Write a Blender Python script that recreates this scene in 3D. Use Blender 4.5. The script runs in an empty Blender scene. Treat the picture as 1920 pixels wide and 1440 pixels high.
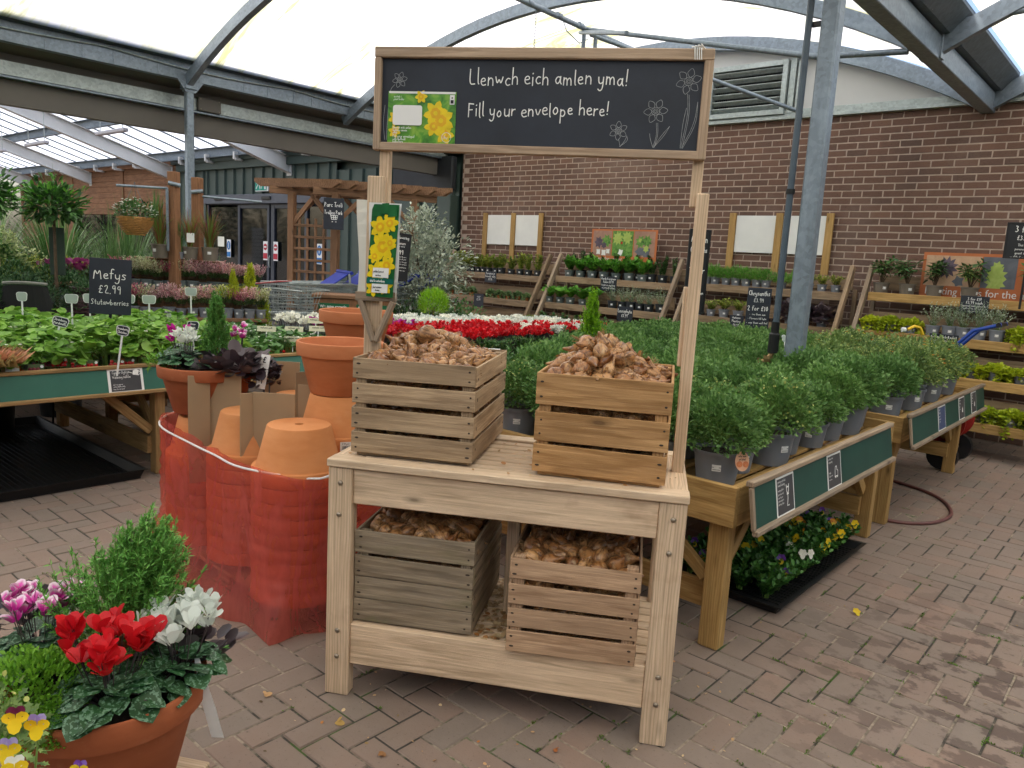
import bpy, math, random
import numpy as np
from mathutils import Vector, Matrix, Euler
R=math.radians; PI=math.pi
random.seed(7); rng=np.random.default_rng(7)
scene=bpy.context.scene
COL=scene.collection
# ---------------------------------------------------------------- camera
cam=bpy.data.cameras.new('camera'); co=bpy.data.objects.new('camera',cam); COL.objects.link(co)
cam.sensor_width=36; cam.lens=1438/1920*36; cam.clip_start=.05; cam.clip_end=500
_roll=R(3.19); _pit=math.atan((720-487)*math.cos(_roll)/1438)
_up=Vector((math.sin(_roll)*math.cos(_pit),-math.cos(_roll)*math.cos(_pit),-math.sin(_pit)))
_v2=Vector((2227-960,558-720,1438)).normalized()
_Y=(_v2-_up*_v2.dot(_up)).normalized(); _X=_Y.cross(_up)
_RW=Matrix((_X,_Y,_up))                      # photo-camera axes (x right, y down, z forward) to the yard's axes
CAMH=1.6
_m=Matrix.Identity(4)
for _i in range(3):
    _m[_i][0]=_RW[_i][0]; _m[_i][1]=-_RW[_i][1]; _m[_i][2]=-_RW[_i][2]
_m[2][3]=CAMH
co.matrix_world=_m; scene.camera=co
# ---------------------------------------------------------------- sky, sun, exposure
SUN_EL,SUN_AZ=R(52),R(215)
w=bpy.data.worlds.new("World"); scene.world=w; w.use_nodes=True
nt=w.node_tree; bg=nt.nodes['Background']; sky=nt.nodes.new('ShaderNodeTexSky'); sky.sky_type='NISHITA'
sky.sun_disc=False; sky.sun_elevation=SUN_EL; sky.sun_rotation=SUN_AZ; sky.air_density=1.0; sky.dust_density=4.0; sky.ozone_density=1.0
nt.links.new(sky.outputs[0],bg.inputs[0]); bg.inputs[1].default_value=.15
sl=bpy.data.lights.new('sun','SUN'); sl.energy=1.5; sl.angle=R(14); sl.color=(1,.94,.86)
so=bpy.data.objects.new('sun',sl); COL.objects.link(so)
_sd=Vector((math.sin(SUN_AZ)*math.cos(SUN_EL),math.cos(SUN_AZ)*math.cos(SUN_EL),math.sin(SUN_EL)))
so.rotation_euler=_sd.to_track_quat('Z','Y').to_euler()
scene.view_settings.view_transform='Standard'; scene.view_settings.look='None'
scene.view_settings.gamma=1; scene.view_settings.exposure=1.16
cy=scene.cycles
cy.use_denoising=True
try: cy.denoiser='OPENIMAGEDENOISE'; cy.denoising_input_passes='RGB_ALBEDO_NORMAL'
except Exception: pass
cy.max_bounces=7; cy.diffuse_bounces=4; cy.glossy_bounces=3; cy.transmission_bounces=5; cy.transparent_max_bounces=10
cy.sample_clamp_indirect=6; cy.caustics_reflective=False; cy.caustics_refractive=False
# ---------------------------------------------------------------- node materials
def newmat(name):
    m=bpy.data.materials.new(name); m.use_nodes=True; nt=m.node_tree
    return m,nt,nt.nodes['Principled BSDF']
def nd(nt,t,**k):
    n=nt.nodes.new('ShaderNode'+t)
    for a,b in k.items():
        if a.startswith('i_'): n.inputs[a[2:].replace('_',' ')].default_value=b
        else: setattr(n,a,b)
    return n
def ramp(nt,fac,stops):
    r=nt.nodes.new('ShaderNodeValToRGB'); e=r.color_ramp.elements
    while len(e)<len(stops): e.new(.5)
    for i,(p,c) in enumerate(stops): e[i].position=p; e[i].color=(*c,1)
    if fac is not None: nt.links.new(fac,r.inputs[0])
    return r
def mixc(nt,fac,a,b,mode='MIX'):
    m=nt.nodes.new('ShaderNodeMix'); m.data_type='RGBA'; m.blend_type=mode
    for s,v in ((m.inputs[0],fac),(m.inputs[6],a),(m.inputs[7],b)):
        if isinstance(v,(int,float)): s.default_value=v
        elif isinstance(v,tuple): s.default_value=(*v,1)
        else: nt.links.new(v,s)
    return m.outputs[2]
def attr(nt,name): n=nt.nodes.new('ShaderNodeAttribute'); n.attribute_name=name; return n
def mapping(nt,vec,scale=(1,1,1)):
    m=nt.nodes.new('ShaderNodeMapping'); m.inputs['Scale'].default_value=scale; nt.links.new(vec,m.inputs[0]); return m.outputs[0]
def noise(nt,vec,scale,detail=4,rough=.6,dist=0):
    n=nd(nt,'TexNoise'); n.inputs['Scale'].default_value=scale; n.inputs['Detail'].default_value=detail
    n.inputs['Roughness'].default_value=rough; n.inputs['Distortion'].default_value=dist
    if vec is not None: nt.links.new(vec,n.inputs['Vector'])
    return n.outputs[0]
def bump(nt,bs,h,strength=.3,dist=.01):
    b=nd(nt,'Bump'); b.inputs['Strength'].default_value=strength; b.inputs['Distance'].default_value=dist
    nt.links.new(h,b.inputs['Height']); nt.links.new(b.outputs[0],bs.inputs['Normal'])
def plain(name,c,rough=.6,var=.12,scale=8,metal=0,spec=.4,bmp=0,coord='wc'):
    m,nt,bs=newmat(name)
    a=attr(nt,coord).outputs['Vector'] if coord=='wc' else nd(nt,'TexCoord').outputs['Object']
    n=noise(nt,a,scale,5)
    lo=tuple(x*(1-var) for x in c); hi=tuple(min(1,x*(1+var)) for x in c)
    r=ramp(nt,n,[(.3,lo),(.7,hi)]); nt.links.new(r.outputs[0],bs.inputs['Base Color'])
    bs.inputs['Roughness'].default_value=rough; bs.inputs['Metallic'].default_value=metal; bs.inputs['Specular IOR Level'].default_value=spec
    if bmp: bump(nt,bs,noise(nt,a,scale*4,4),bmp,.004)
    return m
def wood(name,a,b,dark=None,rough=.7,grey=0,stain=0,green=0,var=1):
    """a light, b darker grain; coordinates wc run along the grain"""
    m,nt,bs=newmat(name); v=attr(nt,'wc').outputs['Vector']
    fine=noise(nt,mapping(nt,v,(3,85,85)),1,6,.75)
    wv=nd(nt,'TexWave'); wv.bands_direction='Y'; wv.inputs['Scale'].default_value=5; wv.inputs['Distortion'].default_value=9
    wv.inputs['Detail'].default_value=2; wv.inputs['Detail Scale'].default_value=.7; nt.links.new(mapping(nt,v,(.7,6,6)),wv.inputs[0])
    c1=ramp(nt,fine,[(.38,tuple(x*.74 for x in b)),(.5,b),(.6,a)]).outputs[0]
    c2=ramp(nt,wv.outputs[1],[(.0,tuple(x*.72 for x in b)),(.5,a)]).outputs[0]
    c=mixc(nt,.42,c1,c2)
    big=noise(nt,mapping(nt,v,(1.2,5,5)),1.6,3)
    c=mixc(nt,ramp(nt,big,[(.35,(0,0,0)),(.75,(.55,.55,.55))]).outputs[0],c,tuple(x*.62 for x in b))
    # knots
    vo=nd(nt,'TexVoronoi'); vo.inputs['Scale'].default_value=1; nt.links.new(mapping(nt,v,(3,9,9)),vo.inputs['Vector'])
    k=ramp(nt,vo.outputs['Distance'],[(.05,(.9,.9,.9)),(.075,(.5,.5,.5)),(.16,(0,0,0))]).outputs[0]
    c=mixc(nt,k,c,tuple(x*.35 for x in b))
    at=attr(nt,'rnd').outputs['Fac']
    c=mixc(nt,1.0,c,ramp(nt,at,[(0,tuple(1-(1-q)*var for q in (.72,.7,.68))),(.5,tuple(1-(1-q)*var for q in(.92,.91,.9))),(1,(1.06,1.04,1.02))]).outputs[0],'MULTIPLY')
    if grey: c=mixc(nt,ramp(nt,noise(nt,mapping(nt,v,(1.5,12,12)),2,4),[(.35,(0,0,0)),(.65,(grey,)*3)]).outputs[0],c,(.24,.23,.2))
    if green: c=mixc(nt,ramp(nt,noise(nt,mapping(nt,v,(2,5,5)),2.4,4),[(.55,(0,0,0)),(.75,(green,)*3)]).outputs[0],c,(.13,.14,.05))
    if stain: c=mixc(nt,ramp(nt,noise(nt,v,7,3),[(.62,(0,0,0)),(.75,(stain,)*3)]).outputs[0],c,(.3,.15,.07))
    nt.links.new(c,bs.inputs['Base Color']); bs.inputs['Roughness'].default_value=rough; bs.inputs['Specular IOR Level'].default_value=.25
    bump(nt,bs,fine,.8,.004); return m
def leafm(name,cols,rough=.5,trans=.22,spec=.35,edge=None):
    """leaf colour spread by the per-leaf random attribute"""
    m,nt,bs=newmat(name); a=attr(nt,'rnd').outputs['Fac']
    c=ramp(nt,a,[(i/(len(cols)-1),x) for i,x in enumerate(cols)]).outputs[0]
    oi=nd(nt,'ObjectInfo').outputs['Random']
    c=mixc(nt,1.0,c,ramp(nt,oi,[(0,(.78,.84,.8)),(1,(1.12,1.1,1.0))]).outputs[0],'MULTIPLY')
    if edge:
        u=attr(nt,'wc').outputs['Vector']
        s=ramp(nt,noise(nt,u,edge[0],2),[(edge[1],(0,0,0)),(edge[1]+.05,(1,1,1))]).outputs[0]
        c=mixc(nt,s,c,edge[2])
    nt.links.new(c,bs.inputs['Base Color']); bs.inputs['Roughness'].default_value=rough; bs.inputs['Specular IOR Level'].default_value=spec
    if trans:
        t=nd(nt,'BsdfTranslucent'); nt.links.new(c,t.inputs[0]); mx=nd(nt,'MixShader'); mx.inputs[0].default_value=trans
        nt.links.new(bs.outputs[0],mx.inputs[1]); nt.links.new(t.outputs[0],mx.inputs[2]); nt.links.new(mx.outputs[0],nt.nodes['Material Output'].inputs[0])
    return m
# ---------------------------------------------------------------- mesh builder
class MB:
    def __init__(s): s.V=[];s.F=[];s.M=[];s.W=[];s.Rn=[]
    def add(s,vs,fs,mat=0,wc=None,rnd=None):
        o=len(s.V); r=random.random() if rnd is None else rnd
        s.V+= [tuple(v) for v in vs]; s.F+=[tuple(i+o for i in f) for f in fs]; s.M+=[mat]*len(fs)
        s.W+= [tuple(v) for v in (wc if wc is not None else vs)]; s.Rn+=[r]*len(vs)
    def box(s,c,d,rot=None,ch=.0,mat=0,along=None,xf=None):
        """box centred c, dimensions d, chamfer ch, rot euler tuple or matrix; grain along the longest side"""
        hx,hy,hz=d[0]/2,d[1]/2,d[2]/2; ch=min(ch,hx*.45,hy*.45,hz*.45)
        if ch<=0:
            vs=[(x,y,z) for z in(-hz,hz) for y in(-hy,hy) for x in(-hx,hx)]
            fs=[(0,2,3,1),(4,5,7,6),(0,1,5,4),(2,6,7,3),(0,4,6,2),(1,3,7,5)]
        else:
            vs=[];fs=[]; idx={}
            for sx in(-1,1):
                for sy in(-1,1):
                    for sz in(-1,1):
                        for k in range(3):
                            p=[sx*(hx-(ch if k!=0 else 0)),sy*(hy-(ch if k!=1 else 0)),sz*(hz-(ch if k!=2 else 0))]
                            idx[(sx,sy,sz,k)]=len(vs); vs.append(tuple(p))
            g=lambda *a: idx[a]
            for q in(-1,1):
                f=[g(q,-1,-1,0),g(q,1,-1,0),g(q,1,1,0),g(q,-1,1,0)]; fs.append(f if q>0 else f[::-1])
                f=[g(-1,q,-1,1),g(1,q,-1,1),g(1,q,1,1),g(-1,q,1,1)]; fs.append(f if q<0 else f[::-1])
                f=[g(-1,-1,q,2),g(1,-1,q,2),g(1,1,q,2),g(-1,1,q,2)]; fs.append(f if q>0 else f[::-1])
            for a in(-1,1):
                for b in(-1,1):
                    f=[g(a,b,-1,0),g(a,b,-1,1),g(a,b,1,1),g(a,b,1,0)]; fs.append(f if a*b<0 else f[::-1])
                    f=[g(a,-1,b,0),g(a,-1,b,2),g(a,1,b,2),g(a,1,b,0)]; fs.append(f if a*b>0 else f[::-1])
                    f=[g(-1,a,b,1),g(-1,a,b,2),g(1,a,b,2),g(1,a,b,1)]; fs.append(f if a*b<0 else f[::-1])
                    for c_ in(-1,1):
                        f=[g(a,b,c_,0),g(a,b,c_,1),g(a,b,c_,2)]; fs.append(f if a*b*c_>0 else f[::-1])
        ax=max(range(3),key=lambda i:d[i]) if along is None else along
        off=(random.uniform(0,50),random.uniform(0,50),random.uniform(0,50))
        oth=[i for i in range(3) if i!=ax]
        wc=[(v[ax]+off[0],v[oth[0]]+off[1],v[oth[1]]+off[2]) for v in vs]
        m=rot if isinstance(rot,Matrix) else (Euler(rot).to_matrix() if rot else None)
        out=[]
        for v in vs:
            p=Vector(v)
            if m: p=m@p
            p=p+Vector(c)
            if xf: p=xf@p
            out.append(p)
        s.add(out,fs,mat,wc)
        return s
    def beam(s,a,b,wd,hg,ch=.003,mat=0,up=(0,0,1),ext=0):
        """bar from a to b, wd wide (sideways) and hg high"""
        a=Vector(a);b=Vector(b);d=(b-a); L=d.length; x=d/L; z=Vector(up); y=z.cross(x)
        if y.length<1e-4: y=Vector((0,1,0)).cross(x)
        y.normalize(); z=x.cross(y)
        m=Matrix((x,y,z)).transposed()
        return s.box((a+b)/2,(L+ext,wd,hg),m,ch,mat,0)
    def tube(s,pts,r,n=8,mat=0,cap=True):
        pts=[Vector(p) for p in pts]; rr=r if isinstance(r,(list,tuple)) else [r]*len(pts)
        vs=[];fs=[];wc=[]; prev=None; L=0
        ofs=random.uniform(0,30)
        for i,p in enumerate(pts):
            t=(pts[min(i+1,len(pts)-1)]-pts[max(i-1,0)])
            t=t.normalized() if t.length>1e-9 else Vector((0,0,1))
            if prev is None:
                u=t.orthogonal().normalized()
            else:
                u=prev-t*prev.dot(t); u=u.normalized() if u.length>1e-6 else t.orthogonal().normalized()
            prev=u; v=t.cross(u)
            if i: L+=(p-pts[i-1]).length
            for k in range(n):
                a=2*PI*k/n; q=p+(u*math.cos(a)+v*math.sin(a))*rr[i]; vs.append(q); wc.append((L+ofs,math.cos(a)*rr[i],math.sin(a)*rr[i]))
        for i in range(len(pts)-1):
            for k in range(n):
                k2=(k+1)%n; fs.append((i*n+k,i*n+k2,(i+1)*n+k2,(i+1)*n+k))
        if cap: fs.append(tuple(range(n))[::-1]); fs.append(tuple(range((len(pts)-1)*n,len(pts)*n)))
        s.add(vs,fs,mat,wc); return s
    def lathe(s,prof,n=32,c=(0,0,0),mat=0,xf=None,closed=False):
        vs=[];fs=[]
        for r,z in prof:
            for k in range(n):
                a=2*PI*k/n; p=Vector((c[0]+r*math.cos(a),c[1]+r*math.sin(a),c[2]+z)); vs.append(xf@p if xf else p)
        m=len(prof)
        for i in range(m-1):
            for k in range(n):
                k2=(k+1)%n; fs.append((i*n+k,i*n+k2,(i+1)*n+k2,(i+1)*n+k))
        s.add(vs,fs,mat); return s
    def poly(s,pts,mat=0,th=0,nrm=None,rnd=None):
        """flat polygon, optional thickness backwards along nrm"""
        pts=[Vector(p) for p in pts]; n=len(pts)
        if th:
            q=[p-Vector(nrm)*th for p in pts]
            fs=[tuple(range(n)),tuple(range(n,2*n))[::-1]]+[(i,n+i,n+(i+1)%n,(i+1)%n) for i in range(n)]
            s.add(pts+q,fs,mat,None,rnd)
        else: s.add(pts,[tuple(range(n))],mat,None,rnd)
        return s
    def build(s,name,mats,parent=None,smooth=None,loc=None,rot=None):
        me=s.mesh(name,mats,smooth); return link(name,me,parent,loc,rot)
    def mesh(s,name,mats,smooth=None):
        me=bpy.data.meshes.new(name); me.from_pydata(s.V,[],s.F)
        for m in (mats if isinstance(mats,(list,tuple)) else [mats]): me.materials.append(m)
        me.polygons.foreach_set('material_index',s.M)
        a=me.attributes.new('wc','FLOAT_VECTOR','POINT'); a.data.foreach_set('vector',np.array(s.W,dtype='f').ravel())
        a=me.attributes.new('rnd','FLOAT','POINT'); a.data.foreach_set('value',np.array(s.Rn,dtype='f'))
        if smooth:
            me.polygons.foreach_set('use_smooth',[True]*len(s.F)); me.set_sharp_from_angle(angle=R(smooth))
        me.update(); return me
def link(name,me,parent=None,loc=None,rot=None):
    o=bpy.data.objects.new(name,me); COL.objects.link(o)
    if parent: o.parent=parent
    if loc is not None: o.location=loc
    if rot is not None: o.rotation_euler=rot
    return o
def tag(o,label,cat,group=None,kind=None):
    if label: o['label']=label
    if cat: o['category']=cat
    if group: o['group']=group
    if kind: o['kind']=kind
    return o
def thing(name,label,cat,loc=(0,0,0),rz=0,group=None,sc=1,rot=None):
    o=bpy.data.objects.new(name,None); COL.objects.link(o); o.location=loc
    o.rotation_euler=rot if rot else (0,0,rz); o.scale=(sc,sc,sc) if isinstance(sc,(int,float)) else sc
    o.empty_display_size=.1
    return tag(o,label,cat,group)
def struct(o): o['kind']='structure'; return o
def inst(proto,name,label,cat,loc,rz=0,group=None,sc=1,tilt=(0,0),mats=None):
    """a copy of a prototype: list of (part name, mesh, sub list); one part alone = one mesh object"""
    t=thing(name,label,cat,loc,rz,group,sc,(tilt[0],tilt[1],rz))
    for p in proto:
        o=link(p[0],p[1],t)
        for q in (p[2] if len(p)>2 else []): link(q[0],q[1],o)
    return t
def npmesh(name,parts,mats):
    """parts: list of (V (n,k,3), faces of one template, material index, rnd (n,), wc template or None) joined in one mesh"""
    Vs=[];loops=[];sizes=[];mi=[];rn=[];wc=[];off=0
    for V,fs,m,rv,wt in parts:
        n,k,_=V.shape; Vs.append(V.reshape(-1,3))
        rn.append(np.repeat(rv,k)); wc.append((np.tile(wt,(n,1,1))+rv[:,None,None]*37).reshape(-1,3) if wt is not None else V.reshape(-1,3))
        for f in fs:
            L=len(f); idx=(np.arange(n)[:,None]*k+np.array(f)[None,:]+off); loops.append(idx.ravel()); sizes.append(np.full(n,L)); mi.append(np.full(n,m))
        off+=n*k
    V=np.concatenate(Vs); loops=np.concatenate(loops); sizes=np.concatenate(sizes); mi=np.concatenate(mi)
    me=bpy.data.meshes.new(name); me.vertices.add(len(V)); me.vertices.foreach_set('co',V.astype('f').ravel())
    me.loops.add(len(loops)); me.loops.foreach_set('vertex_index',loops.astype('i'))
    me.polygons.add(len(sizes)); st=np.concatenate([[0],np.cumsum(sizes)[:-1]]); me.polygons.foreach_set('loop_start',st.astype('i'))
    me.update(calc_edges=True)
    for m in (mats if isinstance(mats,(list,tuple)) else [mats]): me.materials.append(m)
    me.polygons.foreach_set('material_index',mi.astype('i'))
    me.polygons.foreach_set('use_smooth',np.ones(len(sizes),dtype=bool))
    a=me.attributes.new('wc','FLOAT_VECTOR','POINT'); a.data.foreach_set('vector',np.concatenate(wc).astype('f').ravel())
    a=me.attributes.new('rnd','FLOAT','POINT'); a.data.foreach_set('value',np.concatenate(rn).astype('f'))
    me.validate(); me.update(); return me
# leaf templates: x along the leaf, y sideways, z up
def T(vs,fs): return np.array(vs,dtype=float),fs
L_OVAL=T([(0,0,0),(.35,-.22,.05),(.35,.22,.05),(.75,-.2,.04),(.75,.2,.04),(1,0,-.06),(.4,0,-.03)],[(0,1,6),(0,6,2),(1,3,5,6),(6,5,4,2)])
L_LONG=T([(0,0,0),(.4,-.1,.03),(.4,.1,.03),(1,0,-.1),(.45,0,-.02)],[(0,1,4),(0,4,2),(1,3,4),(4,3,2)])
L_LOBE=T([(0,0,0),(.3,-.34,.03),(.42,-.14,.02),(.68,-.34,.0),(.72,-.12,.0),(1,0,-.1),(.72,.12,.0),(.68,.34,.0),(.42,.14,.02),(.3,.34,.03),(.45,0,-.05)],
   [(0,1,2,10),(10,2,3,4),(10,4,5,6),(10,6,7,8),(0,10,8,9)])
L_ROUND=T([(0,0,0),(.1,-.4,.04),(.5,-.55,.02),(.9,-.35,-.02),(1.05,0,-.06),(.9,.35,-.02),(.5,.55,.02),(.1,.4,.04),(.5,0,-.08)],
   [(0,1,2,8),(8,2,3,4),(8,4,5,6),(0,8,6,7)])
L_HEART=T([(.08,0,0),(-.12,-.22,.03),(0,-.45,.05),(.35,-.52,.03),(.72,-.32,.0),(1,0,-.1),(.72,.32,.0),(.35,.52,.03),(0,.45,.05),(-.12,.22,.03),(.4,0,-.07),(.4,-.28,.04),(.4,.28,.04)],
   [(0,1,2,11),(2,3,11),(3,4,11),(4,5,10,11),(0,11,10),(0,10,12),(10,5,6,12),(6,7,12),(7,8,12),(0,12,8,9)])
L_NEED=T([(0,-.07,0),(0,.07,0),(1,0,0)],[(0,1,2)])
def frames(dirs,roll):
    """rotation matrices with x along dirs and z as upward as possible, rolled"""
    d=dirs/np.linalg.norm(dirs,axis=1)[:,None]; up=np.tile([0,0,1.],(len(d),1)); up[np.abs(d[:,2])>.98]=[1,0,0]
    y=np.cross(up,d); y/=np.linalg.norm(y,axis=1)[:,None]; z=np.cross(d,y)
    c=np.cos(roll)[:,None]; s=np.sin(roll)[:,None]; y2=y*c+z*s; z2=np.cross(d,y2)
    return np.stack([d,y2,z2],axis=2)
def place(tpl,pos,dirs,size,roll=None,mat=0,rv=None,widen=1,usewt=True):
    V,fs=tpl; n=len(pos)
    if roll is None: roll=rng.normal(0,.4,n)
    M=frames(np.asarray(dirs,float),roll); size=np.broadcast_to(size,(n,)).astype(float)
    Vt=V*np.array([1,widen,1]); P=np.einsum('nij,kj->nki',M,Vt)*size[:,None,None]+np.asarray(pos)[:,None,:]
    return (P,fs,mat,rng.random(n) if rv is None else rv,V if usewt else None)
def dome(n,rx,rz,z0,inner=.45,lump=.12,seed=0,flat=0.,full=.15):
    """points through the outer volume of a lumpy dome, with outward directions"""
    g=np.random.default_rng(seed)
    a=g.random(n)*2*PI; u=g.random(n)*(1+full)-full; ph=np.arcsin(np.clip(u,-1,1))
    f=inner+(1-inner)*g.random(n)**.4
    k=1+lump*np.sin(3*a+seed)*np.cos(4*ph+seed)+lump*.8*np.sin(7*a+2*seed+5*ph)
    r=f*k
    d=np.stack([np.cos(a)*np.cos(ph),np.sin(a)*np.cos(ph),np.sin(ph)],1)
    p=d*r[:,None]*np.array([rx,rx,rz]); p[:,2]+=z0
    dd=d+g.normal(0,.45,(n,3)); dd[:,2]+=flat
    return p,dd
def tubes_np(paths,rad,n=5,mat=0,rv=None):
    """many thin tapered stems: paths (m,k,3)"""
    P=np.asarray(paths,float); m,k,_=P.shape
    t=np.gradient(P,axis=1); t/=np.linalg.norm(t,axis=2)[...,None]+1e-9
    ref=np.where(np.abs(t[...,2:3])>.9,np.array([1.,0,0]),np.array([0,0,1.])); u=np.cross(t,ref); u/=np.linalg.norm(u,axis=2)[...,None]+1e-9; v=np.cross(t,u)
    a=np.arange(n)*2*PI/n; rad=np.broadcast_to(rad,(k,))
    ring=(u[:,:,None,:]*np.cos(a)[None,None,:,None]+v[:,:,None,:]*np.sin(a)[None,None,:,None])*rad[None,:,None,None]+P[:,:,None,:]
    fs=[(i*n+j,i*n+(j+1)%n,(i+1)*n+(j+1)%n,(i+1)*n+j) for i in range(k-1) for j in range(n)]
    return (ring.reshape(m,k*n,3),fs,mat,rng.random(m) if rv is None else rv,None)
# ---------------------------------------------------------------- chalk hand lettering (single strokes)
GL={'a':(.5,[[(.42,.42),(.2,.5),(0,.25),(.14,0),(.32,.08),(.42,.42)],[(.42,.5),(.4,.12),(.5,0)]]),
'b':(.5,[[(.04,1),(.02,0)],[(.02,.3),(.22,.5),(.42,.25),(.22,0),(.02,.1)]]),'c':(.42,[[(.38,.44),(.2,.5),(0,.25),(.16,0),(.38,.08)]]),
'd':(.5,[[(.42,.42),(.2,.5),(0,.25),(.14,0),(.32,.08),(.42,.3)],[(.42,1),(.42,0)]]),'e':(.44,[[(.02,.26),(.38,.3),(.3,.5),(.08,.46),(0,.22),(.14,0),(.4,.08)]]),
'f':(.34,[[(.36,.92),(.2,1),(.12,.8),(.1,0)],[(0,.52),(.3,.54)]]),'g':(.48,[[(.4,.42),(.2,.5),(0,.25),(.14,.02),(.36,.12),(.4,.5)],[(.4,.5),(.38,-.3),(.18,-.42),(0,-.3)]]),
'h':(.48,[[(.04,1),(.02,0)],[(.02,.3),(.2,.5),(.38,.4),(.38,0)]]),'i':(.16,[[(.06,.5),(.06,0)],[(.05,.7),(.08,.74)]]),'j':(.2,[[(.1,.5),(.08,-.3),(-.08,-.38)],[(.1,.7),(.12,.74)]]),
'k':(.42,[[(.04,1),(.02,0)],[(.34,.5),(.04,.22),(.36,0)]]),'l':(.16,[[(.06,1),(.05,.1),(.12,0)]]),'m':(.7,[[(.04,.5),(.02,0)],[(.02,.3),(.16,.5),(.3,.38),(.3,0)],[(.3,.3),(.46,.5),(.6,.38),(.62,0)]]),
'n':(.48,[[(.04,.5),(.02,0)],[(.02,.3),(.2,.5),(.38,.38),(.38,0)]]),'o':(.5,[[(.2,.5),(0,.25),(.18,0),(.4,.2),(.34,.46),(.2,.5)]]),
'p':(.48,[[(.04,.5),(.02,-.42)],[(.02,.36),(.22,.5),(.4,.25),(.22,0),(.02,.1)]]),'q':(.48,[[(.4,.42),(.2,.5),(0,.25),(.14,.02),(.36,.12)],[(.4,.5),(.4,-.42)]]),'r':(.34,[[(.04,.5),(.02,0)],[(.02,.26),(.14,.46),(.32,.48)]]),
's':(.38,[[(.34,.44),(.14,.5),(.04,.36),(.3,.2),(.26,.02),(0,.04)]]),'t':(.34,[[(.14,.85),(.12,.08),(.28,0)],[(0,.52),(.3,.54)]]),'u':(.48,[[(.03,.5),(.03,.1),(.16,0),(.36,.12)],[(.4,.5),(.38,0)]]),
'v':(.42,[[(0,.5),(.18,0),(.38,.5)]]),'w':(.62,[[(0,.5),(.12,0),(.28,.42),(.42,0),(.58,.5)]]),'x':(.4,[[(0,.5),(.36,0)],[(.34,.5),(0,0)]]),'y':(.46,[[(.02,.5),(.04,.15),(.2,.05),(.38,.2)],[(.4,.5),(.36,-.25),(.16,-.42),(0,-.28)]]),'z':(.4,[[(0,.5),(.36,.5),(0,0),(.38,0)]]),
'A':(.6,[[(0,0),(.25,1),(.5,0)],[(.1,.38),(.42,.38)]]),'C':(.55,[[(.5,.85),(.28,1),(0,.5),(.24,0),(.5,.12)]]),'F':(.5,[[(.06,.95),(.04,0)],[(.04,.98),(.46,.95)],[(.05,.52),(.36,.54)]]),'L':(.5,[[(.06,1),(.02,0),(.44,.04)]]),
'M':(.75,[[(0,0),(.1,1),(.32,.35),(.56,1),(.66,0)]]),'P':(.5,[[(.04,0),(.06,1)],[(.06,1),(.4,.9),(.36,.55),(.05,.48)]]),'S':(.5,[[(.44,.88),(.2,1),(.04,.76),(.4,.36),(.26,0),(0,.1)]]),'W':(.8,[[(0,1),(.18,0),(.36,.7),(.54,0),(.74,1)]]),'H':(.55,[[(.04,1),(.02,0)],[(.44,1),(.42,0)],[(.03,.5),(.43,.5)]]),'T':(.5,[[(.24,1),(.22,0)],[(0,.98),(.46,1)]]),
'D':(.55,[[(.04,1),(.03,0)],[(.04,1),(.46,.7),(.4,.2),(.03,0)]]),'E':(.48,[[(.42,1),(.05,.98),(.03,0),(.42,.02)],[(.04,.5),(.36,.52)]]),'B':(.5,[[(.04,1),(.03,0)],[(.04,1),(.36,.8),(.05,.52),(.42,.3),(.03,0)]]),
'£':(.52,[[(.44,.84),(.28,1),(.16,.8),(.2,.3),(.02,.04),(.46,.06)],[(.04,.5),(.36,.52)]]),'!':(.16,[[(.1,1),(.06,.25)],[(.04,.02),(.07,.05)]]),'.':(.14,[[(.04,.0),(.08,.05)]]),'-':(.34,[[(.04,.3),(.28,.32)]]),',':(.14,[[(.08,.06),(.03,-.1)]]),
'0':(.5,[[(.22,1),(.02,.5),(.2,0),(.42,.45),(.22,1)]]),'1':(.24,[[(.02,.8),(.14,1),(.12,0)]]),'2':(.5,[[(.04,.8),(.22,1),(.4,.76),(.04,.02),(.46,.03)]]),'3':(.46,[[(.04,.95),(.34,.9),(.14,.55),(.4,.3),(.2,0),(.0,.08)]]),'4':(.46,[[(.24,1),(.02,.4),(.42,.42)],[(.32,.7),(.3,0)]]),
'5':(.48,[[(.42,1),(.1,.98),(.06,.56),(.4,.4),(.24,0),(0,.08)]]),'6':(.46,[[(.34,1),(.04,.4),(.2,0),(.4,.25),(.2,.45),(.05,.3)]]),'7':(.44,[[(.02,.98),(.4,1),(.14,0)]]),'9':(.46,[[(.38,.9),(.14,1),(.04,.65),(.3,.5),(.38,.95),(.34,0)]])}
def chaik(p,it=2):
    for _ in range(it):
        if len(p)<3: return p
        q=[p[0]]
        for a,b in zip(p[:-1],p[1:]): q+= [(.75*a[0]+.25*b[0],.75*a[1]+.25*b[1]),(.25*a[0]+.75*b[0],.25*a[1]+.75*b[1])]
        q.append(p[-1]); p=q
    return p
class Plane:
    """a flat face: origin, right and up directions; pt(x,y,lift)"""
    def __init__(s,o,r,u): s.o=Vector(o); s.r=Vector(r).normalized(); s.u=Vector(u).normalized(); s.n=s.r.cross(s.u)
    def pt(s,x,y,z=0): return s.o+s.r*x+s.u*y+s.n*z
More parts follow.
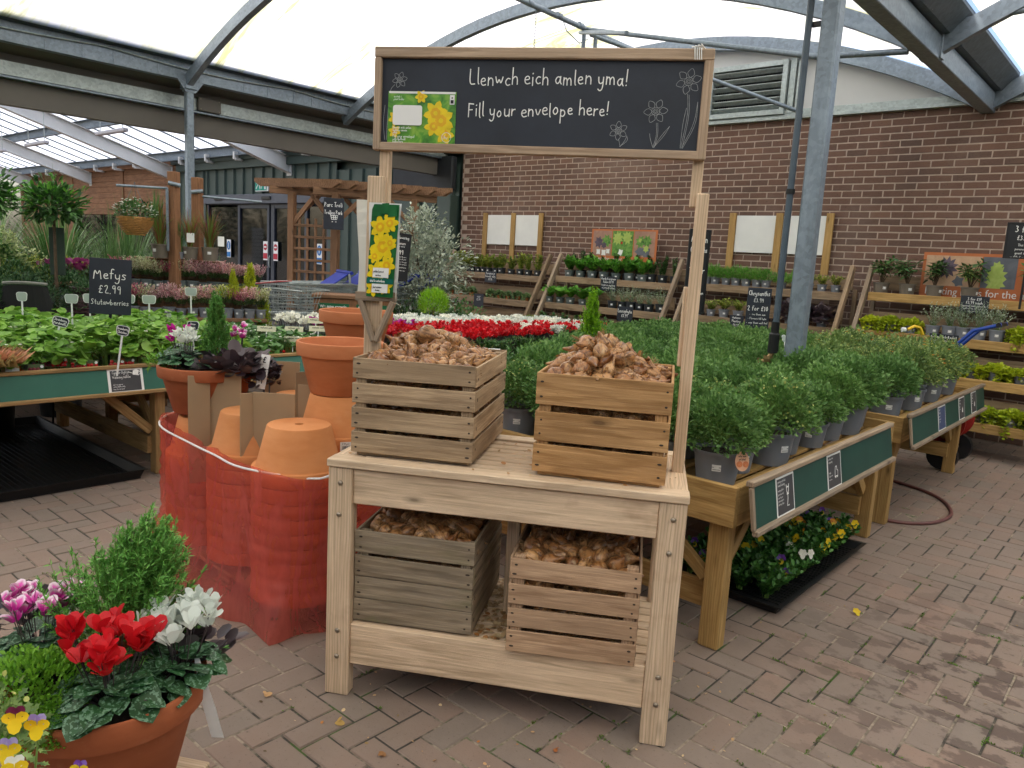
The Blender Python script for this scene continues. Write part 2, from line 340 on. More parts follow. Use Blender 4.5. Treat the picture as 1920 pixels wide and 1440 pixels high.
def stroke(mb,pl,pts,wd,z,mat=0):
    n=len(pts); P=[Vector((p[0],p[1])) for p in pts]; a=[];b=[]
    for i in range(n):
        t=(P[min(i+1,n-1)]-P[max(i-1,0)]); t=t.normalized() if t.length>1e-9 else Vector((1,0))
        nn=Vector((-t.y,t.x))*wd/2; e=Vector((0,0))
        if i==0: e=-t*wd*.3
        if i==n-1: e=t*wd*.3
        a.append(P[i]+nn+e); b.append(P[i]-nn+e)
    vs=[pl.pt(q.x,q.y,z) for q in a]+[pl.pt(q.x,q.y,z) for q in b]
    mb.add(vs,[(n+i,n+i+1,i+1,i) for i in range(n-1)],mat)
def chalk(mb,pl,text,x,y,h,wd=None,slope=0,mat=0,z=.0016,center=False,jit=.05,it=2,sx=1.):
    wd=wd or h*.09
    W=sum((GL[c][0]+.12)*h*sx if c in GL else .36*h*sx for c in text)
    if center: x-=W/2
    x0=x; k=0
    for c in text:
        if c not in GL: x+=.36*h*sx; continue
        gw,st=GL[c]; j=random.uniform(-jit,jit)*h; s=1+random.uniform(-jit,jit)
        for q in st:
            pts=chaik([(x+px*h*s*sx,y+j+(x-x0)*slope+py*h*s) for px,py in q],it)
            k+=1; stroke(mb,pl,pts,wd,z+.00012*(k%6),mat)
        x+=(gw+.12)*h*sx
    return x
def printed(name,text,size,pl,x,y,mat,parent,z=.002,center=False,bold=0,sx=1):
    """printed lettering as real mesh letters on a face"""
    cu=bpy.data.curves.new(name,'FONT'); cu.body=text; cu.size=size; cu.fill_mode='FRONT'; cu.offset=bold
    if center: cu.align_x='CENTER'
    o=bpy.data.objects.new(name,cu); COL.objects.link(o); bpy.context.view_layer.update()
    me=bpy.data.meshes.new_from_object(o.evaluated_get(bpy.context.evaluated_depsgraph_get())); bpy.data.objects.remove(o); bpy.data.curves.remove(cu)
    me.materials.clear(); me.materials.append(mat)
    v=np.zeros(len(me.vertices)*3,dtype='f'); me.vertices.foreach_get('co',v); v=v.reshape(-1,3)
    out=np.array([tuple(pl.pt(x+q[0]*sx,y+q[1],z)) for q in v],dtype='f') if len(v) else v
    me.vertices.foreach_set('co',out.ravel()); me.update(); me.name=name
    return link(name,me,parent)
# ---------------------------------------------------------------- shared materials
M_STAND=wood('pale_timber',(.86,.67,.48),(.66,.48,.32),stain=.28,var=.35)
M_CRA=wood('crate_timber_tan',(.6,.44,.28),(.38,.26,.155),grey=.08,var=.7)
M_CRB=wood('crate_timber_orange',(.66,.4,.185),(.44,.235,.09),grey=.04,var=.5,stain=.2)
M_CRC=wood('crate_timber_grey',(.5,.4,.28),(.26,.195,.13),grey=.15,var=.7,green=.5)
M_CRD=wood('crate_timber_pink',(.66,.45,.29),(.42,.26,.155),grey=.05,var=.6)
M_BENCH=wood('treated_timber',(.58,.38,.15),(.42,.25,.085),green=.2,var=.7)
M_SHELF=wood('shelf_timber',(.44,.31,.19),(.28,.19,.11),grey=.2)
M_OLD=wood('weathered_timber',(.5,.38,.27),(.32,.23,.155),grey=.3)
M_RAIL=wood('rail_timber',(.5,.33,.15),(.36,.22,.09))
M_BROWN=wood('brown_stained_timber',(.34,.19,.11),(.21,.115,.062),var=.7)
M_CLAD=wood('cedar_boards',(.37,.19,.1),(.25,.12,.06))
M_NAIL=plain('rusty_nail',(.045,.03,.022),.7)
M_BOLT=plain('bolt_steel',(.32,.27,.21),.35,metal=.8)
def galv(name,c,rough=.45,metal=.35):
    m,nt,bs=newmat(name); v=attr(nt,'wc').outputs['Vector']
    vo=nd(nt,'TexVoronoi'); vo.inputs['Scale'].default_value=38; nt.links.new(v,vo.inputs['Vector'])
    a=ramp(nt,vo.outputs['Color'],[(.2,tuple(x*.86 for x in c)),(.8,tuple(x*1.12 for x in c))]).outputs[0]
    n=noise(nt,mapping(nt,v,(1,4,4)),1.6,6,.7)
    a=mixc(nt,ramp(nt,n,[(.52,(0,0,0)),(.72,(.6,.6,.6))]).outputs[0],a,tuple(min(1,x*1.6) for x in c))
    n2=noise(nt,v,3,5,.6)
    a=mixc(nt,ramp(nt,n2,[(.55,(0,0,0)),(.8,(.5,.5,.5))]).outputs[0],a,(c[0]*.5,c[1]*.5,c[2]*.42))
    nt.links.new(a,bs.inputs['Base Color']); bs.inputs['Roughness'].default_value=rough; bs.inputs['Metallic'].default_value=metal; return m
M_GALV=galv('galvanised_steel',(.2,.245,.29)); M_GALVD=galv('dark_galvanised_steel',(.1,.125,.145),.5)
M_GALVL=galv('bright_galvanised_steel',(.36,.41,.4),.4,.3)
M_WSTEEL=plain('white_painted_steel',(.62,.63,.62),.4,.06,2)
M_SOFFIT=plain('brown_grey_soffit',(.135,.125,.11),.8,.1,1.2)
M_DGREEN=plain('dark_green_cladding',(.045,.072,.062),.45,.12,1.5)
M_GABLE=plain('white_gable_sheet',(.54,.545,.53),.6,.05,2)
M_CHALK=plain('chalk_white',(.82,.82,.8),.9,.12,60)
M_BOARD=plain('blackboard_slate',(.02,.025,.037),.55,.25,5)
M_BLACK=plain('black_sign',(.012,.013,.016),.45,.15,5)
M_BPLAS=plain('black_plastic',(.012,.012,.013),.4,.2,4)
M_WHITE=plain('white_plastic',(.75,.76,.74),.4,.04,4)
M_PAPER=plain('white_paper',(.8,.8,.78),.6,.03,4)
M_LABBACK=plain('grey_label_back',(.36,.42,.38),.35,.06,6)
M_PGREEN=plain('green_painted_panel',(.008,.055,.04),.5,.22,2.2,bmp=.1)
M_PGREEN2=plain('brighter_green_panel',(.028,.13,.092),.5,.12,2.2)
M_GREY=plain('grey_pot_plastic',(.2,.215,.245),.45,.08,3)
M_GREYG=plain('green_grey_pot_plastic',(.12,.15,.15),.45,.08,3)
M_TAUPE=plain('taupe_pot_plastic',(.17,.145,.115),.5,.08,3)
M_BPOT=plain('dark_pot_plastic',(.03,.036,.042),.4,.1,3)
M_SOIL=plain('compost',(.022,.014,.01),.95,.5,60,bmp=.6)
M_TXT=plain('dark_print',(.02,.02,.025),.6,.02)
M_NAVY=plain('navy_card',(.045,.07,.16),.5,.05); M_CARDG=plain('charcoal_card',(.05,.05,.055),.5,.1)
def terracotta(name,a,b):
    m,nt,bs=newmat(name); v=attr(nt,'wc').outputs['Vector']; oi=nd(nt,'ObjectInfo').outputs['Random']
    c=ramp(nt,noise(nt,mapping(nt,v,(3,3,9)),1.5,4),[(.3,b),(.7,a)]).outputs[0]
    c=mixc(nt,ramp(nt,noise(nt,v,11,5),[(.6,(0,0,0)),(.8,(.22,.22,.22))]).outputs[0],c,(.66,.38,.2))
    c=mixc(nt,1,c,ramp(nt,oi,[(0,(.9,.9,.9)),(1,(1.08,1.05,1.05))]).outputs[0],'MULTIPLY')
    nt.links.new(c,bs.inputs['Base Color']); bs.inputs['Roughness'].default_value=.75; bs.inputs['Specular IOR Level'].default_value=.25
    bump(nt,bs,noise(nt,v,90,3),.12,.002); return m
M_TERRA=terracotta('terracotta',(.56,.21,.09),(.46,.155,.06))
M_TERRAL=terracotta('pale_terracotta',(.62,.265,.1),(.53,.2,.065))
M_TERRAD=terracotta('deep_terracotta',(.36,.11,.045),(.29,.08,.03))
M_CARD=plain('brown_cardboard',(.36,.25,.145),.85,.07,3)
# ---------------------------------------------------------------- ground: herringbone block paving
def mat_paver():
    m,nt,bs=newmat('clay_paver'); at=attr(nt,'rnd').outputs['Fac']; v=nd(nt,'TexCoord').outputs['Object']
    c=ramp(nt,at,[(0,(.235,.155,.122)),(.25,(.25,.183,.15)),(.5,(.21,.165,.138)),(.75,(.27,.178,.138)),(1,(.235,.17,.138))]).outputs[0]
    c=mixc(nt,ramp(nt,noise(nt,v,1.1,3),[(.35,(0,0,0)),(.65,(.5,.5,.5))]).outputs[0],c,(.175,.145,.118))
    c=mixc(nt,ramp(nt,noise(nt,v,9,6,.7),[(.4,(0,0,0)),(.75,(.45,.45,.45))]).outputs[0],c,(.25,.2,.165))
    c=mixc(nt,ramp(nt,noise(nt,v,75,4,.8),[(.6,(0,0,0)),(.68,(.6,.6,.6))]).outputs[0],c,(.075,.06,.052))
    # wet splashes on the path by the right-hand bench
    mp=nd(nt,'VectorMath',operation='DISTANCE'); nt.links.new(mapping(nt,v,(1,.62,1)),mp.inputs[0]); mp.inputs[1].default_value=(-.35,2.15,0)
    near=ramp(nt,mp.outputs['Value'],[(.25,(1,1,1)),(.95,(0,0,0))]).outputs[0]
    sp=ramp(nt,noise(nt,mapping(nt,v,(1,1.2,1)),7,5,.62),[(.5,(0,0,0)),(.55,(1,1,1))]).outputs[0]
    wet=mixc(nt,1,near,sp,'MULTIPLY')
    w2=ramp(nt,noise(nt,v,.8,4),[(.6,(0,0,0)),(.68,(.3,.3,.3))]).outputs[0]
    wm=nd(nt,'Math',operation='MULTIPLY'); nt.links.new(wet,wm.inputs[0]); wm.inputs[1].default_value=.68
    c=mixc(nt,w2,c,(.1,.078,.065)); c=mixc(nt,wm.outputs[0],c,(.062,.036,.028))
    nt.links.new(c,bs.inputs['Base Color'])
    rr=nd(nt,'MapRange'); rr.inputs['To Min'].default_value=.82; rr.inputs['To Max'].default_value=.42; nt.links.new(wm.outputs[0],rr.inputs[0]); nt.links.new(rr.outputs[0],bs.inputs['Roughness'])
    bs.inputs['Specular IOR Level'].default_value=.3
    bump(nt,bs,noise(nt,v,120,4,.7),.35,.003); return m
def mat_joint():
    m,nt,bs=newmat('sandy_joint'); v=nd(nt,'TexCoord').outputs['Object']
    c=ramp(nt,noise(nt,v,40,4),[(.3,(.17,.135,.1)),(.7,(.36,.29,.22))]).outputs[0]
    c=mixc(nt,ramp(nt,noise(nt,v,2.2,5,.7),[(.46,(0,0,0)),(.53,(1,1,1))]).outputs[0],c,(.045,.038,.03))
    c=mixc(nt,ramp(nt,noise(nt,v,4.3,5,.7),[(.56,(0,0,0)),(.62,(1,1,1))]).outputs[0],c,(.05,.09,.018))
    nt.links.new(c,bs.inputs['Base Color']); bs.inputs['Roughness'].default_value=.95; bump(nt,bs,noise(nt,v,90,3),.6,.004); return m
M_PAV=mat_paver(); M_JOINT=mat_joint()
g=MB(); g.add([(-120,-120,-.003),(120,-120,-.003),(120,120,-.003),(-120,120,-.003)],[(0,1,2,3)])
struct(g.build('ground',M_JOINT))
def paving():
    w=.1088; gp=.0034; parts=[]; P=[]; D=[]
    X0,Y0=-17.5,-1.2
    for i in range(176):
        for j in range(98):
            k=(i-j)%4; x=X0+i*w; y=Y0+j*w
            if y<(-x-16.5)*.9-2: continue
            if k==0: P.append((x+w,y+w/2)); D.append(0)
            elif k==3: P.append((x+w/2,y+w)); D.append(1)
    P=np.array(P); D=np.array(D); n=len(P); hx,hy,ch,bt=w-gp,w/2-gp,.0035,.03
    base=np.array([(sx*(hx-a),sy*(hy-a),z) for a,z in((0,-bt),(0,-ch),(ch,0)) for sx,sy in((-1,-1),(1,-1),(1,1),(-1,1))],dtype=float)
    fs=[(8,9,10,11)]+[(l*4+a,l*4+(a+1)%4,l*4+4+(a+1)%4,l*4+4+a) for l in(0,1) for a in range(4)]
    ang=D*PI/2+rng.normal(0,.006,n); c,s=np.cos(ang),np.sin(ang)
    V=np.tile(base,(n,1,1)); V[:,8:,2]+=rng.normal(0,.0009,(n,1)); V[:,8:,2]+=rng.normal(0,.0005,(n,4)); V[...,0]*=(1-rng.random((n,1))*.008)
    x=V[...,0]*c[:,None]-V[...,1]*s[:,None]+P[:,0:1]; y=V[...,0]*s[:,None]+V[...,1]*c[:,None]+P[:,1:2]
    V=np.stack([x,y,V[...,2]],2)
    me=npmesh('paving',[(V,fs,0,rng.random(n),None)],[M_PAV]); me.polygons.foreach_set('use_smooth',np.zeros(len(me.polygons),dtype=bool))
    return struct(link('paving',me))
paving()
# ---------------------------------------------------------------- brick wall
def mat_brick():
    m,nt,bs=newmat('brown_brick'); at=attr(nt,'rnd').outputs['Fac']; v=nd(nt,'TexCoord').outputs['Object']; lg=noise(nt,mapping(nt,v,(1,1,.6)),.9,5,.65)
    c=ramp(nt,at,[(0,(.125,.066,.046)),(.4,(.16,.084,.058)),(.7,(.11,.063,.047)),(1,(.19,.1,.068))]).outputs[0]
    c=mixc(nt,ramp(nt,noise(nt,mapping(nt,v,(1,1,4)),22,5,.7),[(.45,(0,0,0)),(.75,(.5,.5,.5))]).outputs[0],c,(.19,.12,.09))
    c=mixc(nt,ramp(nt,noise(nt,v,60,3,.7),[(.6,(0,0,0)),(.7,(.6,.6,.6))]).outputs[0],c,(.04,.028,.024))
    c=mixc(nt,ramp(nt,lg,[(.5,(0,0,0)),(.72,(.4,.4,.4))]).outputs[0],c,(.26,.19,.16)); c=mixc(nt,ramp(nt,lg,[(.28,(.45,.45,.45)),(.45,(0,0,0))]).outputs[0],c,(.06,.04,.034))
    nt.links.new(c,bs.inputs['Base Color']); bs.inputs['Roughness'].default_value=.85; bump(nt,bs,noise(nt,v,70,4,.7),.5,.006); return m
M_BRICK=mat_brick(); M_MORTAR=plain('pinkish_mortar',(.44,.345,.285),.95,.15,20,coord='o',bmp=.5)
WY=9.25; WT=3.42
def brickwall():
    root=thing('brick_wall','brown brick wall with pale mortar behind the tiered plant shelves','wall',(0,WY,0))
    bw,bh,gm=.2225,.076,.0128; P=[];S=[]
    rows=int(WT/bh)
    for r in range(rows):
        x=-9.27+(bw/2 if r%2 else 0)
        if r%2: P.append((x-bw*.75+.0,r*bh+bh/2)); S.append(.5)
        while x<2.2: P.append((x+bw/2,r*bh+bh/2)); S.append(1); x+=bw
    P=np.array(P);S=np.array(S);n=len(P)
    base=np.array([(sx,yy,sz) for yy in(.02,-.001,-.0035) for sx,sz in((-1,-1),(1,-1),(1,1),(-1,1))],float)
    V=np.tile(base,(n,1,1)); e=np.array([0]*8+[.0035]*4)
    hx=(bw*S/2-gm/2)[:,None]-e[None,:]; hz=(bh/2-gm/2)-e[None,:]
    V[...,0]=V[...,0]*hx+P[:,0:1]+rng.normal(0,.0016,(n,12)); V[...,2]=V[...,2]*hz+P[:,1:2]+rng.normal(0,.0013,(n,12)); V[:,8:,1]+=rng.normal(0,.0014,(n,1))
    V[...,0]=np.maximum(V[...,0],-9.3)
    fs=[(8,9,10,11)]+[(l*4+a,l*4+(a+1)%4,l*4+4+(a+1)%4,l*4+4+a) for l in(0,1) for a in range(4)]
    me=npmesh('brickwork',[(V,fs,0,rng.random(n),None)],[M_BRICK]); me.polygons.foreach_set('use_smooth',np.zeros(len(me.polygons),dtype=bool))
    link('brickwork',me,root)
    b=MB(); b.box((-3.55,.1,WT/2),(11.5,.2,WT)); b.build('mortar_bed',M_MORTAR,root)
    b=MB(); b.box((-3.55,.05,WT+.02),(11.52,.22,.04),ch=.003); b.box((-3.55,.01,WT+.075),(11.5,.09,.07),ch=.003); b.build('wall_plate',M_GALVL,root)
brickwall()
def bolts(mb,pts,r=.009,mat=0,axis=(0,-1,0)):
    a=Vector(axis).normalized(); q=a.to_track_quat('Z','Y').to_matrix().to_4x4()
    for p in pts:
        xf=Matrix.Translation(p)@q; mb.lathe([(r,-.001),(r*.95,r*.3),(r*.6,r*.65),(.0001,r*.75)],10,xf=xf)
# ---------------------------------------------------------------- barrel vault roof
VX0,VX1=-9.45,-1.8; SPZ=3.47; PKZ=4.42
VR=(((VX1-VX0)/2-.1)**2+(PKZ-SPZ)**2)/(2*(PKZ-SPZ)); VC=(VX0+VX1)/2
def arcz(x,cx=VC,off=0): 
    d=x-cx; return PKZ-VR+math.sqrt(max(0,(VR+off)**2-d*d))
def mat_skin():
    m,nt,bs=newmat('clouded_roof_film'); v=nd(nt,'TexCoord').outputs['Object']
    n=noise(nt,mapping(nt,v,(.22,1.1,.22)),1.5,6,.62,1.4)
    c=ramp(nt,n,[(.47,(.94,.93,.9)),(.55,(.88,.87,.66)),(.61,(.5,.48,.22)),(.66,(.8,.78,.5)),(.74,(.93,.92,.88))]).outputs[0]
    c=mixc(nt,ramp(nt,noise(nt,v,9,4,.8),[(.68,(0,0,0)),(.75,(.4,.4,.4))]).outputs[0],c,(.5,.5,.4))
    t=nd(nt,'BsdfTranslucent'); nt.links.new(c,t.inputs[0]); bs.inputs['Roughness'].default_value=.5; nt.links.new(c,bs.inputs['Base Color'])
    mx=nd(nt,'MixShader'); mx.inputs[0].default_value=.9; nt.links.new(bs.outputs[0],mx.inputs[1]); nt.links.new(t.outputs[0],mx.inputs[2]); nt.links.new(mx.outputs[0],nt.nodes['Material Output'].inputs[0]); return m
M_SKIN=mat_skin()
def vault(cx,y0,y1,label):
    b=MB(); n=28; half=(VX1-VX0)/2-.27; vs=[];fs=[]
    ys=[y0+(y1-y0)*k/6 for k in range(7)]
    for y in ys:
        for i in range(n+1):
            x=cx-half+2*half*i/n; vs.append((x,y,arcz(x,cx,.12)))
    for j in range(6):
        for i in range(n): a=j*(n+1)+i; fs.append((a,a+1,a+n+2,a+n+1))
    b.add(vs,fs); o=b.build('roof_film',M_SKIN,smooth=60); tag(o,label,'roof')
vault(VC,-5,WY+.1,'clouded white curved roof film arching over the plant area'); vault(VC+7.65,-5,WY+.1,'clouded roof film of the neighbouring arch at the upper right corner')
def rib(cx,y,label,wd=.075,hg=.13,grp='curved roof ribs'):
    b=MB(); n=26; half=(VX1-VX0)/2-.02; vs=[];fs=[];wc=[]
    for i in range(n+1):
        x=cx-half+2*half*i/n; z=arcz(x,cx); nx,nz=(x-cx),(z-(PKZ-VR)); L=math.hypot(nx,nz); nx/=L;nz/=L
        for dy,dr in((-wd/2,-hg/2),(wd/2,-hg/2),(wd/2,hg/2),(-wd/2,hg/2)):
            vs.append((x+nx*dr,y+dy,z+nz*dr)); wc.append((x,y+dy*3,dr))
    for i in range(n):
        for k in range(4): fs.append((i*4+k,i*4+(k+1)%4,i*4+4+(k+1)%4,i*4+4+k))
    b.add(vs,fs,0,wc); o=b.build('roof_rib',M_GALV); tag(o,label,'roof rib',grp)
for y in (-2.45,-.1,2.25,4.6,6.95):
    lab={4.6:'grey steel arched rib springing from the top of the left-hand post',6.95:'wide grey arched rib rising behind the chalkboard and falling to the right gutter beam'}.get(y,'grey steel arched rib of the roof nearer the viewer')
    rib(VC,y,lab); rib(VC+7.65,y,'grey steel arched rib of the right-hand roof bay',grp='ribs of the right roof bay')
rib(VC,WY-.08,'grey arched edge beam above the white gable and slatted vent',.09,.16,None); rib(VC+7.65,WY-.08,'short grey arched edge beam above the wall at the far right',.09,.16,None)
# gable infill with louvre
def gable():
    b=MB(); xs=[VX0+.1+(VX1-VX0-.2)*i/24 for i in range(25)]; top=[(x,WY+.02,max(WT+.12,arcz(x)-.02)) for x in xs]; bot=[(x,WY+.02,WT+.11) for x in xs]
    for q in (0,1):
        vs=[(p[0],p[1]+q*.03,p[2]) for p in bot+top]; n=25
        b.add(vs,[(i,i+1,n+i+1,n+i) if q==0 else (n+i,n+i+1,i+1,i) for i in range(24)])
    o=b.build('gable_panel',M_GABLE); tag(o,'white sheet gable panel between brick wall and arched beam','gable panel')
    t=thing('louvre_vent','grey slatted louvre vent in the gable behind the chalkboard','vent',(-4.42,WY-.03,3.79))
    b=MB(); W,Hh=.95,.56
    for s in(-1,1): b.box((s*W/2,0,0),(.06,.09,Hh+.06),ch=.003); b.box((0,0,s*Hh/2),(W-.06,.09,.06),ch=.003)
    b.build('vent_frame',M_GALVL,t)
    b=MB()
    for k in range(6): b.box((0,.0,-Hh/2+.07+k*.084),(W-.07,.07,.012),rot=(R(-38),0,0),ch=.001)
    b.build('louvre_slat',M_GALVL,t); b=MB(); b.box((0,.055,0),(W-.06,.01,Hh-.06)); b.build('backing',M_BPLAS,t)
    b=MB(); b.box((-3.86,WY-.02,3.8),(.07,.05,.62),ch=.003); b.box((-3.78,WY-.02,3.78),(.03,.07,.58),ch=.003); o=b.build('vent_post',M_GALVL); tag(o,'bright steel upright strip beside the slatted vent','steel post')
gable()
# right valley: box beam with gutter trough above
def valley(x,label,glabel):
    b=MB(); b.box((x,2.1,3.42),(.13,14.3,.18),ch=.006)
    for y in (-.1,2.25,4.6,6.95): b.box((x-.0,y,3.47),(.16,.1,.26),ch=.004)
    tag(b.build('valley_beam',M_GALV),label,'beam')
    b=MB(); vs=[]; pr=[(-.2,.15),(-.1,.02),(.1,.02),(.2,.15),(.2,.17),(.24,.17),(.24,.14),(.12,-.0),(-.12,-.0),(-.24,.14),(-.24,.17),(-.2,.17)]
    for y in(-5,9.2):
        for px,pz in pr: vs.append((x+px,y,3.52+pz))
    n=len(pr); fs=[(k,(k+1)%n,n+(k+1)%n,n+k) for k in range(n)]+[tuple(range(n)),tuple(range(n,2*n))[::-1]]
    b.add(vs,fs); 
    for y in range(-4,9): b.box((x,y+.3,3.535),(.26,.03,.02),ch=.001)
    tag(b.build('gutter',M_GALVD),glabel,'gutter')
valley(VX1-.0,'grey steel box beam running back to the brick wall at upper right','dark roof gutter resting on the right-hand steel beam')
def post(x,y,top,label,wd=.1,dp=.1):
    t=thing('steel_post',label,'post',(x,y,0)); b=MB(); b.box((0,0,top/2),(wd,dp,top),ch=.012); b.build('shaft',M_GALV,t)
    b=MB(); b.box((0,0,top-.03),(wd+.06,dp+.06,.05),ch=.004); b.box((0,0,.01),(wd+.12,dp+.12,.02),ch=.003); b.build('end_plate',M_GALV,t); return t
pst=post(-1.83,4.86,3.33,'square galvanised steel post standing among the green chrysanthemums',.105,.105)
b=MB(); b.tube([(-.13,-.03,3.3),(-.13,-.03,2.2),(-.13,-.03,1.22)],.021,10); b.build('water_pipe',plain('grey_pipe',(.075,.105,.135),.4),pst)
b=MB(); b.lathe([(.001,0),(.034,0),(.034,.12),(.026,.13),(.026,.2),(.021,.2)],12,(-.13,-.03,1.1)); b.lathe([(.028,0),(.028,.03)],12,(-.13,-.03,2.1)); b.box((-.07,-.01,3.1),(.09,.02,.03)); b.build('pipe_joint',M_BPLAS,pst)
b=MB(); b.tube([(-.13,-.03,1.1),(-.16,-.05,1.05),(-.2,-.07,1.03)],.016,8); b.tube([(-.2,-.07,1.06),(-.2,-.07,1.01)],.012,8); b.lathe([(.03,-.02),(.032,.0),(.03,.02)],8,(-.15,-.045,1.06)); b.build('tap',plain('brass_tap',(.3,.2,.09),.35,metal=.8),pst)
b=MB(); b.tube([(-2.03,4.79,1.02),(-2.05,4.77,.97),(-2.1,4.72,.9),(-2.16,4.6,.84)],.011,8); tag(b.build('supply_hose',plain('orange_brown_hose',(.18,.05,.02),.4)),'short orange hose end hanging from the post tap','hose')
post(-9.35,4.62,3.45,'slim galvanised steel post at left carrying the gutter beam',.09,.09)
# left valley, soffit and fascia of the entrance canopy
def leftvalley():
    def bar(name,m,pr,label,cat,y0=-5,y1=9.2):
        b=MB(); n=len(pr); vs=[(x,y,z) for y in(y0,y1) for x,z in pr]
        b.add(vs,[(k,(k+1)%n,n+(k+1)%n,n+k) for k in range(n)]+[tuple(range(n))[::-1],tuple(range(n,2*n))]); return tag(b.build(name,m),label,cat)
    bar('gutter',M_GALVD,[(-9.3,3.69),(-9.16,3.72),(-9.15,3.78),(-9.75,3.84),(-9.75,3.69)],'dark gutter edge along the top of the left roof beam','gutter')
    vb=thing('valley_beam','galvanised panelled beam with a loose cable along the left roof edge','beam'); b=MB(); b.box((-9.36,2.1,3.59),(.1,14.3,.2),ch=.004)
    y=-4.5
    while y<9: b.box((-9.31,y,3.59),(.012,.012,.2)); y+=random.uniform(.28,.6)
    b.build('beam_face',M_GALV,vb)
    b=MB(); pts=[(-9.29,-4+13*k/60,3.66-.05*math.sin(PI*((13*k/60-.6)%2.35)/2.35)) for k in range(61)]; b.tube(pts,.009,6); b.build('cable',M_GALVL,vb)
    bar('soffit',M_SOFFIT,[(-9.42,3.5),(-9.42,3.52),(-9.85,3.44),(-9.85,3.42)],'brown grey soffit under the left roof edge','soffit')
    bar('cable_tray',M_GALVL,[(-9.62,3.22),(-9.62,3.36),(-9.68,3.36),(-9.68,3.22)],'bright galvanised channel running along the brown canopy fascia','steel channel')
    bar('fascia_lip',M_GALV,[(-9.6,3.19),(-9.6,3.21),(-9.7,3.21),(-9.7,3.19)],'thin steel lip below the bright channel','steel lip')
    bar('fascia',M_SOFFIT,[(-9.7,2.93),(-9.7,3.45),(-9.82,3.45),(-9.82,2.93)],'deep brown grey fascia of the entrance canopy','fascia')
    t=thing('junction_box','small grey junction box on the bright channel beside the left post','junction box',(-9.6,5.0,3.3)); b=MB(); b.box((0,0,0),(.06,.3,.16),ch=.006); b.build('housing',M_SOFFIT,t); b=MB(); bolts(b,[(.031,-.12,.06),(.031,.12,.06),(.031,-.12,-.06),(.031,.12,-.06)],.008,axis=(1,0,0)); b.build('screw',M_BOLT,t)
leftvalley()
b=MB(); b.poly([(-9.3,4.56,3.36),(-9.3,4.68,3.36),(-9.3,4.78,3.49),(-9.3,4.46,3.49)],0,.02,(1,0,0)); tag(b.build('gusset_plate',M_GALV),'bolted gusset plate at the head of the left-hand post','bracket')
# tubular bracing under the vault
def pipe(pts,r,label,name='brace_tube',mat=M_GALV,grp=None,extra=None):
    b=MB(); b.tube(pts,r,10); 
    if extra: extra(b)
    return tag(b.build(name,mat,smooth=50),label,'roof tube' if name!='chain' else 'chain',grp)
Np=(-5.6,7.45,4.24)
pipe([(-5.6,0,4.25),(-5.6,5,4.25),Np,(-5.6,WY,4.25)],.03,'long ridge tube wrapped with ties running under the roof crown',extra=lambda b:[b.tube([(-5.6,y,4.25),(-5.6,y+.07,4.25)],.037,10) for y in (1.6,3.1,4.4,5.6,6.4,6.9,7.3)])
pipe([Np,(-2.72,6.95,3.48)],.026,'sloping tube brace from the ridge towards the right-hand post')
pipe([(-2.72,6.95,3.48),(-1.98,6.95,3.43)],.026,'short tube brace from the post head to the right gutter beam')
pipe([(-5.55,7.45,4.18),(-3.66,9.12,3.46)],.024,'tube brace sloping down across the slatted vent to the wall')
pipe([(-5.65,7.4,4.2),(-4.2,6.2,3.7)],.022,'inner tube brace falling behind the chalkboard top edge')
pipe([(-5.6,7.41,4.22),(-5.6,7.41,3.7)],.024,'vertical hanger tube left of its twin above the chalkboard',grp=None)
pipe([(-5.5,7.5,4.22),(-5.5,7.5,3.7)],.024,'vertical hanger tube right of its twin above the chalkboard')
pipe([(-1.7,6.95,3.6),(1.3,6.95,3.75)],.026,'tube tie crossing the right-hand roof bay')
for k,(yy,z1) in enumerate(((6.55,3.5),(8.1,3.6))):
    b=MB(); z=4.2; i=0
    while z>z1:
        a=Vector((1,0,0)) if i%2 else Vector((0,1,0)); c=Vector((-5.6,yy,z))
        b.tube([c+a*.007+Vector((0,0,.014)),c+a*.01,c+a*.007-Vector((0,0,.014)),c-a*.007-Vector((0,0,.014)),c-a*.01,c-a*.007+Vector((0,0,.014)),c+a*.007+Vector((0,0,.014))],.0032,5,cap=False); z-=.03; i+=1
    tag(b.build('chain',M_GALVD),['thin steel chain hanging from the ridge tube left of the hanger tubes','short steel chain hanging right of the hanger tubes'][k],'chain')
b=MB(); b.tube([(-5.6,7.0,4.24),(-5.57,7.05,4.12),(-5.57,7.3,4.05),(-5.55,7.42,4.12)],.006,6); tag(b.build('loose_wire',M_GALV),'loose looping wire by the ridge tube joint','wire')
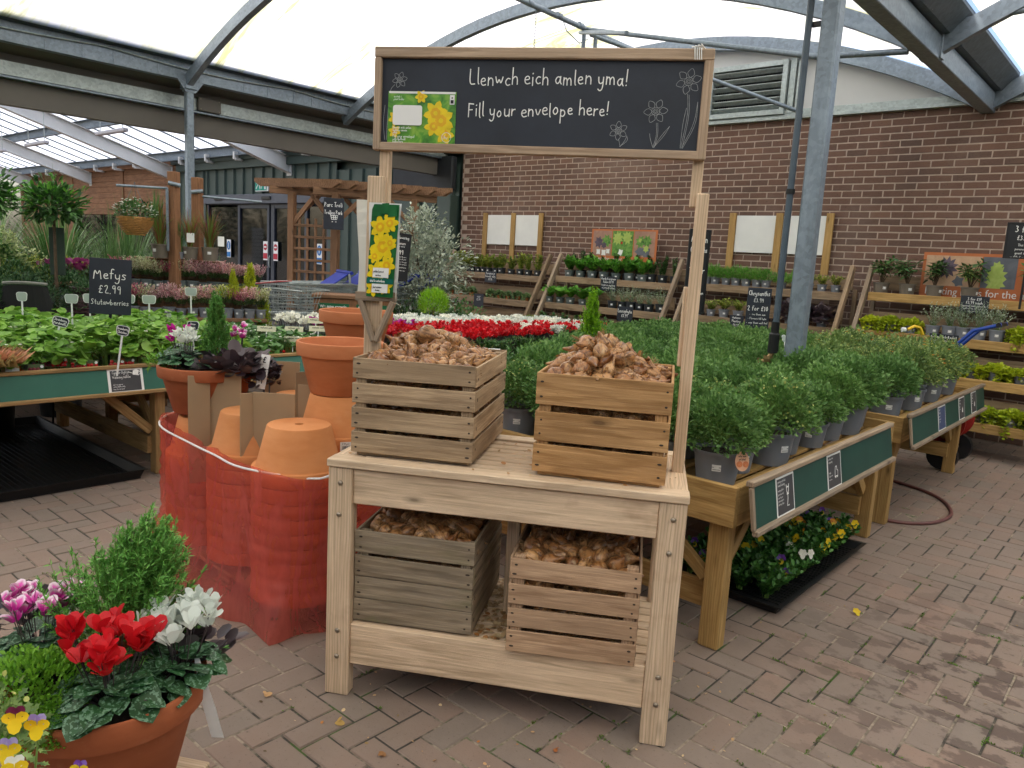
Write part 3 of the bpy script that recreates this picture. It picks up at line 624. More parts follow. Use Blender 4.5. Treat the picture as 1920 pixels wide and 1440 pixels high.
# ---------------------------------------------------------------- entrance building
EY=9.2
def entrance():
    t=thing('green_clad_wall','dark green ribbed metal wall around the sliding entrance doors','wall',(0,EY,0))
    b=MB(); x=-19.15
    def panel(x0,x1,z0,z1):
        # ribbed sheet
        vs=[];x=x0
        prof=[]
        while x<x1: 
            for dx,dy in((0,0),(.02,-.045),(.05,-.045),(.07,0)):
                if x+dx<=x1: prof.append((x+dx,dy))
            x+=.4
        prof.append((x1,0)); n=len(prof)
        vs=[(px,py,z0) for px,py in prof]+[(px,py,z1) for px,py in prof]
        b.add(vs,[(i,i+1,n+i+1,n+i) for i in range(n-1)])
    panel(-19.15,-17.75,0,3.28); panel(-17.75,-12.7,2.66,3.28); panel(-12.7,-9.32,0,3.12)
    b.build('ribbed_sheet',M_DGREEN,t)
    b=MB(); b.box((-14.2,-.03,3.36),(9.9,.14,.18),ch=.01); b.box((-17.7,-.06,1.33),(.1,.1,2.66),ch=.005); b.box((-12.72,-.06,1.33),(.16,.1,2.66),ch=.005); b.box((-10.6,-.07,1.5),(.5,.14,3.0),ch=.01); b.box((-9.5,-.09,1.3),(.32,.18,2.6),ch=.01)
    b.build('trim',M_DGREEN,t)
    b=MB(); b.box((-10.9,.16,1.8),(3.6,.04,3.6)); b.box((-18.55,.16,1.8),(1.3,.04,3.6)); b.box((-15.3,.16,3.2),(5.2,.04,.9)); b.box((-14.3,.0,3.52),(10,.3,.16)); b.build('backing_wall',M_DGREEN,t)
    b=MB(); b.box((-10.1,-.1,2.95),(1.5,.12,.55),ch=.02); b.build('eaves_box',plain('dark_eaves',(.02,.024,.028),.6),t)
    # dark interior box behind the doors
    b=MB(); b.box((-15.2,2.6,-.0),(5.4,5,.01)); b.box((-15.2,5.0,1.4),(5.4,.05,2.8)); b.box((-18,2.6,1.4),(.05,5,2.8)); b.box((-12.4,2.6,1.4),(.05,5,2.8)); b.box((-15.2,2.6,2.8),(5.4,5,.05)); b.build('interior_wall',plain('dim_interior',(.012,.012,.013),.7),t)
    b=MB()
    for i in range(9): b.box((-17+random.uniform(0,4),1.6+random.uniform(0,2),random.uniform(.3,1.1)),(random.uniform(.3,.8),.4,random.uniform(.5,1.1)),ch=.02,mat=i%3)
    b.build('display',[plain('shop_tan',(.12,.08,.04)),plain('shop_grey',(.07,.075,.08)),plain('shop_green',(.03,.05,.03))],t)
    d=thing('sliding_doors','dark grey framed glass sliding doors with blue and red stickers','door',(0,EY-.02,0))
    fm=plain('anthracite_frame',(.035,.042,.06),.4)
    b=MB(); b.box((-15.2,-.08,2.59),(4.85,.16,.2),ch=.008); b.build('header',plain('grey_header',(.075,.085,.11),.4),d)
    for x in(-16.9,-14.9):
        b=MB(); b.box((x,-.17,2.6),(.34,.04,.07),ch=.012); b.build('sensor',M_BPLAS,d)
    b=MB()
    for x in(-17.6,-16.2,-15.0,-14.82,-13.6,-12.84): b.box((x,-.03,1.24),(.09 if x!=-14.82 else .13,.06,2.48),ch=.004)
    for x0,x1 in((-16.2,-15.0),(-14.82,-13.6)): b.box(((x0+x1)/2,-.03,2.44),(x1-x0-.1,.05,.09),ch=.003); b.box(((x0+x1)/2,-.03,.08),(x1-x0-.1,.05,.16),ch=.003)
    b.box((-15.2,-.02,2.49),(4.8,.05,.03)); b.build('door_frame',fm,d)
    gm,gnt,gbs=newmat('door_glass'); gbs.inputs['Base Color'].default_value=(.006,.007,.008,1); gbs.inputs['Roughness'].default_value=.04; gbs.inputs['Specular IOR Level'].default_value=.6; gbs.inputs['Alpha'].default_value=.8
    for x0,x1 in((-17.55,-16.25),(-16.15,-15.05),(-14.75,-13.65),(-13.55,-12.9)):
        b=MB(); b.box(((x0+x1)/2,-.02,1.25),(x1-x0,.008,2.36)); b.build('glass_pane',gm,d)
    blu=plain('sticker_blue',(.02,.16,.42)); red=plain('sticker_red',(.45,.02,.04))
    def sticker(x,c,round_):
        b=MB(); b.box((x,-.07,1.5),(.17,.004,.4),mat=0)
        if round_=='no':
            b.lathe([(.0001,0),(.07,0),(.07,.003)],20,mat=1,xf=Matrix.Translation((x,-.073,1.58))@Matrix.Rotation(PI/2,4,'X')); b.box((x,-.079,1.58),(.1,.003,.03),mat=0); b.box((x,-.075,1.39),(.15,.004,.12),mat=1)
        else:
            b.lathe([(.0001,0),(.075,0),(.075,.003)],20,mat=1,xf=Matrix.Translation((x,-.073,1.57))@Matrix.Rotation(PI/2,4,'X')@Matrix.Scale(1.35,4,(0,1,0))); b.box((x,-.079,1.57),(.02,.003,.12),mat=0); b.box((x,-.075,1.37),(.15,.004,.11),mat=1)
        b.build('sticker',[M_PAPER,c],d)
    sticker(-16.62,blu,'keep'); sticker(-15.08,red,'no'); sticker(-14.68,red,'no'); sticker(-13.1,blu,'keep')
    b=MB(); b.tube([(-14.86,-.1,1.15),(-14.86,-.12,1.2),(-14.86,-.12,1.35),(-14.86,-.1,1.4)],.012,8); b.build('handle',M_GALVL,d)
    s=thing('exit_sign','green and white emergency exit sign above the sliding doors','sign',(-15.22,EY-.09,2.88)); gg=plain('exit_green',(.0,.28,.2),.5)
    b=MB(); b.box((0,0,0),(.52,.03,.26),ch=.004); b.build('plate',M_WHITE,s); b=MB(); b.box((-.02,-.018,0),(.45,.006,.22)); b.build('green_field',gg,s)
    b=MB(); pl=Plane((0,-.0225,0),(1,0,0),(0,0,1))
    for q in ([(-.2,-.07),(-.15,-.01),(-.12,.03),(-.07,-.01),(-.05,-.08)],[(-.12,.03),(-.09,.07)],[(-.18,.04),(-.12,.05),(-.06,.02)],[(.0,-.07),(.0,.06)],[(-.035,.03),(0,.07),(.035,.03)]): stroke(b,pl,q,.024,.001)
    b.poly([pl.pt(x,y,.001) for x,y in((.12,-.09),(.18,-.09),(.18,.09),(.12,.09))]); b.lathe([(.0001,0),(.022,0),(.022,.002)],12,xf=Matrix.Translation((-.07,-.024,.075))@Matrix.Rotation(PI/2,4,'X'))
    b.build('running_figure',M_WHITE,s)
    # timber clad part
    t=thing('timber_clad_wall','brown horizontal timber boarded wall under the translucent roof','wall',(0,EY,0))
    b=MB()
    for k in range(23):
        z=k*.15+.075
        if 1.1<z<2.25: segs=((-30.6,-26.2),(-22.9,-22.4),(-19.9,-19.2))
        else: segs=((-30.6,-19.2),)
        for x0,x1 in segs: b.box(((x0+x1)/2,0,z),(x1-x0,.04,.146),ch=.004)
    for x in(-30.6,-26.1,-22.45,-19.3): b.box((x,-.035,1.7),(.2,.03,3.4),ch=.004)
    b.box((-24.5,-.035,2.3),(8,.03,.12),ch=.004); b.box((-25,.02,3.5),(11.6,.2,.12)); b.build('board',M_CLAD,t)
    b=MB(); b.box((-24.6,.06,1.7),(3.3,.02,1.2)); b.box((-21.15,.06,1.7),(2.5,.02,1.2)); b.build('window',gm,t)
    b=MB(); b.box((-25,1.2,1.7),(11.2,.05,3.4)); b.build('back_wall',plain('window_dark',(.03,.03,.03)),t)
    b=MB()
    for k in range(14): b.box((-31.0,-.02,.2+k*.16),(.9,.04,.14),ch=.01)
    tag(b.build('white_boarding',M_WHITE),'short white boarded wall end beyond the bay tree','wall')
    # canopy roof: slope rising towards the viewer
    def rz(y): return 3.5+(9.2-y)*.30
    m,nt,bs=newmat('milky_corrugated_sheet'); v=nd(nt,'TexCoord').outputs['Object']
    c=ramp(nt,noise(nt,mapping(nt,v,(2,.3,.3)),1.5,3),[(.3,(.8,.83,.86)),(.7,(.93,.94,.95))]).outputs[0]
    tr=nd(nt,'BsdfTranslucent'); nt.links.new(c,tr.inputs[0]); nt.links.new(tr.outputs[0],nt.nodes['Material Output'].inputs[0])
    b=MB(); vs=[];n=0
    xs=np.arange(-42,-9.7,.16)
    for i,x in enumerate(xs): 
        dz=.02*(i%2); vs+= [(x,9.5,rz(9.5)+dz+.2),(x,1.0,rz(1.0)+dz+.2)]
    b.add(vs,[(2*i,2*i+2,2*i+3,2*i+1) for i in range(len(xs)-1)]); troof=tag(b.build('translucent_roof',m),'milky translucent sloping roof over the entrance','roof')
    for k,x in enumerate((-34.7,-29.7,-24.65,-19.55,-14.3,)):
        b=MB(); a=Vector((x,9.2,rz(9.2)-.24)); c_=Vector((x,2.0,rz(2.0)-.24))
        b.beam(a,c_,.02,.3,ch=.0); 
        for s in(-1,1): b.beam(a+Vector((0,0,s*.155)),c_+Vector((0,0,s*.155)),.16,.016,ch=0)
        b.box(a+Vector((0,-.02,-.02)),(.17,.02,.36)); tag(b.build('rafter',M_WSTEEL),['white steel rafter far beyond the timber wall','white steel rafter at the far left of the canopy','white steel rafter ending over the timber wall','white steel rafter ending beside the left post','white steel rafter ending above the sliding doors'][k],'rafter')
    for k,y in enumerate((9.0,7.3,5.5,3.7)):
        b=MB(); z=rz(y)+.06; b.box((-26,y,z),(32.5,.012,.2)); b.box((-26,y-.04,z+.1),(32.5,.09,.012)); b.box((-26,y-.04,z-.1),(32.5,.09,.012))
        tag(b.build('purlin',M_GALV),['grey steel purlin along the foot of the sloping canopy roof','second grey steel purlin up the canopy roof','third grey steel purlin up the canopy roof','topmost grey steel purlin of the canopy roof'][k],'purlin')
    b=MB(); x=-41.0
    while x<-10: b.beam((x,9.3,rz(9.3)+.18),(x,1.2,rz(1.2)+.18),.035,.03,ch=0); x+=.83
    b.build('glazing_bars',M_GALVD,troof)
    x=-30; ta=thing('purlin_cleats','row of white steel cleats below the lowest canopy purlin','brackets',(0,0,0))
    while x<-11.2: b=MB(); b.box((x,8.95,rz(9)-.05),(.07,.1,.16),ch=.004); b.box((x+.02,9.06,rz(9)-.13),(.07,.26,.05),ch=.004); b.build('cleat',M_WSTEEL,ta); x+=1.27
    for k,(x,y,z) in enumerate(((-27.5,5.6,3.55),(-22.8,6.3,3.55),(-19.6,6.2,3.55),(-15.6,6.2,3.55))):
        t=thing('strip_light',['unlit strip light at the far left of the row','unlit strip light second from the left in the row','unlit strip light third from the left in the row','unlit strip light nearest the left post'][k],'ceiling light',(x,y,z),0,'unlit strip lights under the canopy'); 
        b=MB(); b.box((0,0,0),(1.3,.1,.07),ch=.015); b.build('housing',plain('light_grey_housing',(.45,.44,.47),.5),t)
        b=MB(); 
        for s in(-.5,.5): b.tube([(s,0,.03),(s,0,rz(y)-z+.1)],.008,5)
        b.build('hanger_wire',M_GALVL,t)
entrance()

b=MB(); b.box((-4,-5.6,1.75),(24,.2,3.5)); tag(b.build('added_shade_wall_back',M_DGREEN),'unseen dark wall added behind the viewer to block low sky light','wall')  # unseen wall, added to block low skylight and deepen shade under the benches
b=MB(); b.box((6.2,2,1.75),(.2,15,3.5)); tag(b.build('added_shade_wall_right',M_DGREEN),'unseen dark wall added right of the viewer to block low sky light','wall')  # second unseen wall, added so that light falls more from above
# ---------------------------------------------------------------- display stand
SO=Vector((-2.163,1.553,0)); SA=R(30.6); SM=Matrix.Translation(SO)@Matrix.Rotation(SA,4,'Z')
def sw(u,v,z): return SM@Vector((u,v,z))
def stand():
    t=thing('display_stand','pale timber display table with tall posts and a chalkboard holding four bulb crates','display stand',SO,SA)
    W,Dp,TZ=1.23,.6,.885
    for u in(.045,W-.045):
        for v in(.0275,Dp-.0275):
            b=MB(); b.box((u,v,(TZ-.03)/2),(.088,.055,TZ-.03),ch=.004); o=b.build('leg',M_STAND,t)
            if v<.1:
                [(bolts(q,[p_],.0095),q.build('bolt',M_BOLT,o,smooth=40)) for q,p_ in ((MB(),(u+.002,0,.80)),(MB(),(u-.002,0,.685)),(MB(),(u,0,.25)),(MB(),(u,0,.15)))]
    b=MB(); b.box((W/2,.03,.79),(W-.178,.04,.128),ch=.004); b.build('upper_front_rail',M_STAND,t)
    b=MB(); b.box((W/2,.03,.2),(W-.178,.04,.155),ch=.004); b.build('lower_front_rail',M_STAND,t)
    b=MB()
    for z,h in((.79,.12),(.2,.14)):
        b.box((W/2,Dp-.03,z),(W-.178,.04,h),ch=.004)
        for u in(.03,W-.03): b.box((u,Dp/2,z),(.035,Dp-.112,h),ch=.004)
    b.box((.62,Dp/2,.5),(.05,.03,.6),ch=.003); b.build('side_rail',M_STAND,t)
    b=MB(); b.box((W/2,.03,TZ-.014),(W+.006,.075,.028),ch=.003); b.box((W/2,Dp-.03,TZ-.014),(W+.006,.075,.028),ch=.003)
    for u in(.05,W-.05): b.box((u,Dp/2,TZ-.0145),(.1,Dp-.136,.027),ch=.003)
    v=.07+.035
    while v<Dp-.08: b.box((W/2,v,TZ-.0135),(W-.204,.048,.022),ch=.004); v+=.062
    b.build('table_top',M_STAND,t)
    b=MB(); v=.075
    while v<Dp-.06: b.box((W/2,v,.262),(W-.09,.052,.02),ch=.003); v+=.062
    b.build('lower_shelf',M_STAND,t)
    # uprights
    V=.3
    b=MB(); b.box((.045,V-.02,1.378),(.06,.03,.986),ch=.003); b.box((.066,V+.012,1.93),(.038,.032,.76),ch=.003); b.build('left_post',M_STAND,t)
    b=MB(); b.box((1.2,V-.0,1.36),(.042,.035,.99),ch=.003); b.box((1.176,V+.02,2.06),(.036,.032,.5),ch=.003); b.box((1.178,V+.03,1.4),(.026,.03,.28),ch=.003); b.build('right_post',M_STAND,t)
    b=MB(); y=V-.05; b.box((.065,y,1.44),(.155,.02,.034),rot=(0,R(-2),0),ch=.002)
    b.beam((.005,y+.002,1.425),(.06,y+.002,1.275),.02,.026,up=(0,1,0)); b.beam((.132,y+.001,1.425),(.068,y+.001,1.275),.02,.026,up=(0,1,0)); b.build('bracket',M_OLD,t)
    # chalkboard
    x0,x1,z0,z1=.028,1.196,1.963,2.315; yb=V-.01; fw=.034
    b=MB(); b.box(((x0+x1)/2,yb,z1-.018),(x1-x0,.036,.036),ch=.003); b.box(((x0+x1)/2,yb,z0+.014),(x1-x0-.05,.034,.028),ch=.003)
    for x in(x0+.0125,x1-.0155): b.box((x,yb,(z0+z1)/2-.018),(.025 if x<.5 else .031,.034,z1-z0-.036),ch=.003)
    b.build('sign_frame',wood('sign_frame_timber',(.62,.46,.33),(.44,.31,.21),grey=.15,var=.4),t)
    b=MB(); b.box(((x0+x1)/2,yb+.006,(z0+z1)/2-.004),(x1-x0-.05,.012,z1-z0-.06)); cb=b.build('chalkboard',M_BOARD,t)
    pl=Plane((0,yb,0),(1,0,0),(0,0,1)); b=MB()
    def fit(text,x,y,h,xe,slope,wd):
        nat=sum((GL[c][0]+.12)*h if c in GL else .36*h for c in text); chalk(b,pl,text,x,y,h,wd,slope,sx=(xe-x)/nat,jit=.08)
    fit('Llenwch eich amlen yma!',.372,2.192,.052,.925,.016,.0036); fit('Fill your envelope here!',.372,2.085,.047,.868,.035,.0036)
    b.build('chalk_writing',M_CHALK,cb); b=MB()
    def daff(x,y,s,stem,rot=0,leaves=()):
        wd=.0012; k=0
        for i in range(6):
            a=rot+i*PI/3; c,sn=math.cos(a),math.sin(a)
            q=[(0.3,0),(.6,.33),(.85,.2),(1.1,.02),(.85,-.22),(.55,-.3),(.3,0)]
            stroke(b,pl,chaik([(x+s*(px*c-py*sn),y+s*(px*sn+py*c)) for px,py in q]),wd,.001+.0001*k); k+=1
        for rr in(.34,.2,.1): stroke(b,pl,[(x+s*rr*math.cos(i*PI/6)*(1+.1*(i%2)),y+s*rr*math.sin(i*PI/6)) for i in range(13)],wd,.0018+rr*.001)
        for q in stem: stroke(b,pl,chaik(q),wd,.0025)
        for q in leaves: stroke(b,pl,chaik(q),wd,.0027)
    daff(1.12,2.215,.04,[[(1.12,2.175),(1.127,2.11),(1.112,2.0)],[(1.125,2.172),(1.132,2.11),(1.117,2.0)]],.3,[[(1.114,2.0),(1.15,2.08),(1.155,2.15)],[(1.118,2.0),(1.157,2.08),(1.155,2.15)],[(1.11,2.0),(1.112,2.08),(1.12,2.13)]])
    daff(1.02,2.118,.038,[[(1.025,2.08),(1.03,2.04),(1.02,2.0)],[(1.03,2.08),(1.034,2.04),(1.024,2.0)]],.1,[[(1.022,2.0),(1.045,2.04),(1.07,2.07)],[(1.022,2.0),(1.055,2.04),(1.07,2.07)],[(1.02,2.0),(1.008,2.03),(1.006,2.045)]])
    daff(.9,2.052,.03,[[(.903,2.025),(.91,2.0)]],.5,[[(.91,2.0),(.925,2.02),(.93,2.035)],[(.908,2.0),(.935,2.02),(.93,2.035)]])
    daff(.118,2.207,.026,[[(.1,2.19),(.08,2.17),(.074,2.0)],[(.068,2.0),(.06,2.06),(.066,2.12)]],.2)
    b.build('chalk_drawing',plain('faint_chalk',(.36,.37,.38),.9,.25,60),cb)
    # string tied round the right top corner
    b=MB()
    for k in range(4): b.tube([(1.13+k*.007,yb-.02,2.317),(1.133+k*.007,yb-.021,2.28),(1.135+k*.007,yb-.022,2.279)],.002,5); b.tube([(1.12+k*.01,yb-.018,2.319+.003*k),(1.16,yb-.0,2.322),(1.17-k*.006,yb+.02,2.319)],.002,5)
    b.build('string',M_WHITE,t)
stand()
def daff_art(b,pl,cx,cy,s,ymat,omat,rot=0,z=.001,tr=.42):
    """one daffodil printed on a face: six petals and a trumpet"""
    for i in range(6):
        a=rot+i*PI/3; c,sn=math.cos(a),math.sin(a); q=[(.1,-.1),(.45,-.34),(.85,-.24),(1.08,0),(.85,.24),(.45,.34),(.1,.1)]
        b.poly([pl.pt(cx+s*(px*c-py*sn),cy+s*(px*sn+py*c),z+.0002*i) for px,py in q],ymat,rnd=random.random())
    b.poly([pl.pt(cx+s*tr*math.cos(k*PI/7)*(1+.12*(k%2)),cy+s*tr*math.sin(k*PI/7)*(1+.12*(k%2)),z+.0016) for k in range(14)],omat)
    b.poly([pl.pt(cx+s*tr*.45*math.cos(k*PI/5),cy+s*tr*.45*math.sin(k*PI/5),z+.002) for k in range(10)],ymat)
def artmat(name,cols,sc=14):
    m,nt,bs=newmat(name); c=ramp(nt,noise(nt,nd(nt,'TexCoord').outputs['Object'],sc,3,.6,1.0),[(.3+.4*i/(len(cols)-1),x) for i,x in enumerate(cols)])
    nt.links.new(c.outputs[0],bs.inputs['Base Color']); bs.inputs['Roughness'].default_value=.3; return m
M_YEL=plain('print_yellow',(.8,.6,.01),.35,.12,30); M_YEL2=plain('print_deep_yellow',(.75,.42,.01),.35,.1,30); M_GRN=artmat('print_green',[(.02,.12,.01),(.1,.32,.02),(.32,.5,.06)]); M_DGRN=plain('print_dark_green',(.01,.12,.03),.35,.2,20); M_TEAL=plain('print_teal',(.0,.11,.08),.4)
def envelope():
    t=thing('envelope_poster','laminated green envelope print with yellow daffodils fixed on the chalkboard','poster',sw(0,.2905,0),SA)
    x0,x1,z0,z1=.078,.328,1.985,2.168; pl=Plane((0,-.004,0),(1,0,0),(0,0,1)); b=MB(); b.box(((x0+x1)/2,-.0025,(z0+z1)/2),(x1-x0,.002,z1-z0)); b.build('print',M_GRN,t)
    b=MB(); b.box(((x0+x1)/2,-.0045,z1-.004),(x1-x0-.006,.001,.007)); 
    q=[]; 
    for cx,cz,a0 in((.198,2.112,0),(.106,2.112,90),(.106,2.06,180),(.198,2.06,270)):
        for k in range(4): a=R(a0+30*k); q.append(pl.pt(cx+.008*math.cos(a),cz+.008*math.sin(a),.0042))
    b.poly(q); b.poly([pl.pt(*p,.004) for p in((.306,2.125),(.323,2.125),(.323,2.157),(.306,2.157))]); b.build('white_panel',M_PAPER,t)
    b=MB(); 
    for cx,cz,s,r in((.255,2.095,.042,.2),(.276,2.07,.046,.6),(.25,2.05,.034,.1),(.29,2.025,.034,.9),(.108,2.075,.026,.3),(.105,2.03,.022,.8),(.2,2.15,.022,.1)): daff_art(b,pl,cx,cz,s,0,1,r,.0005+random.random()*.0015)
    b.build('flower_print',[M_YEL,M_YEL2],t)
    b=MB(); 
    for y,tx in((2.146,'archeb i'),(2.137,'plant bulbs')): chalk(b,pl,tx,.1,y,.007,.0009,z=.004)
    for i,y in enumerate((2.04,2.031,2.023,2.009,2.0,1.992)): chalk(b,pl,['llenwch eich amlen','bylbiau cennin','pedr','Fill your envelope!','with daffodil','bulbs here'][i],.1,y,.0075 if i!=3 else .009,.0012,z=.004)
    b.lathe([(.016,0),(.0175,0)],20,xf=Matrix.Translation((.298,-.0085,2.013))@Matrix.Rotation(PI/2,4,'X')); chalk(b,pl,'i4u',.286,2.008,.012,.0014,z=.0045); b.build('print_text',M_PAPER,t)
    b=MB(); b.poly([pl.pt(*p,.0052) for p in((.309,2.128),(.32,2.128),(.32,2.14),(.309,2.14))]); b.poly([pl.pt(.3145+.003*math.cos(k),2.147+.003*math.sin(k),.0052) for k in range(6)]); b.build('stamp',M_TXT,t)
envelope()
def daffpack():
    t=thing('daffodil_poster','two sided plastic sleeve with tall yellow daffodil picture hung on the left post','poster',sw(.035,.255,0),SA+R(-6))
    def bent(x0,x1,z0,z1,y,curl,tilt):
        vs=[];n=8
        for i in range(n+1):
            f=i/n; z=z0+(z1-z0)*f
            for s in(0,1): vs.append((x0+(x1-x0)*s+tilt*(f-.5)+.006*math.sin(f*5),y-curl*math.sin(f*PI)*(.4+s*.4)-(.02*f*f if s==0 else 0),z))
        return vs,[(2*i,2*i+1,2*i+3,2*i+2) for i in range(n)]
    b=MB(); vs,fs=bent(.0,.118,1.435,1.775,-.0,.012,.018); b.add(vs,fs); b.build('white_sleeve',M_WHITE,t)
    b=MB(); vs,fs=bent(-.055,.02,1.435,1.785,.02,.01,.006); b.add(vs,fs); b.build('back_sheet',plain('cream_sheet',(.72,.7,.62),.35,.04),t)
    b=MB(); pl=Plane((.059,-.016,1.605),(1,0,.05),(-.05,0,1)); pl=Plane((.059,-.0165,1.605),(1,0,0),(.05,0,1))
    b.poly([pl.pt(x,y,0) for x,y in((-.053,-.165),(.053,-.165),(.053,.165),(-.053,.165))],3,th=.001,nrm=pl.n)
    for cx,cy,s,r in((.0,.015,.05,.2),(-.015,.085,.04,.7),(.022,.1,.034,.1),(.03,.03,.026,.5),(-.033,-.02,.026,.2),(-.02,-.075,.036,.4),(.025,-.05,.034,.9),(.02,-.125,.03,.2),(-.025,-.135,.03,.6)):
        cx=max(-.052+s*.9,min(.052-s*.9,cx)); daff_art(b,pl,cx,cy,s,0,1,r,.001+random.random()*.002,tr=.4)
    for x,y in((-.03,.14),(.03,.14),(.0,.15)): b.poly([pl.pt(x+dx*.018,y+dy*.02,.004) for dx,dy in((-1,-1),(1,-.8),(.8,1),(-.7,.9))],3)
    b.poly([pl.pt(x,y,.006) for x,y in((-.03,-.15),(.033,-.15),(.033,-.118),(-.03,-.118))],4); b.poly([pl.pt(x,y,.006) for x,y in((-.03,-.095),(.033,-.095),(.033,-.06),(-.03,-.06))],4)
    b.poly([pl.pt(x,y,.0065) for x,y in((-.053,-.117),(.053,-.117),(.053,-.097),(-.053,-.097))],5)
    chalk(b,pl,'golden harvest',-.027,-.077,.009,.0011,z=.0068,mat=6,sx=.62); chalk(b,pl,'narcissus',-.018,-.09,.008,.001,z=.0068,mat=6,sx=.6); chalk(b,pl,'ideal for naturalising',-.038,-.111,.009,.0013,z=.0072,mat=4,sx=.62); chalk(b,pl,'plant september',-.025,-.133,.007,.001,z=.0068,mat=6,sx=.62); chalk(b,pl,'december',-.015,-.143,.006,.001,z=.0068,mat=6,sx=.6)
    b.build('daffodil_print',[M_YEL,M_YEL2,M_YEL,M_DGRN,M_PAPER,M_TEAL,M_TXT],t)
daffpack()
# ---------------------------------------------------------------- crates
def crate(name,label,u,v,z,rows,mat,wd=.44,dp=.54,rz=0,rows2=None,ht=.34):
    M=SM@Matrix.Translation((u,v,z))@Matrix.Rotation(rz,4,'Z')
    t=thing(name,label,'crate',M.translation,SA+rz); th=.009
    for x in(th+.02,wd-th-.02):
        for y in(th+.02,dp-th-.02):
            b=MB(); b.box((x,y,ht/2-.004),(.038,.038,ht-.012),ch=.002,along=2); b.build('corner_post',mat,t)
    def slats(rws,face):
        b=MB(); nb=[]
        for z0,z1 in rws:
            j=random.uniform(-.003,.003); tl=random.uniform(-.007,.007); zc=(z0+z1)/2
            ov=random.uniform(-.002,.005)
            if face in('front','back'):
                y=th/2 if face=='front' else dp-th/2; b.box((wd/2,y+random.uniform(-.001,.001),zc),(wd+ov,th,z1-z0),rot=(0,tl,0),ch=.0015)
                if face=='front':
                    for x in(.018,wd-.018):
                        for dz in(.22,-.25): nb.append(Matrix.Translation((x+random.uniform(-.004,.004),-.0008,zc+dz*(z1-z0)))@Matrix.Rotation(PI/2,4,'X'))
            else:
                x=th/2 if face=='left' else wd-th/2; b.box((x+(-.0025 if face=='left' else .0025),dp/2,zc+j),(th,dp-2*th-.001+ov,z1-z0),rot=(tl*.7,0,0),ch=.0015)
                if face=='right':
                    for y in(.03,dp-.03): nb.append(Matrix.Translation((wd+.0035,y,zc+random.uniform(-.01,.01)))@Matrix.Rotation(PI/2,4,'Y'))
        o=b.build({'front':'front_slats','back':'back_slats','left':'side_slats','right':'side_slats'}[face],mat,t)
        if nb:
            b=MB()
            for xf in nb: b.lathe([(.0001,.0012),(.0032,.0008),(.0036,0)],7,xf=xf@Matrix.Scale(random.uniform(1,2.4),4,(1,0,0)))
            b.build('nail',M_NAIL,o)
    slats(rows,'front'); slats(rows2 or rows,'right'); slats(rows2 or rows,'left'); slats(rows,'back')
    b=MB()
    for k in range(6): b.box((.05+k*(wd-.1)/5,dp/2,.003),(.055,dp-.03,.008),ch=.001)
    for y in(.035,dp-.035): b.box((wd/2,y,-.008),(wd-.03,.03,.012),ch=.001)
    b.build('base_board',mat,t)
    return M,wd,dp,ht
# bulbs
def mat_bulb():
    m,nt,bs=newmat('papery_bulb_skin'); v=attr(nt,'wc').outputs['Vector']; oi=nd(nt,'ObjectInfo').outputs['Random']; at=attr(nt,'rnd').outputs['Fac']
    add=nd(nt,'Math',operation='ADD'); nt.links.new(oi,add.inputs[0]); nt.links.new(at,add.inputs[1]); fr=nd(nt,'Math',operation='FRACT'); nt.links.new(add.outputs[0],fr.inputs[0])
    c=ramp(nt,fr.outputs[0],[(0,(.32,.13,.04)),(.25,(.48,.235,.08)),(.45,(.25,.09,.027)),(.7,(.56,.31,.125)),(1,(.38,.16,.05))]).outputs[0]
    s=noise(nt,mapping(nt,v,(70,70,11)),1,4,.7); c=mixc(nt,ramp(nt,s,[(.4,(.85,.85,.85)),(.55,(0,0,0))]).outputs[0],c,(.1,.035,.012))
    c=mixc(nt,ramp(nt,noise(nt,v,30,3),[(.56,(0,0,0)),(.68,(.5,.5,.5))]).outputs[0],c,(.6,.42,.24))
    nt.links.new(c,bs.inputs['Base Color']); bs.inputs['Roughness'].default_value=.34; bs.inputs['Specular IOR Level'].default_value=.55; bump(nt,bs,s,.5,.003); return m
M_BULB=mat_bulb(); M_ROOT=plain('dry_roots',(.3,.17,.075),.9,.4,60)
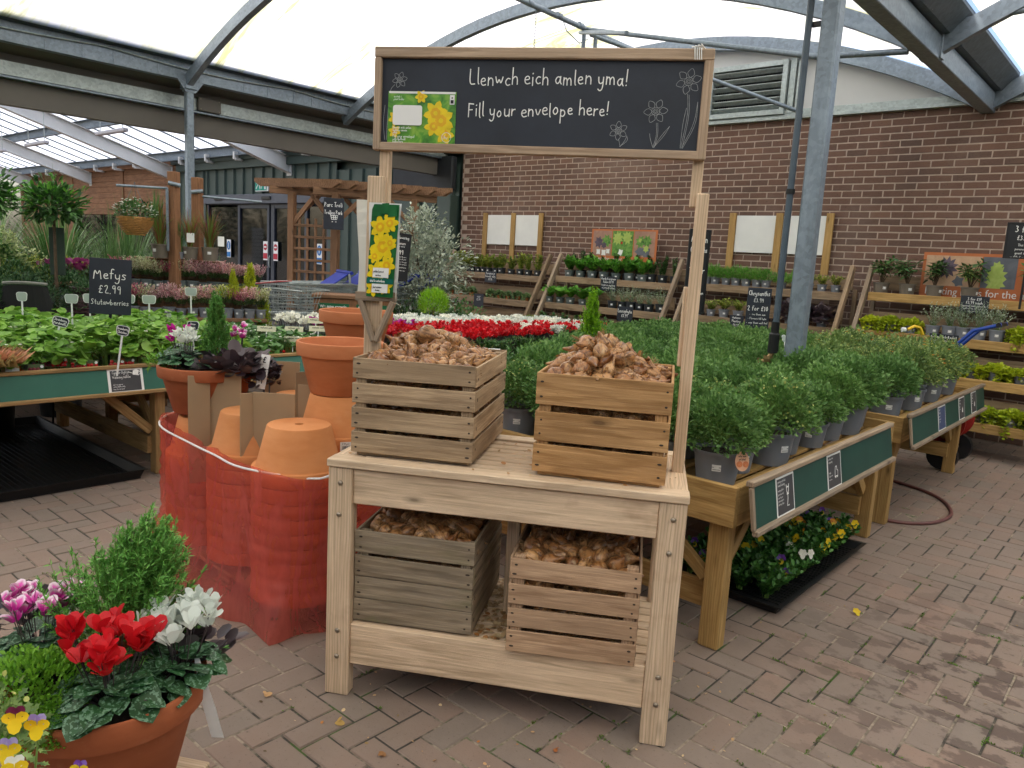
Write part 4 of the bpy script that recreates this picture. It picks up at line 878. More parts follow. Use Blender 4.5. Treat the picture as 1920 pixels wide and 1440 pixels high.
def bulbmesh(k):
    g=np.random.default_rng(100+k); b=MB(); n=14; sc=g.uniform(.9,1.15); fat=g.uniform(.85,1.15); bend=g.uniform(-.03,.03)
    prof=[(.006,0),(.018,.002),(.029,.013),(.0345,.03),(.033,.046),(.025,.06),(.0145,.071),(.0095,.081),(.0075,.09),(.004,.097)]; nk=g.uniform(.75,1.5); prof=[(r,z if z<.065 else .065+(z-.065)*nk) for r,z in prof]
    vs=[];ph=g.uniform(0,6)
    for i,(r,z) in enumerate(prof):
        for j in range(n):
            a=2*PI*j/n; rr=r*fat*(1+.10*math.sin(2*a+ph)+.05*math.sin(5*a+3*z*40)+g.normal(0,.035)); vs.append((rr*math.cos(a)+bend*(z/.118)**2,rr*math.sin(a),z*sc-.045))
    fs=[(i*n+j,i*n+(j+1)%n,(i+1)*n+(j+1)%n,(i+1)*n+j) for i in range(len(prof)-1) for j in range(n)]+[tuple(range(n))[::-1],tuple(range(len(prof)*n-n,len(prof)*n))]
    b.add(vs,fs,0)
    if k%3==1: # daughter bulb
        vs2=[(x*.55+.028,y*.55,z*.6-.008) for x,y,z in vs]; b.add(vs2,fs,0)
    for q in range(26): # roots
        a=g.uniform(0,2*PI); r=g.uniform(.004,.014); p0=Vector((r*math.cos(a),r*math.sin(a),-.044)); d=Vector((math.cos(a),math.sin(a),-1.4))*g.uniform(.008,.02); p1=p0+d; p2=p1+Vector((g.normal(0,.012),g.normal(0,.012),g.uniform(-.012,.006)))
        w=Vector((-math.sin(a),math.cos(a),0))*.0012; b.add([p0-w,p0+w,p1+w,p1-w,p2],[(0,1,2,3),(3,2,4)],1)
    for q in range(3): # loose skin flakes
        a=g.uniform(0,2*PI); z=g.uniform(-.02,.03); r=.034; c=Vector((r*math.cos(a),r*math.sin(a),z)); tn=Vector((-math.sin(a),math.cos(a),0))*.012; up=Vector((math.cos(a)*.5,math.sin(a)*.5,1))*.016
        b.add([c-tn-up*.5,c+tn-up*.4,c+tn*.7+up*.8,c-tn*.5+up*.6],[(0,1,2,3)],0,None,g.random())
    return b.mesh('bulb',[M_BULB,M_ROOT],smooth=70)
BULBS=[bulbmesh(k) for k in range(7)]
def mergemesh(name,items,mats):
    """items: list of (mesh, matrix) merged into one mesh with their attributes"""
    cache={};Vs=[];L=[];S=[];MI=[];RN=[];WC=[];off=0
    for me,mx in items:
        if me.name not in cache:
            v=np.zeros(len(me.vertices)*3,'f'); me.vertices.foreach_get('co',v); l=np.zeros(len(me.loops),'i'); me.loops.foreach_get('vertex_index',l)
            s=np.zeros(len(me.polygons),'i'); me.polygons.foreach_get('loop_total',s); mi=np.zeros(len(me.polygons),'i'); me.polygons.foreach_get('material_index',mi)
            r=np.zeros(len(me.vertices),'f'); me.attributes['rnd'].data.foreach_get('value',r); w=np.zeros(len(me.vertices)*3,'f'); me.attributes['wc'].data.foreach_get('vector',w)
            cache[me.name]=(v.reshape(-1,3),l,s,mi,r,w.reshape(-1,3))
        v,l,s,mi,r,w=cache[me.name]; M=np.array(mx); Vs.append(v@M[:3,:3].T+M[:3,3]); L.append(l+off); S.append(s); MI.append(mi); RN.append((r+random.random())%1); WC.append(w); off+=len(v)
    V=np.concatenate(Vs);L=np.concatenate(L);S=np.concatenate(S)
    me=bpy.data.meshes.new(name); me.vertices.add(len(V)); me.vertices.foreach_set('co',V.astype('f').ravel()); me.loops.add(len(L)); me.loops.foreach_set('vertex_index',L)
    me.polygons.add(len(S)); me.polygons.foreach_set('loop_start',np.concatenate([[0],np.cumsum(S)[:-1]]).astype('i')); me.update(calc_edges=True)
    for m in mats: me.materials.append(m)
    me.polygons.foreach_set('material_index',np.concatenate(MI)); me.polygons.foreach_set('use_smooth',np.ones(len(S),dtype=bool))
    a=me.attributes.new('wc','FLOAT_VECTOR','POINT'); a.data.foreach_set('vector',np.concatenate(WC).astype('f').ravel()); a=me.attributes.new('rnd','FLOAT','POINT'); a.data.foreach_set('value',np.concatenate(RN).astype('f')); me.update(); return me
def rrot(lie=1.0):
    d=Vector((random.gauss(0,1),random.gauss(0,1),random.gauss(.25,.45)*1)); d.normalize(); return d.to_track_quat('Z','Y').to_matrix().to_4x4()@Matrix.Rotation(random.uniform(0,6.28),4,'Z')
def fill(M,wd,dp,ht,n,heap,label,grp,deeplabel):
    """individual bulbs over the top of the heap; packed bulbs below seen only through the slats"""
    pts=[];tries=0
    while len(pts)<n and tries<20000:
        tries+=1; x=random.uniform(.045,wd-.045); y=random.uniform(.045,dp-.045); dmin=.044 if tries<9000 else .036
        if all((x-a)**2+(y-b_)**2>dmin**2 for a,b_ in pts): pts.append((x,y))
    for x,y in pts:
        z=heap(x/wd,y/dp)+random.uniform(-.012,.014); mx=M@Matrix.Translation((x,y,z))@rrot()@Matrix.Scale(random.uniform(.7,.98),4)
        o=bpy.data.objects.new('flower_bulb',random.choice(BULBS)); COL.objects.link(o); o.matrix_world=mx; tag(o,label,'bulb',grp)
    items=[]
    for k in range(int(n*2.2)):
        x=random.uniform(.065,wd-.065); y=random.uniform(.065,dp-.065); z=heap(x/wd,y/dp)-random.uniform(.035,.08); items.append((random.choice(BULBS),Matrix.Translation((x,y,z))@rrot()@Matrix.Scale(.95,4)))
    for k in range(70): items.append((BULBS[random.choice((0,2,3,5,6))],Matrix.Translation((random.uniform(.06,wd-.06),random.uniform(.058,.075),random.uniform(.05,ht-.07)))@rrot()@Matrix.Scale(.72,4)))
    for k in range(70): items.append((BULBS[random.choice((0,2,3,5,6))],Matrix.Translation((wd-random.uniform(.058,.075),random.uniform(.06,dp-.06),random.uniform(.05,ht-.07)))@rrot()@Matrix.Scale(.72,4)))
    o=bpy.data.objects.new('packed_bulbs',mergemesh('packed_bulbs',items,[M_BULB,M_ROOT])); COL.objects.link(o); o.matrix_world=M; tag(o,deeplabel,'bulbs',None,'stuff')
    # straw-like root fibres over the heap
    P=[]
    for k in range(int(n*12)):
        x=random.uniform(.05,wd-.05); y=random.uniform(.05,dp-.05); z=heap(x/wd,y/dp)+random.uniform(-.01,.03); a=random.uniform(0,6.28); L=random.uniform(.012,.035)
        p0=np.array([x,y,z]); d=np.array([math.cos(a),math.sin(a),random.uniform(-.3,.6)])*L; P.append([p0,p0+d*.5+rng.normal(0,.004,3),p0+d+rng.normal(0,.006,3)])
    o=link('root_fibres',npmesh('root_fibres',[tubes_np(P,[.0013,.001,.0005],3)],[M_ROOT])); o.matrix_world=M; tag(o,'dry root fibres lying over '+deeplabel.split(' packed')[0].replace('bulbs','the bulbs')+' '+grp.split('bulbs ')[-1],'root fibres',None,'stuff')
ra=crate('wooden_crate','tan slatted crate of bulbs on the table top, left one',.057,.062,.9,[(.0,.073),(.087,.16),(.178,.248),(.265,.336)],M_CRA)
fill(*ra,80,lambda a,b:.305+.04*math.sin(PI*a)*math.sin(PI*b)+(.04 if b>.55 and a<.6 else 0),'brown papery bulb heaped in the tan crate at the left of the table top','bulbs in the tan top left crate','bulbs packed inside the tan top left crate')
rb=crate('wooden_crate','orange brown crate with three broad slats on the right of the table top',.71,.05,.9,[(.0,.095),(.108,.208),(.232,.338)],M_CRB,.44,.5,R(-1.5))
fill(*rb,80,lambda a,b:.305+.12*math.exp(-((a-.42)**2+(b-.5)**2)/.085),'brown papery bulb in the high heap of the orange brown crate','bulbs in the orange top right crate','bulbs packed inside the orange brown top right crate')
rc=crate('wooden_crate','weathered grey slatted crate on the lower shelf, left one',.094,.03,.287,[(.0,.082),(.085,.165),(.168,.243),(.256,.338)],M_CRC,.435,.5)
fill(*rc,62,lambda a,b:.3+.05*b+.02*math.sin(PI*a),'brown bulb in the weathered grey crate on the lower shelf','bulbs in the grey lower left crate','bulbs packed inside the weathered grey lower left crate')
rd=crate('wooden_crate','pinkish slatted crate with knots on the lower shelf, right one',.665,-.012,.285,[(-.01,.066),(.08,.147),(.162,.232),(.252,.322)],M_CRD,.437,.5,R(1.0))
fill(*rd,62,lambda a,b:.285+.05*b+.02*math.sin(PI*a),'brown bulb in the pinkish crate on the lower shelf','bulbs in the pinkish lower right crate','bulbs packed inside the pinkish lower right crate')
def litter(name,n,M,rx,ry,label,cols,s=.02):
    P=[];D=[]
    for k in range(n): P.append((random.uniform(*rx),random.uniform(*ry),random.uniform(.002,.006))); D.append((random.gauss(0,1),random.gauss(0,1),random.gauss(0,.15)))
    o=link(name,npmesh(name,[place(L_ROUND,P,D,rng.uniform(s*.3,s,n),rng.normal(0,.35,n),widen=.7)],[cols])); o.matrix_world=M; tag(o,label,'bulb skins',None,'stuff')
M_FLAKE=leafm('bulb_skin_flakes',[(.5,.33,.18),(.36,.2,.09),(.6,.45,.28),(.42,.16,.04)],.6,.1)
litter('bulb_skins',90,SM@Matrix.Translation((0,0,.886)),(.02,1.2),(.02,.56),'papery bulb skins scattered on the table top',M_FLAKE)
litter('bulb_skins',340,SM@Matrix.Translation((0,0,.273)),(.5,.68),(.03,.55),'papery bulb skins lying between the two lower crates',M_FLAKE,.03)
litter('bulb_skins',90,SM@Matrix.Translation((0,0,.001)),(-.1,1.5),(-.3,.7),'papery bulb skins fallen on the paving round the stand',M_FLAKE,.015)
# ---------------------------------------------------------------- terracotta pots
def potprof(r=.2,rb=.135,h=.24,rim=.065,th=.014):
    rr=r*.9
    return [(.018,.0),(rb*.97,.0),(rb,.004),(rr-.003,h-rim-.004),(rr,h-rim),(r*.975,h-rim+.002),(r*.985,h-rim+.006),(r,h-.008),(r-.003,h-.002),(r-.008,h),(r-th,h-.004),(rr-th,h-rim),(rb-th,.016),(.018,.016),(.018,.0)]
def potmesh(name,mat,**k):
    b=MB(); b.lathe(potprof(**k),48); return b.mesh(name,mat,smooth=38)
PM=potmesh('pot_body',M_TERRA); PML=potmesh('pot_body_pale',M_TERRAL)
def clay(me,loc,label,grp=None,inv=False,name='terracotta_pot'):
    o=link(name,me,None,loc); o.rotation_euler=(PI if inv else 0,0,random.uniform(0,6.28)); 
    if inv: o.location=(loc[0],loc[1],loc[2]+.24)
    return tag(o,label,'plant pot',grp)
stacks=[((-2.79,1.85),.853,'nearest the stand leg'),((-3.215,1.87),.838,'in the middle of the row'),((-3.64,1.875),.745,'below the planted bowl'),((-3.45,2.3),.838,'behind the middle stack'),((-3.87,2.62),.84,'standing furthest back left')]
for (x,y),top,nm in stacks:
    z=top-.24; k=0
    while z>.09:
        if k==0: clay(PML,(x,y,z),'upturned terracotta pot with drainage hole topping the stack '+nm,None,True)
        else: clay(PM,(x,y,z),'terracotta pot nested upside down in the stack '+nm,'pots stacked '+nm,True)
        z-=.0645; k+=1
# the tall stacks of upright pots behind the stand
AX_,AY_=-2.9,2.14
for k,z in enumerate((.705,.64,.575,.51,.445,.38,.315,.25,.185,.12)):
    clay(PML if k==0 else PM,(AX_,AY_,z),'pinkish upturned pot with a barcode sticker below the big upright pot' if k==0 else 'terracotta pot nested upside down under the big upright pot',None if k==0 else 'pots stacked under the big upright pot',True)
clay(PM,(AX_,AY_,.948),'big empty upright terracotta pot left of the bracketed post')
for k,z in enumerate((.8,.735,.67,.605,.54,.475,.41,.345,.28,.215,.15)):
    clay(PM,(-3.39,2.6,z),'terracotta pot nested upside down beneath the rearmost upright pot','pots stacked at the rear',True)
clay(PM,(-3.39,2.6,1.042),'rearmost empty upright terracotta pot, highest of all')
def barcode(x,y,z,az,r):
    t=thing('barcode_sticker','white barcode sticker on the rim of the '+('pinkish upturned pot' if z>.7 else 'pot just below it'),'sticker',(x,y,z),az)
    b=MB(); b.box((r+.0015,0,0),(.001,.062,.04)); b.build('label_sheet',M_PAPER,t); b=MB()
    yy=-.02
    while yy<.012: wd=random.choice((.0012,.002,.003)); b.box((r+.0025,yy,-.006),(.0006,wd,.016)); yy+=wd+.0018
    pl=Plane((r+.0025,0,0),(0,1,0),(0,0,1)); chalk(b,pl,'3.99 pot',-.022,.008,.008,.001,z=.0003); b.box((r+.0025,.022,-.006),(.0006,.006,.006)); b.build('bars',M_TXT,t)
az=math.atan2(-AY_,-AX_)
barcode(AX_,AY_,.738,az+.18,.2); barcode(AX_,AY_,.673,az+.28,.2)
# pallet
b=MB(); 
for k in range(7): b.box((-3.22,1.76+k*.15,.095),(1.16,.1,.018),ch=.003)
for k in range(3):
    for j in range(3): b.box((-3.72+k*.5,1.78+j*.42,.04),(.1,.1,.08),ch=.004)
    b.box((-3.72+k*.5,2.2,.0795),(.09,.95,.012),ch=.002)
o=b.build('pallet',M_OLD); tag(o,'weathered timber pallet under the red wrapped pots','pallet')
def smoothp(p,n=8):
    out=[]; p=[Vector(q) for q in p]; p=[p[0]]+p+[p[-1]]
    for i in range(1,len(p)-2):
        for k in range(n): t_=k/n; out.append(.5*((2*p[i])+(-p[i-1]+p[i+1])*t_+(2*p[i-1]-5*p[i]+4*p[i+1]-p[i+2])*t_*t_+(-p[i-1]+3*p[i]-3*p[i+1]+p[i+2])*t_**3))
    out.append(p[-2]); return out
# red plastic film
def film():
    m,nt,bs=newmat('red_plastic_film'); v=nd(nt,'TexCoord').outputs['Object']
    fold=noise(nt,mapping(nt,v,(1,1,.35)),6,5,.65,1.5)
    bs.inputs['Base Color'].default_value=(.78,.19,.17,1); bs.inputs['Roughness'].default_value=.22; bs.inputs['Specular IOR Level'].default_value=.55
    bump(nt,bs,fold,.35,.02)
    tr=nd(nt,'BsdfTransparent'); tr.inputs[0].default_value=(.98,.6,.5,1); tl=nd(nt,'BsdfTranslucent'); tl.inputs[0].default_value=(.85,.2,.15,1)
    m1=nd(nt,'MixShader'); m1.inputs[0].default_value=.35; nt.links.new(bs.outputs[0],m1.inputs[1]); nt.links.new(tl.outputs[0],m1.inputs[2])
    m2=nd(nt,'MixShader'); nt.links.new(ramp(nt,fold,[(.35,(.5,.5,.5)),(.65,(.72,.72,.72))]).outputs[0],m2.inputs[0]); nt.links.new(m1.outputs[0],m2.inputs[1]); nt.links.new(tr.outputs[0],m2.inputs[2]); nt.links.new(m2.outputs[0],nt.nodes['Material Output'].inputs[0])
    circ=[(-2.79,1.85),(-3.215,1.87),(-3.64,1.875),(-3.87,2.62),(-3.39,2.6),(-2.9,2.14),(-3.1,2.68)]
    C=Vector((-3.25,2.2)); n=168; nz=26; vs=[];fs=[]
    def hull(a,r):
        d=Vector((math.cos(a),math.sin(a))); best=0
        for cx,cy_ in circ:      # distance from C along d to the outline of each disc
            oc=Vector((cx,cy_))-C; pr=oc.dot(d); h2=r*r-(oc.length_squared-pr*pr)
            if h2>0: best=max(best,pr+math.sqrt(h2))
        return best
    raw=[hull(2*PI*i/n,.213) for i in range(n)]
    box=[]
    for i in range(n):        # squarer outline near the ground (pallet corners)
        a=2*PI*i/n; d=(math.cos(a),math.sin(a)); t_=9
        for nx,ny,o_ in((1,0,.62),(-1,0,.6),(0,1,.66),(0,-1,.57)):
            q=nx*d[0]+ny*d[1]
            if q>.01: t_=min(t_,o_/q)
        box.append(t_)
    sm=[min(max(raw[(i+k)%n] for k in range(-1,2)),1.2) for i in range(n)]
    # tie gaps: cling between discs but do not dive right in
    conv=[max(sm[i],.5*(sm[(i-7)%n]+sm[(i+7)%n])*.97) for i in range(n)]
    for kk in (4,8,12):
        th_=2*PI*kk/n; conv=[max(conv[i],.95*2*conv[(i-kk)%n]*conv[(i+kk)%n]*math.cos(th_)/(conv[(i-kk)%n]+conv[(i+kk)%n])) for i in range(n)]
    conv=[sum(conv[(i+k)%n]*(4-abs(k)) for k in range(-3,4))/16 for i in range(n)]
    for j in range(nz+1):
        f=j/nz
        for i in range(n):
            a=2*PI*i/n; ztop=.705+.04*math.cos(a-3.3)+.012*math.sin(5*a)+.008*math.sin(13*a)
            if math.sin(a)>.3: ztop-=.15
            z=.004+(ztop-.004)*f
            r=conv[i]*(1)+.0065*math.sin(z*2*PI/.0645+.6)*(f>.12)
            k=max(0,1-z/.3); k=k*k*(3-2*k)
            r=r*(1-k)+(max(box[i],conv[i]-.03)+.055+.018*math.sin(9*a)+.014*math.sin(17*a+2))*k
            if a>3.3 and a<4.05: r+=.05*max(0,math.sin((a-3.3)/.75*PI))*(1-abs(f-.12)/.3 if abs(f-.12)<.3 else 0)*.6
            r+=.004*math.sin(23*a+9*z)+.003*math.sin(41*a-14*z)
            vs.append((C.x+math.cos(a)*r,C.y+math.sin(a)*r,z))
    for j in range(nz):
        for i in range(n): fs.append((j*n+i,j*n+(i+1)%n,(j+1)*n+(i+1)%n,(j+1)*n+i))
    b=MB(); b.add(vs,fs); o=b.build('red_film',m,smooth=75); tag(o,'torn red translucent plastic film wrapped round the stacked pots','plastic film')
    # rope round the top edge
    pts=[]; T0=nz*n
    for i in range(n):
        a=2*PI*i/n
        if 3.05<a<6.0 and i%11==0: p=Vector(vs[T0+i]); q=(p.xy-C).normalized(); s=(a-3.05)/2.95; pts.append((p.x+q.x*.022,p.y+q.y*.022,p.z+.025-.055*math.sin(PI*s)))
    b=MB(); b.tube(smoothp(pts+[sw(.02,.12,.87)],5),.0048,7); tag(b.build('rope',plain('white_rope',(.72,.7,.68),.8,.12,90)),'white rope tied round the top of the red film','rope')
film()
# cardboard dividers
def card(x,y,z0,z1,wd,az,tilt,label):
    t=MB(); n=5; vs=[]
    for q in(0,1):
        for i in range(n+1):
            f=i/n; z=z0+(z1-z0)*f
            for s in(-.5,.5): vs.append((s*wd,.006*q+.006*math.sin(f*PI)+tilt*f*.05,z))
    m=2*(n+1); fs=[(2*i,2*i+1,2*i+3,2*i+2) for i in range(n)]+[(m+2*i+2,m+2*i+3,m+2*i+1,m+2*i) for i in range(n)]+[(2*n,2*n+1,m+2*n+1,m+2*n)]+[(2*i,2*i+2,m+2*i+2,m+2*i) for i in range(n)]+[(2*i+3,2*i+1,m+2*i+1,m+2*i+3) for i in range(n)]
    t.add(vs,fs); o=t.build('cardboard_sheet',M_CARD,None,None,(x,y,0),(0,0,az)); tag(o,label,'cardboard')
# facing direction towards the viewer is about azimuth 40 deg left of +Y
card(-3.42,1.84,.45,.985,.17,R(34),.3,'brown cardboard sheet standing beside the planted terracotta bowl'); card(-3.47,1.75,.45,.975,.1,R(75),.2,'narrow cardboard sheet edge on beside the planted bowl')
card(-3.0,1.86,.45,.955,.19,R(38),-.2,'brown cardboard sheet in front, between two upturned pots'); card(-3.07,1.78,.45,.95,.08,R(82),.1,'cardboard strip edge on at the left of the front sheet')
card(-3.03,2.1,.45,.96,.19,R(28),0,'brown cardboard sheet left of the tall pot stack, behind the front pot'); card(-3.2,2.18,.45,1.0,.14,R(75),0,'tall cardboard sheet edge on behind the dividers')
card(-3.62,2.28,.45,.99,.2,R(40),.2,'cardboard sheet at the back near the white price tag')
# ---------------------------------------------------------------- leaf and petal materials
G3=lambda a,b,c:[a,b,c]
M_CHRY=leafm('chrysanthemum_leaf',[(.08,.18,.05),(.165,.31,.085),(.12,.245,.065),(.28,.44,.15)])
M_CHRYD=leafm('dark_chrysanthemum_leaf',[(.1,.18,.06),(.18,.28,.09),(.27,.38,.13)])
M_BUD=leafm('flower_bud',[(.25,.36,.1),(.42,.45,.14),(.3,.3,.08)],.5,.1)
M_ORANGE=leafm('orange_bloom',[(.6,.15,.02),(.8,.35,.03),(.45,.07,.02)],.5,.15)
M_STRAW=leafm('strawberry_leaf',[(.13,.28,.04),(.22,.42,.06),(.33,.54,.12),(.15,.32,.06)],.42,.3)
M_STEMG=plain('green_stem',(.14,.24,.05),.5,.2,20); M_STEMB=plain('brown_stem',(.09,.06,.035),.8,.3,20)
M_STRAWD=leafm('dark_strawberry_leaf',[(.05,.14,.035),(.09,.22,.05),(.14,.28,.09)],.42,.25)
M_BERRY=plain('red_berry',(.55,.02,.02),.25,.2,40)
M_LETT=leafm('red_lettuce',[(.55,.22,.13),(.62,.34,.2),(.72,.36,.32),(.4,.32,.12)],.45,.35)
M_CYL=leafm('cyclamen_leaf',[(.025,.075,.03),(.04,.1,.04),(.03,.11,.035)],.4,.12,.4,edge=(6,.53,(.15,.27,.17)))
M_CYLF=leafm('far_cyclamen_leaf',[(.02,.07,.025),(.05,.11,.05)],.4,.15)
M_RED=leafm('red_petal',[(.62,.008,.02),(.75,.02,.03),(.5,.004,.015)],.45,.3); M_WHT=leafm('white_petal',[(.86,.86,.83),(.92,.91,.9)],.5,.3)
M_MAG=leafm('magenta_petal',[(.5,.01,.3),(.6,.03,.4),(.42,.01,.26)],.45,.3); M_PINK=leafm('pink_petal',[(.62,.15,.35),(.75,.4,.55)],.45,.3)
def twotone():
    m,nt,bs=newmat('pink_petal_with_white_edge'); w_=nd(nt,'SeparateXYZ'); nt.links.new(attr(nt,'wc').outputs['Vector'],w_.inputs[0])
    ab=nd(nt,'Math',operation='ABSOLUTE'); nt.links.new(w_.outputs[1],ab.inputs[0]); ad=nd(nt,'Math',operation='MULTIPLY_ADD'); nt.links.new(ab.outputs[0],ad.inputs[0]); ad.inputs[1].default_value=1.1; nt.links.new(w_.outputs[0],ad.inputs[2])
    c=ramp(nt,ad.outputs[0],[(.3,(.55,.01,.3)),(.75,(.68,.1,.42)),(1.0,(.82,.66,.74))]).outputs[0]; nt.links.new(c,bs.inputs['Base Color']); bs.inputs['Roughness'].default_value=.5; return m
M_TWO=twotone()
M_CON=leafm('conifer_green',[(.1,.27,.05),(.16,.4,.08),(.26,.52,.13)],.5,.2); M_CONY=leafm('golden_conifer',[(.2,.42,.02),(.34,.6,.03),(.12,.3,.02)],.5,.3)
M_HEU=leafm('dark_purple_leaf',[(.035,.022,.034),(.07,.045,.055),(.11,.085,.1)],.35,.08,.5)
M_THY=leafm('bright_thyme_leaf',[(.08,.22,.02),(.16,.36,.03),(.22,.44,.05),(.1,.26,.03)],.45,.25)
M_GRS=leafm('grass_blade',[(.05,.12,.035),(.09,.19,.05),(.15,.24,.09)],.5,.2); M_GRSV=leafm('variegated_grass_blade',[(.09,.18,.06),(.24,.32,.14),(.06,.14,.04)],.5,.25)
M_RGR=leafm('red_grass_blade',[(.22,.03,.03),(.3,.08,.05),(.12,.22,.04),(.25,.28,.07)],.5,.25)
M_SILV=leafm('silver_leaf',[(.36,.41,.35),(.5,.54,.47),(.27,.33,.27)],.6,.1); M_GOLD=leafm('gold_variegated_leaf',[(.34,.4,.06),(.13,.23,.03),(.5,.5,.12),(.2,.3,.05)],.45,.2)
M_LIME=leafm('lime_gold_leaf',[(.42,.5,.02),(.55,.6,.04),(.3,.4,.02)],.45,.3); M_BRG=leafm('fresh_green_leaf',[(.07,.24,.03),(.13,.36,.05),(.2,.45,.07)],.4,.3)
M_DKG=leafm('deep_green_leaf',[(.025,.07,.02),(.045,.12,.032),(.08,.18,.05)],.35,.12,.5); M_SHRUB=leafm('shrub_green_leaf',[(.035,.1,.028),(.07,.17,.045),(.12,.25,.075)],.4,.15)
M_IVY=leafm('ivy_leaf',[(.06,.15,.05),(.3,.38,.2),(.1,.2,.07)],.45,.15); M_HEB=leafm('hebe_leaf',[(.025,.075,.028),(.045,.12,.04),(.08,.16,.06)],.45,.1)
M_HEAP=leafm('heather_pink',[(.75,.36,.44),(.85,.6,.6),(.62,.2,.33),(.88,.78,.7)],.6,.2); M_HEAR=leafm('heather_red',[(.55,.09,.18),(.68,.24,.34),(.45,.1,.16)],.6,.2); M_HEAW=leafm('heather_cream',[(.8,.78,.6),(.5,.58,.28),(.78,.68,.6)],.6,.2); M_HEAY=leafm('heather_yellow_green',[(.6,.62,.03),(.42,.52,.03),(.75,.72,.06)],.6,.2)
M_CREAM=leafm('creamy_bloom',[(.5,.55,.25),(.65,.68,.38),(.4,.48,.18)],.6,.3); M_PURP=leafm('purple_cabbage_leaf',[(.22,.02,.12),(.35,.05,.2),(.15,.1,.1)],.45,.15)
M_VY=leafm('yellow_viola_petal',[(.8,.5,.01),(.85,.62,.02)],.5,.3); M_VP=leafm('purple_viola_petal',[(.16,.03,.35),(.28,.16,.6)],.5,.3); M_VO=leafm('orange_viola_petal',[(.7,.22,.02),(.8,.35,.03)],.5,.3); M_VL=leafm('lilac_viola_petal',[(.36,.26,.65),(.45,.38,.72)],.5,.3); M_VDK=leafm('maroon_viola_petal',[(.1,.008,.035),(.16,.015,.06)],.5,.2)
M_VG=leafm('viola_leaf',[(.03,.11,.02),(.06,.18,.035),(.1,.26,.06)],.4,.2)
# ---------------------------------------------------------------- plant prototypes
def lf(name,mats,*parts): return npmesh(name,list(parts),mats)
def potm(r,rb,h,mat,tag_=True,rim=.018,n=24):
    b=MB(); b.lathe([(.001,.0),(rb,.0),(r*.93,h-rim),(r,h-rim+.002),(r,h),(r-.006,h),(r-.008,h-.02),(.001,h-.02)],n); me=b.mesh('pot',mat,smooth=45)
    s=MB(); s.lathe([(.001,h-.016),(r-.009,h-.018)],n); so_=s.mesh('compost',M_SOIL)
    out=[('pot',me,[('compost',so_)])]
    if tag_:
        l=MB(); w_=min(.04,r*.42); z=h*.55; rr=rb+(r*.93-rb)*(z/(h-rim))+.002; hh=w_*.75
        vs=[]; 
        for q in(-1,0,1):
            a=-PI/2+q*w_/rr/2; vs+= [(rr*math.cos(a),rr*math.sin(a),z-hh/2),(rr*1.01*math.cos(a),rr*1.01*math.sin(a),z+hh/2)]
        l.add(vs,[(0,2,3,1),(2,4,5,3)]); 
        for zz in(.1,-.25): 
            vs=[(p[0]*1.015,p[1]*1.015,z+(p[2]-z)*.0+zz*hh+dz) for p,dz in((vs[0],-.035*hh),(vs[4],-.035*hh),(vs[4],.035*hh),(vs[0],.035*hh))]; l.add(vs,[(0,1,2,3)],1); vs=[(rr*math.cos(-PI/2+q*w_/rr/2),rr*math.sin(-PI/2+q*w_/rr/2),z) for q in(-.8,0,.8) for _ in(0,1)]
            vs[0]=(vs[0][0],vs[0][1],z-hh/2); 
        out.append(('pot_label',l.mesh('pot_label',[M_PAPER,M_TXT])))
    return out
def rdir(n,up=.5,sp=1.): d=rng.normal(0,sp,(n,3)); d[:,2]=np.abs(d[:,2])*.4+up; return d
def chrys(seed,n=1500,rx=.185,rz=.17,z0=.225,mat=M_CHRY,buds=0,blooms=0,size=.023):
    p,d=dome(n,rx,rz,z0,.5,.13,seed,.25,full=.3); parts=[place(L_LOBE,p,d,rng.uniform(size*.65,size*1.25,n),rng.normal(0,.7,n))]
    mats=[mat,M_STEMG]
    sp=[]; 
    for k in range(26): a=rng.random()*6.28; r=rng.random()*rx*.8; q=np.array([r*math.cos(a),r*math.sin(a),z0+rz*.5]); sp.append([np.array([q[0]*.15,q[1]*.15,.18]),q*[.6,.6,1]-[0,0,.06],q])
    parts.append(tubes_np(sp,[.004,.003,.002],4,1))
    out=[('foliage',lf('foliage',mats,*parts))]
    if buds:
        p,d=dome(buds,rx*1.04,rz*1.08,z0,.93,.1,seed,.2,full=.1); parts=[place(L_ROUND,p,rdir(buds),rng.uniform(.007,.012,buds),rng.normal(0,1,buds))]; 
        out.append(('bud',lf('buds',[M_BUD],*parts)))
    if blooms:
        p,d=dome(blooms,rx*1.05,rz*1.08,z0,.95,.1,seed+9,.3,full=0); P=np.repeat(p,8,0); a=np.tile(np.arange(8)*PI/4,blooms); D=np.stack([np.cos(a),np.sin(a),np.full(len(a),.5)],1)
        out.append(('flowers',lf('flowers',[M_ORANGE],place(L_OVAL,P,D,.014))))
    return out
def mound(name,mat,tpl,n,rx,rz,z0,size,seed=1,inner=.5,up=.2,full=.3,widen=1,lump=.14,extra=None):
    p,d=dome(n,rx,rz,z0,inner,lump,seed,up,full=full); parts=[place(tpl,p,d,rng.uniform(size*.7,size*1.25,n),widen=widen)]
    mats=[mat]
    if extra: parts+=extra[0]; mats+=extra[1]
    return [(name,lf(name,mats,*parts))]
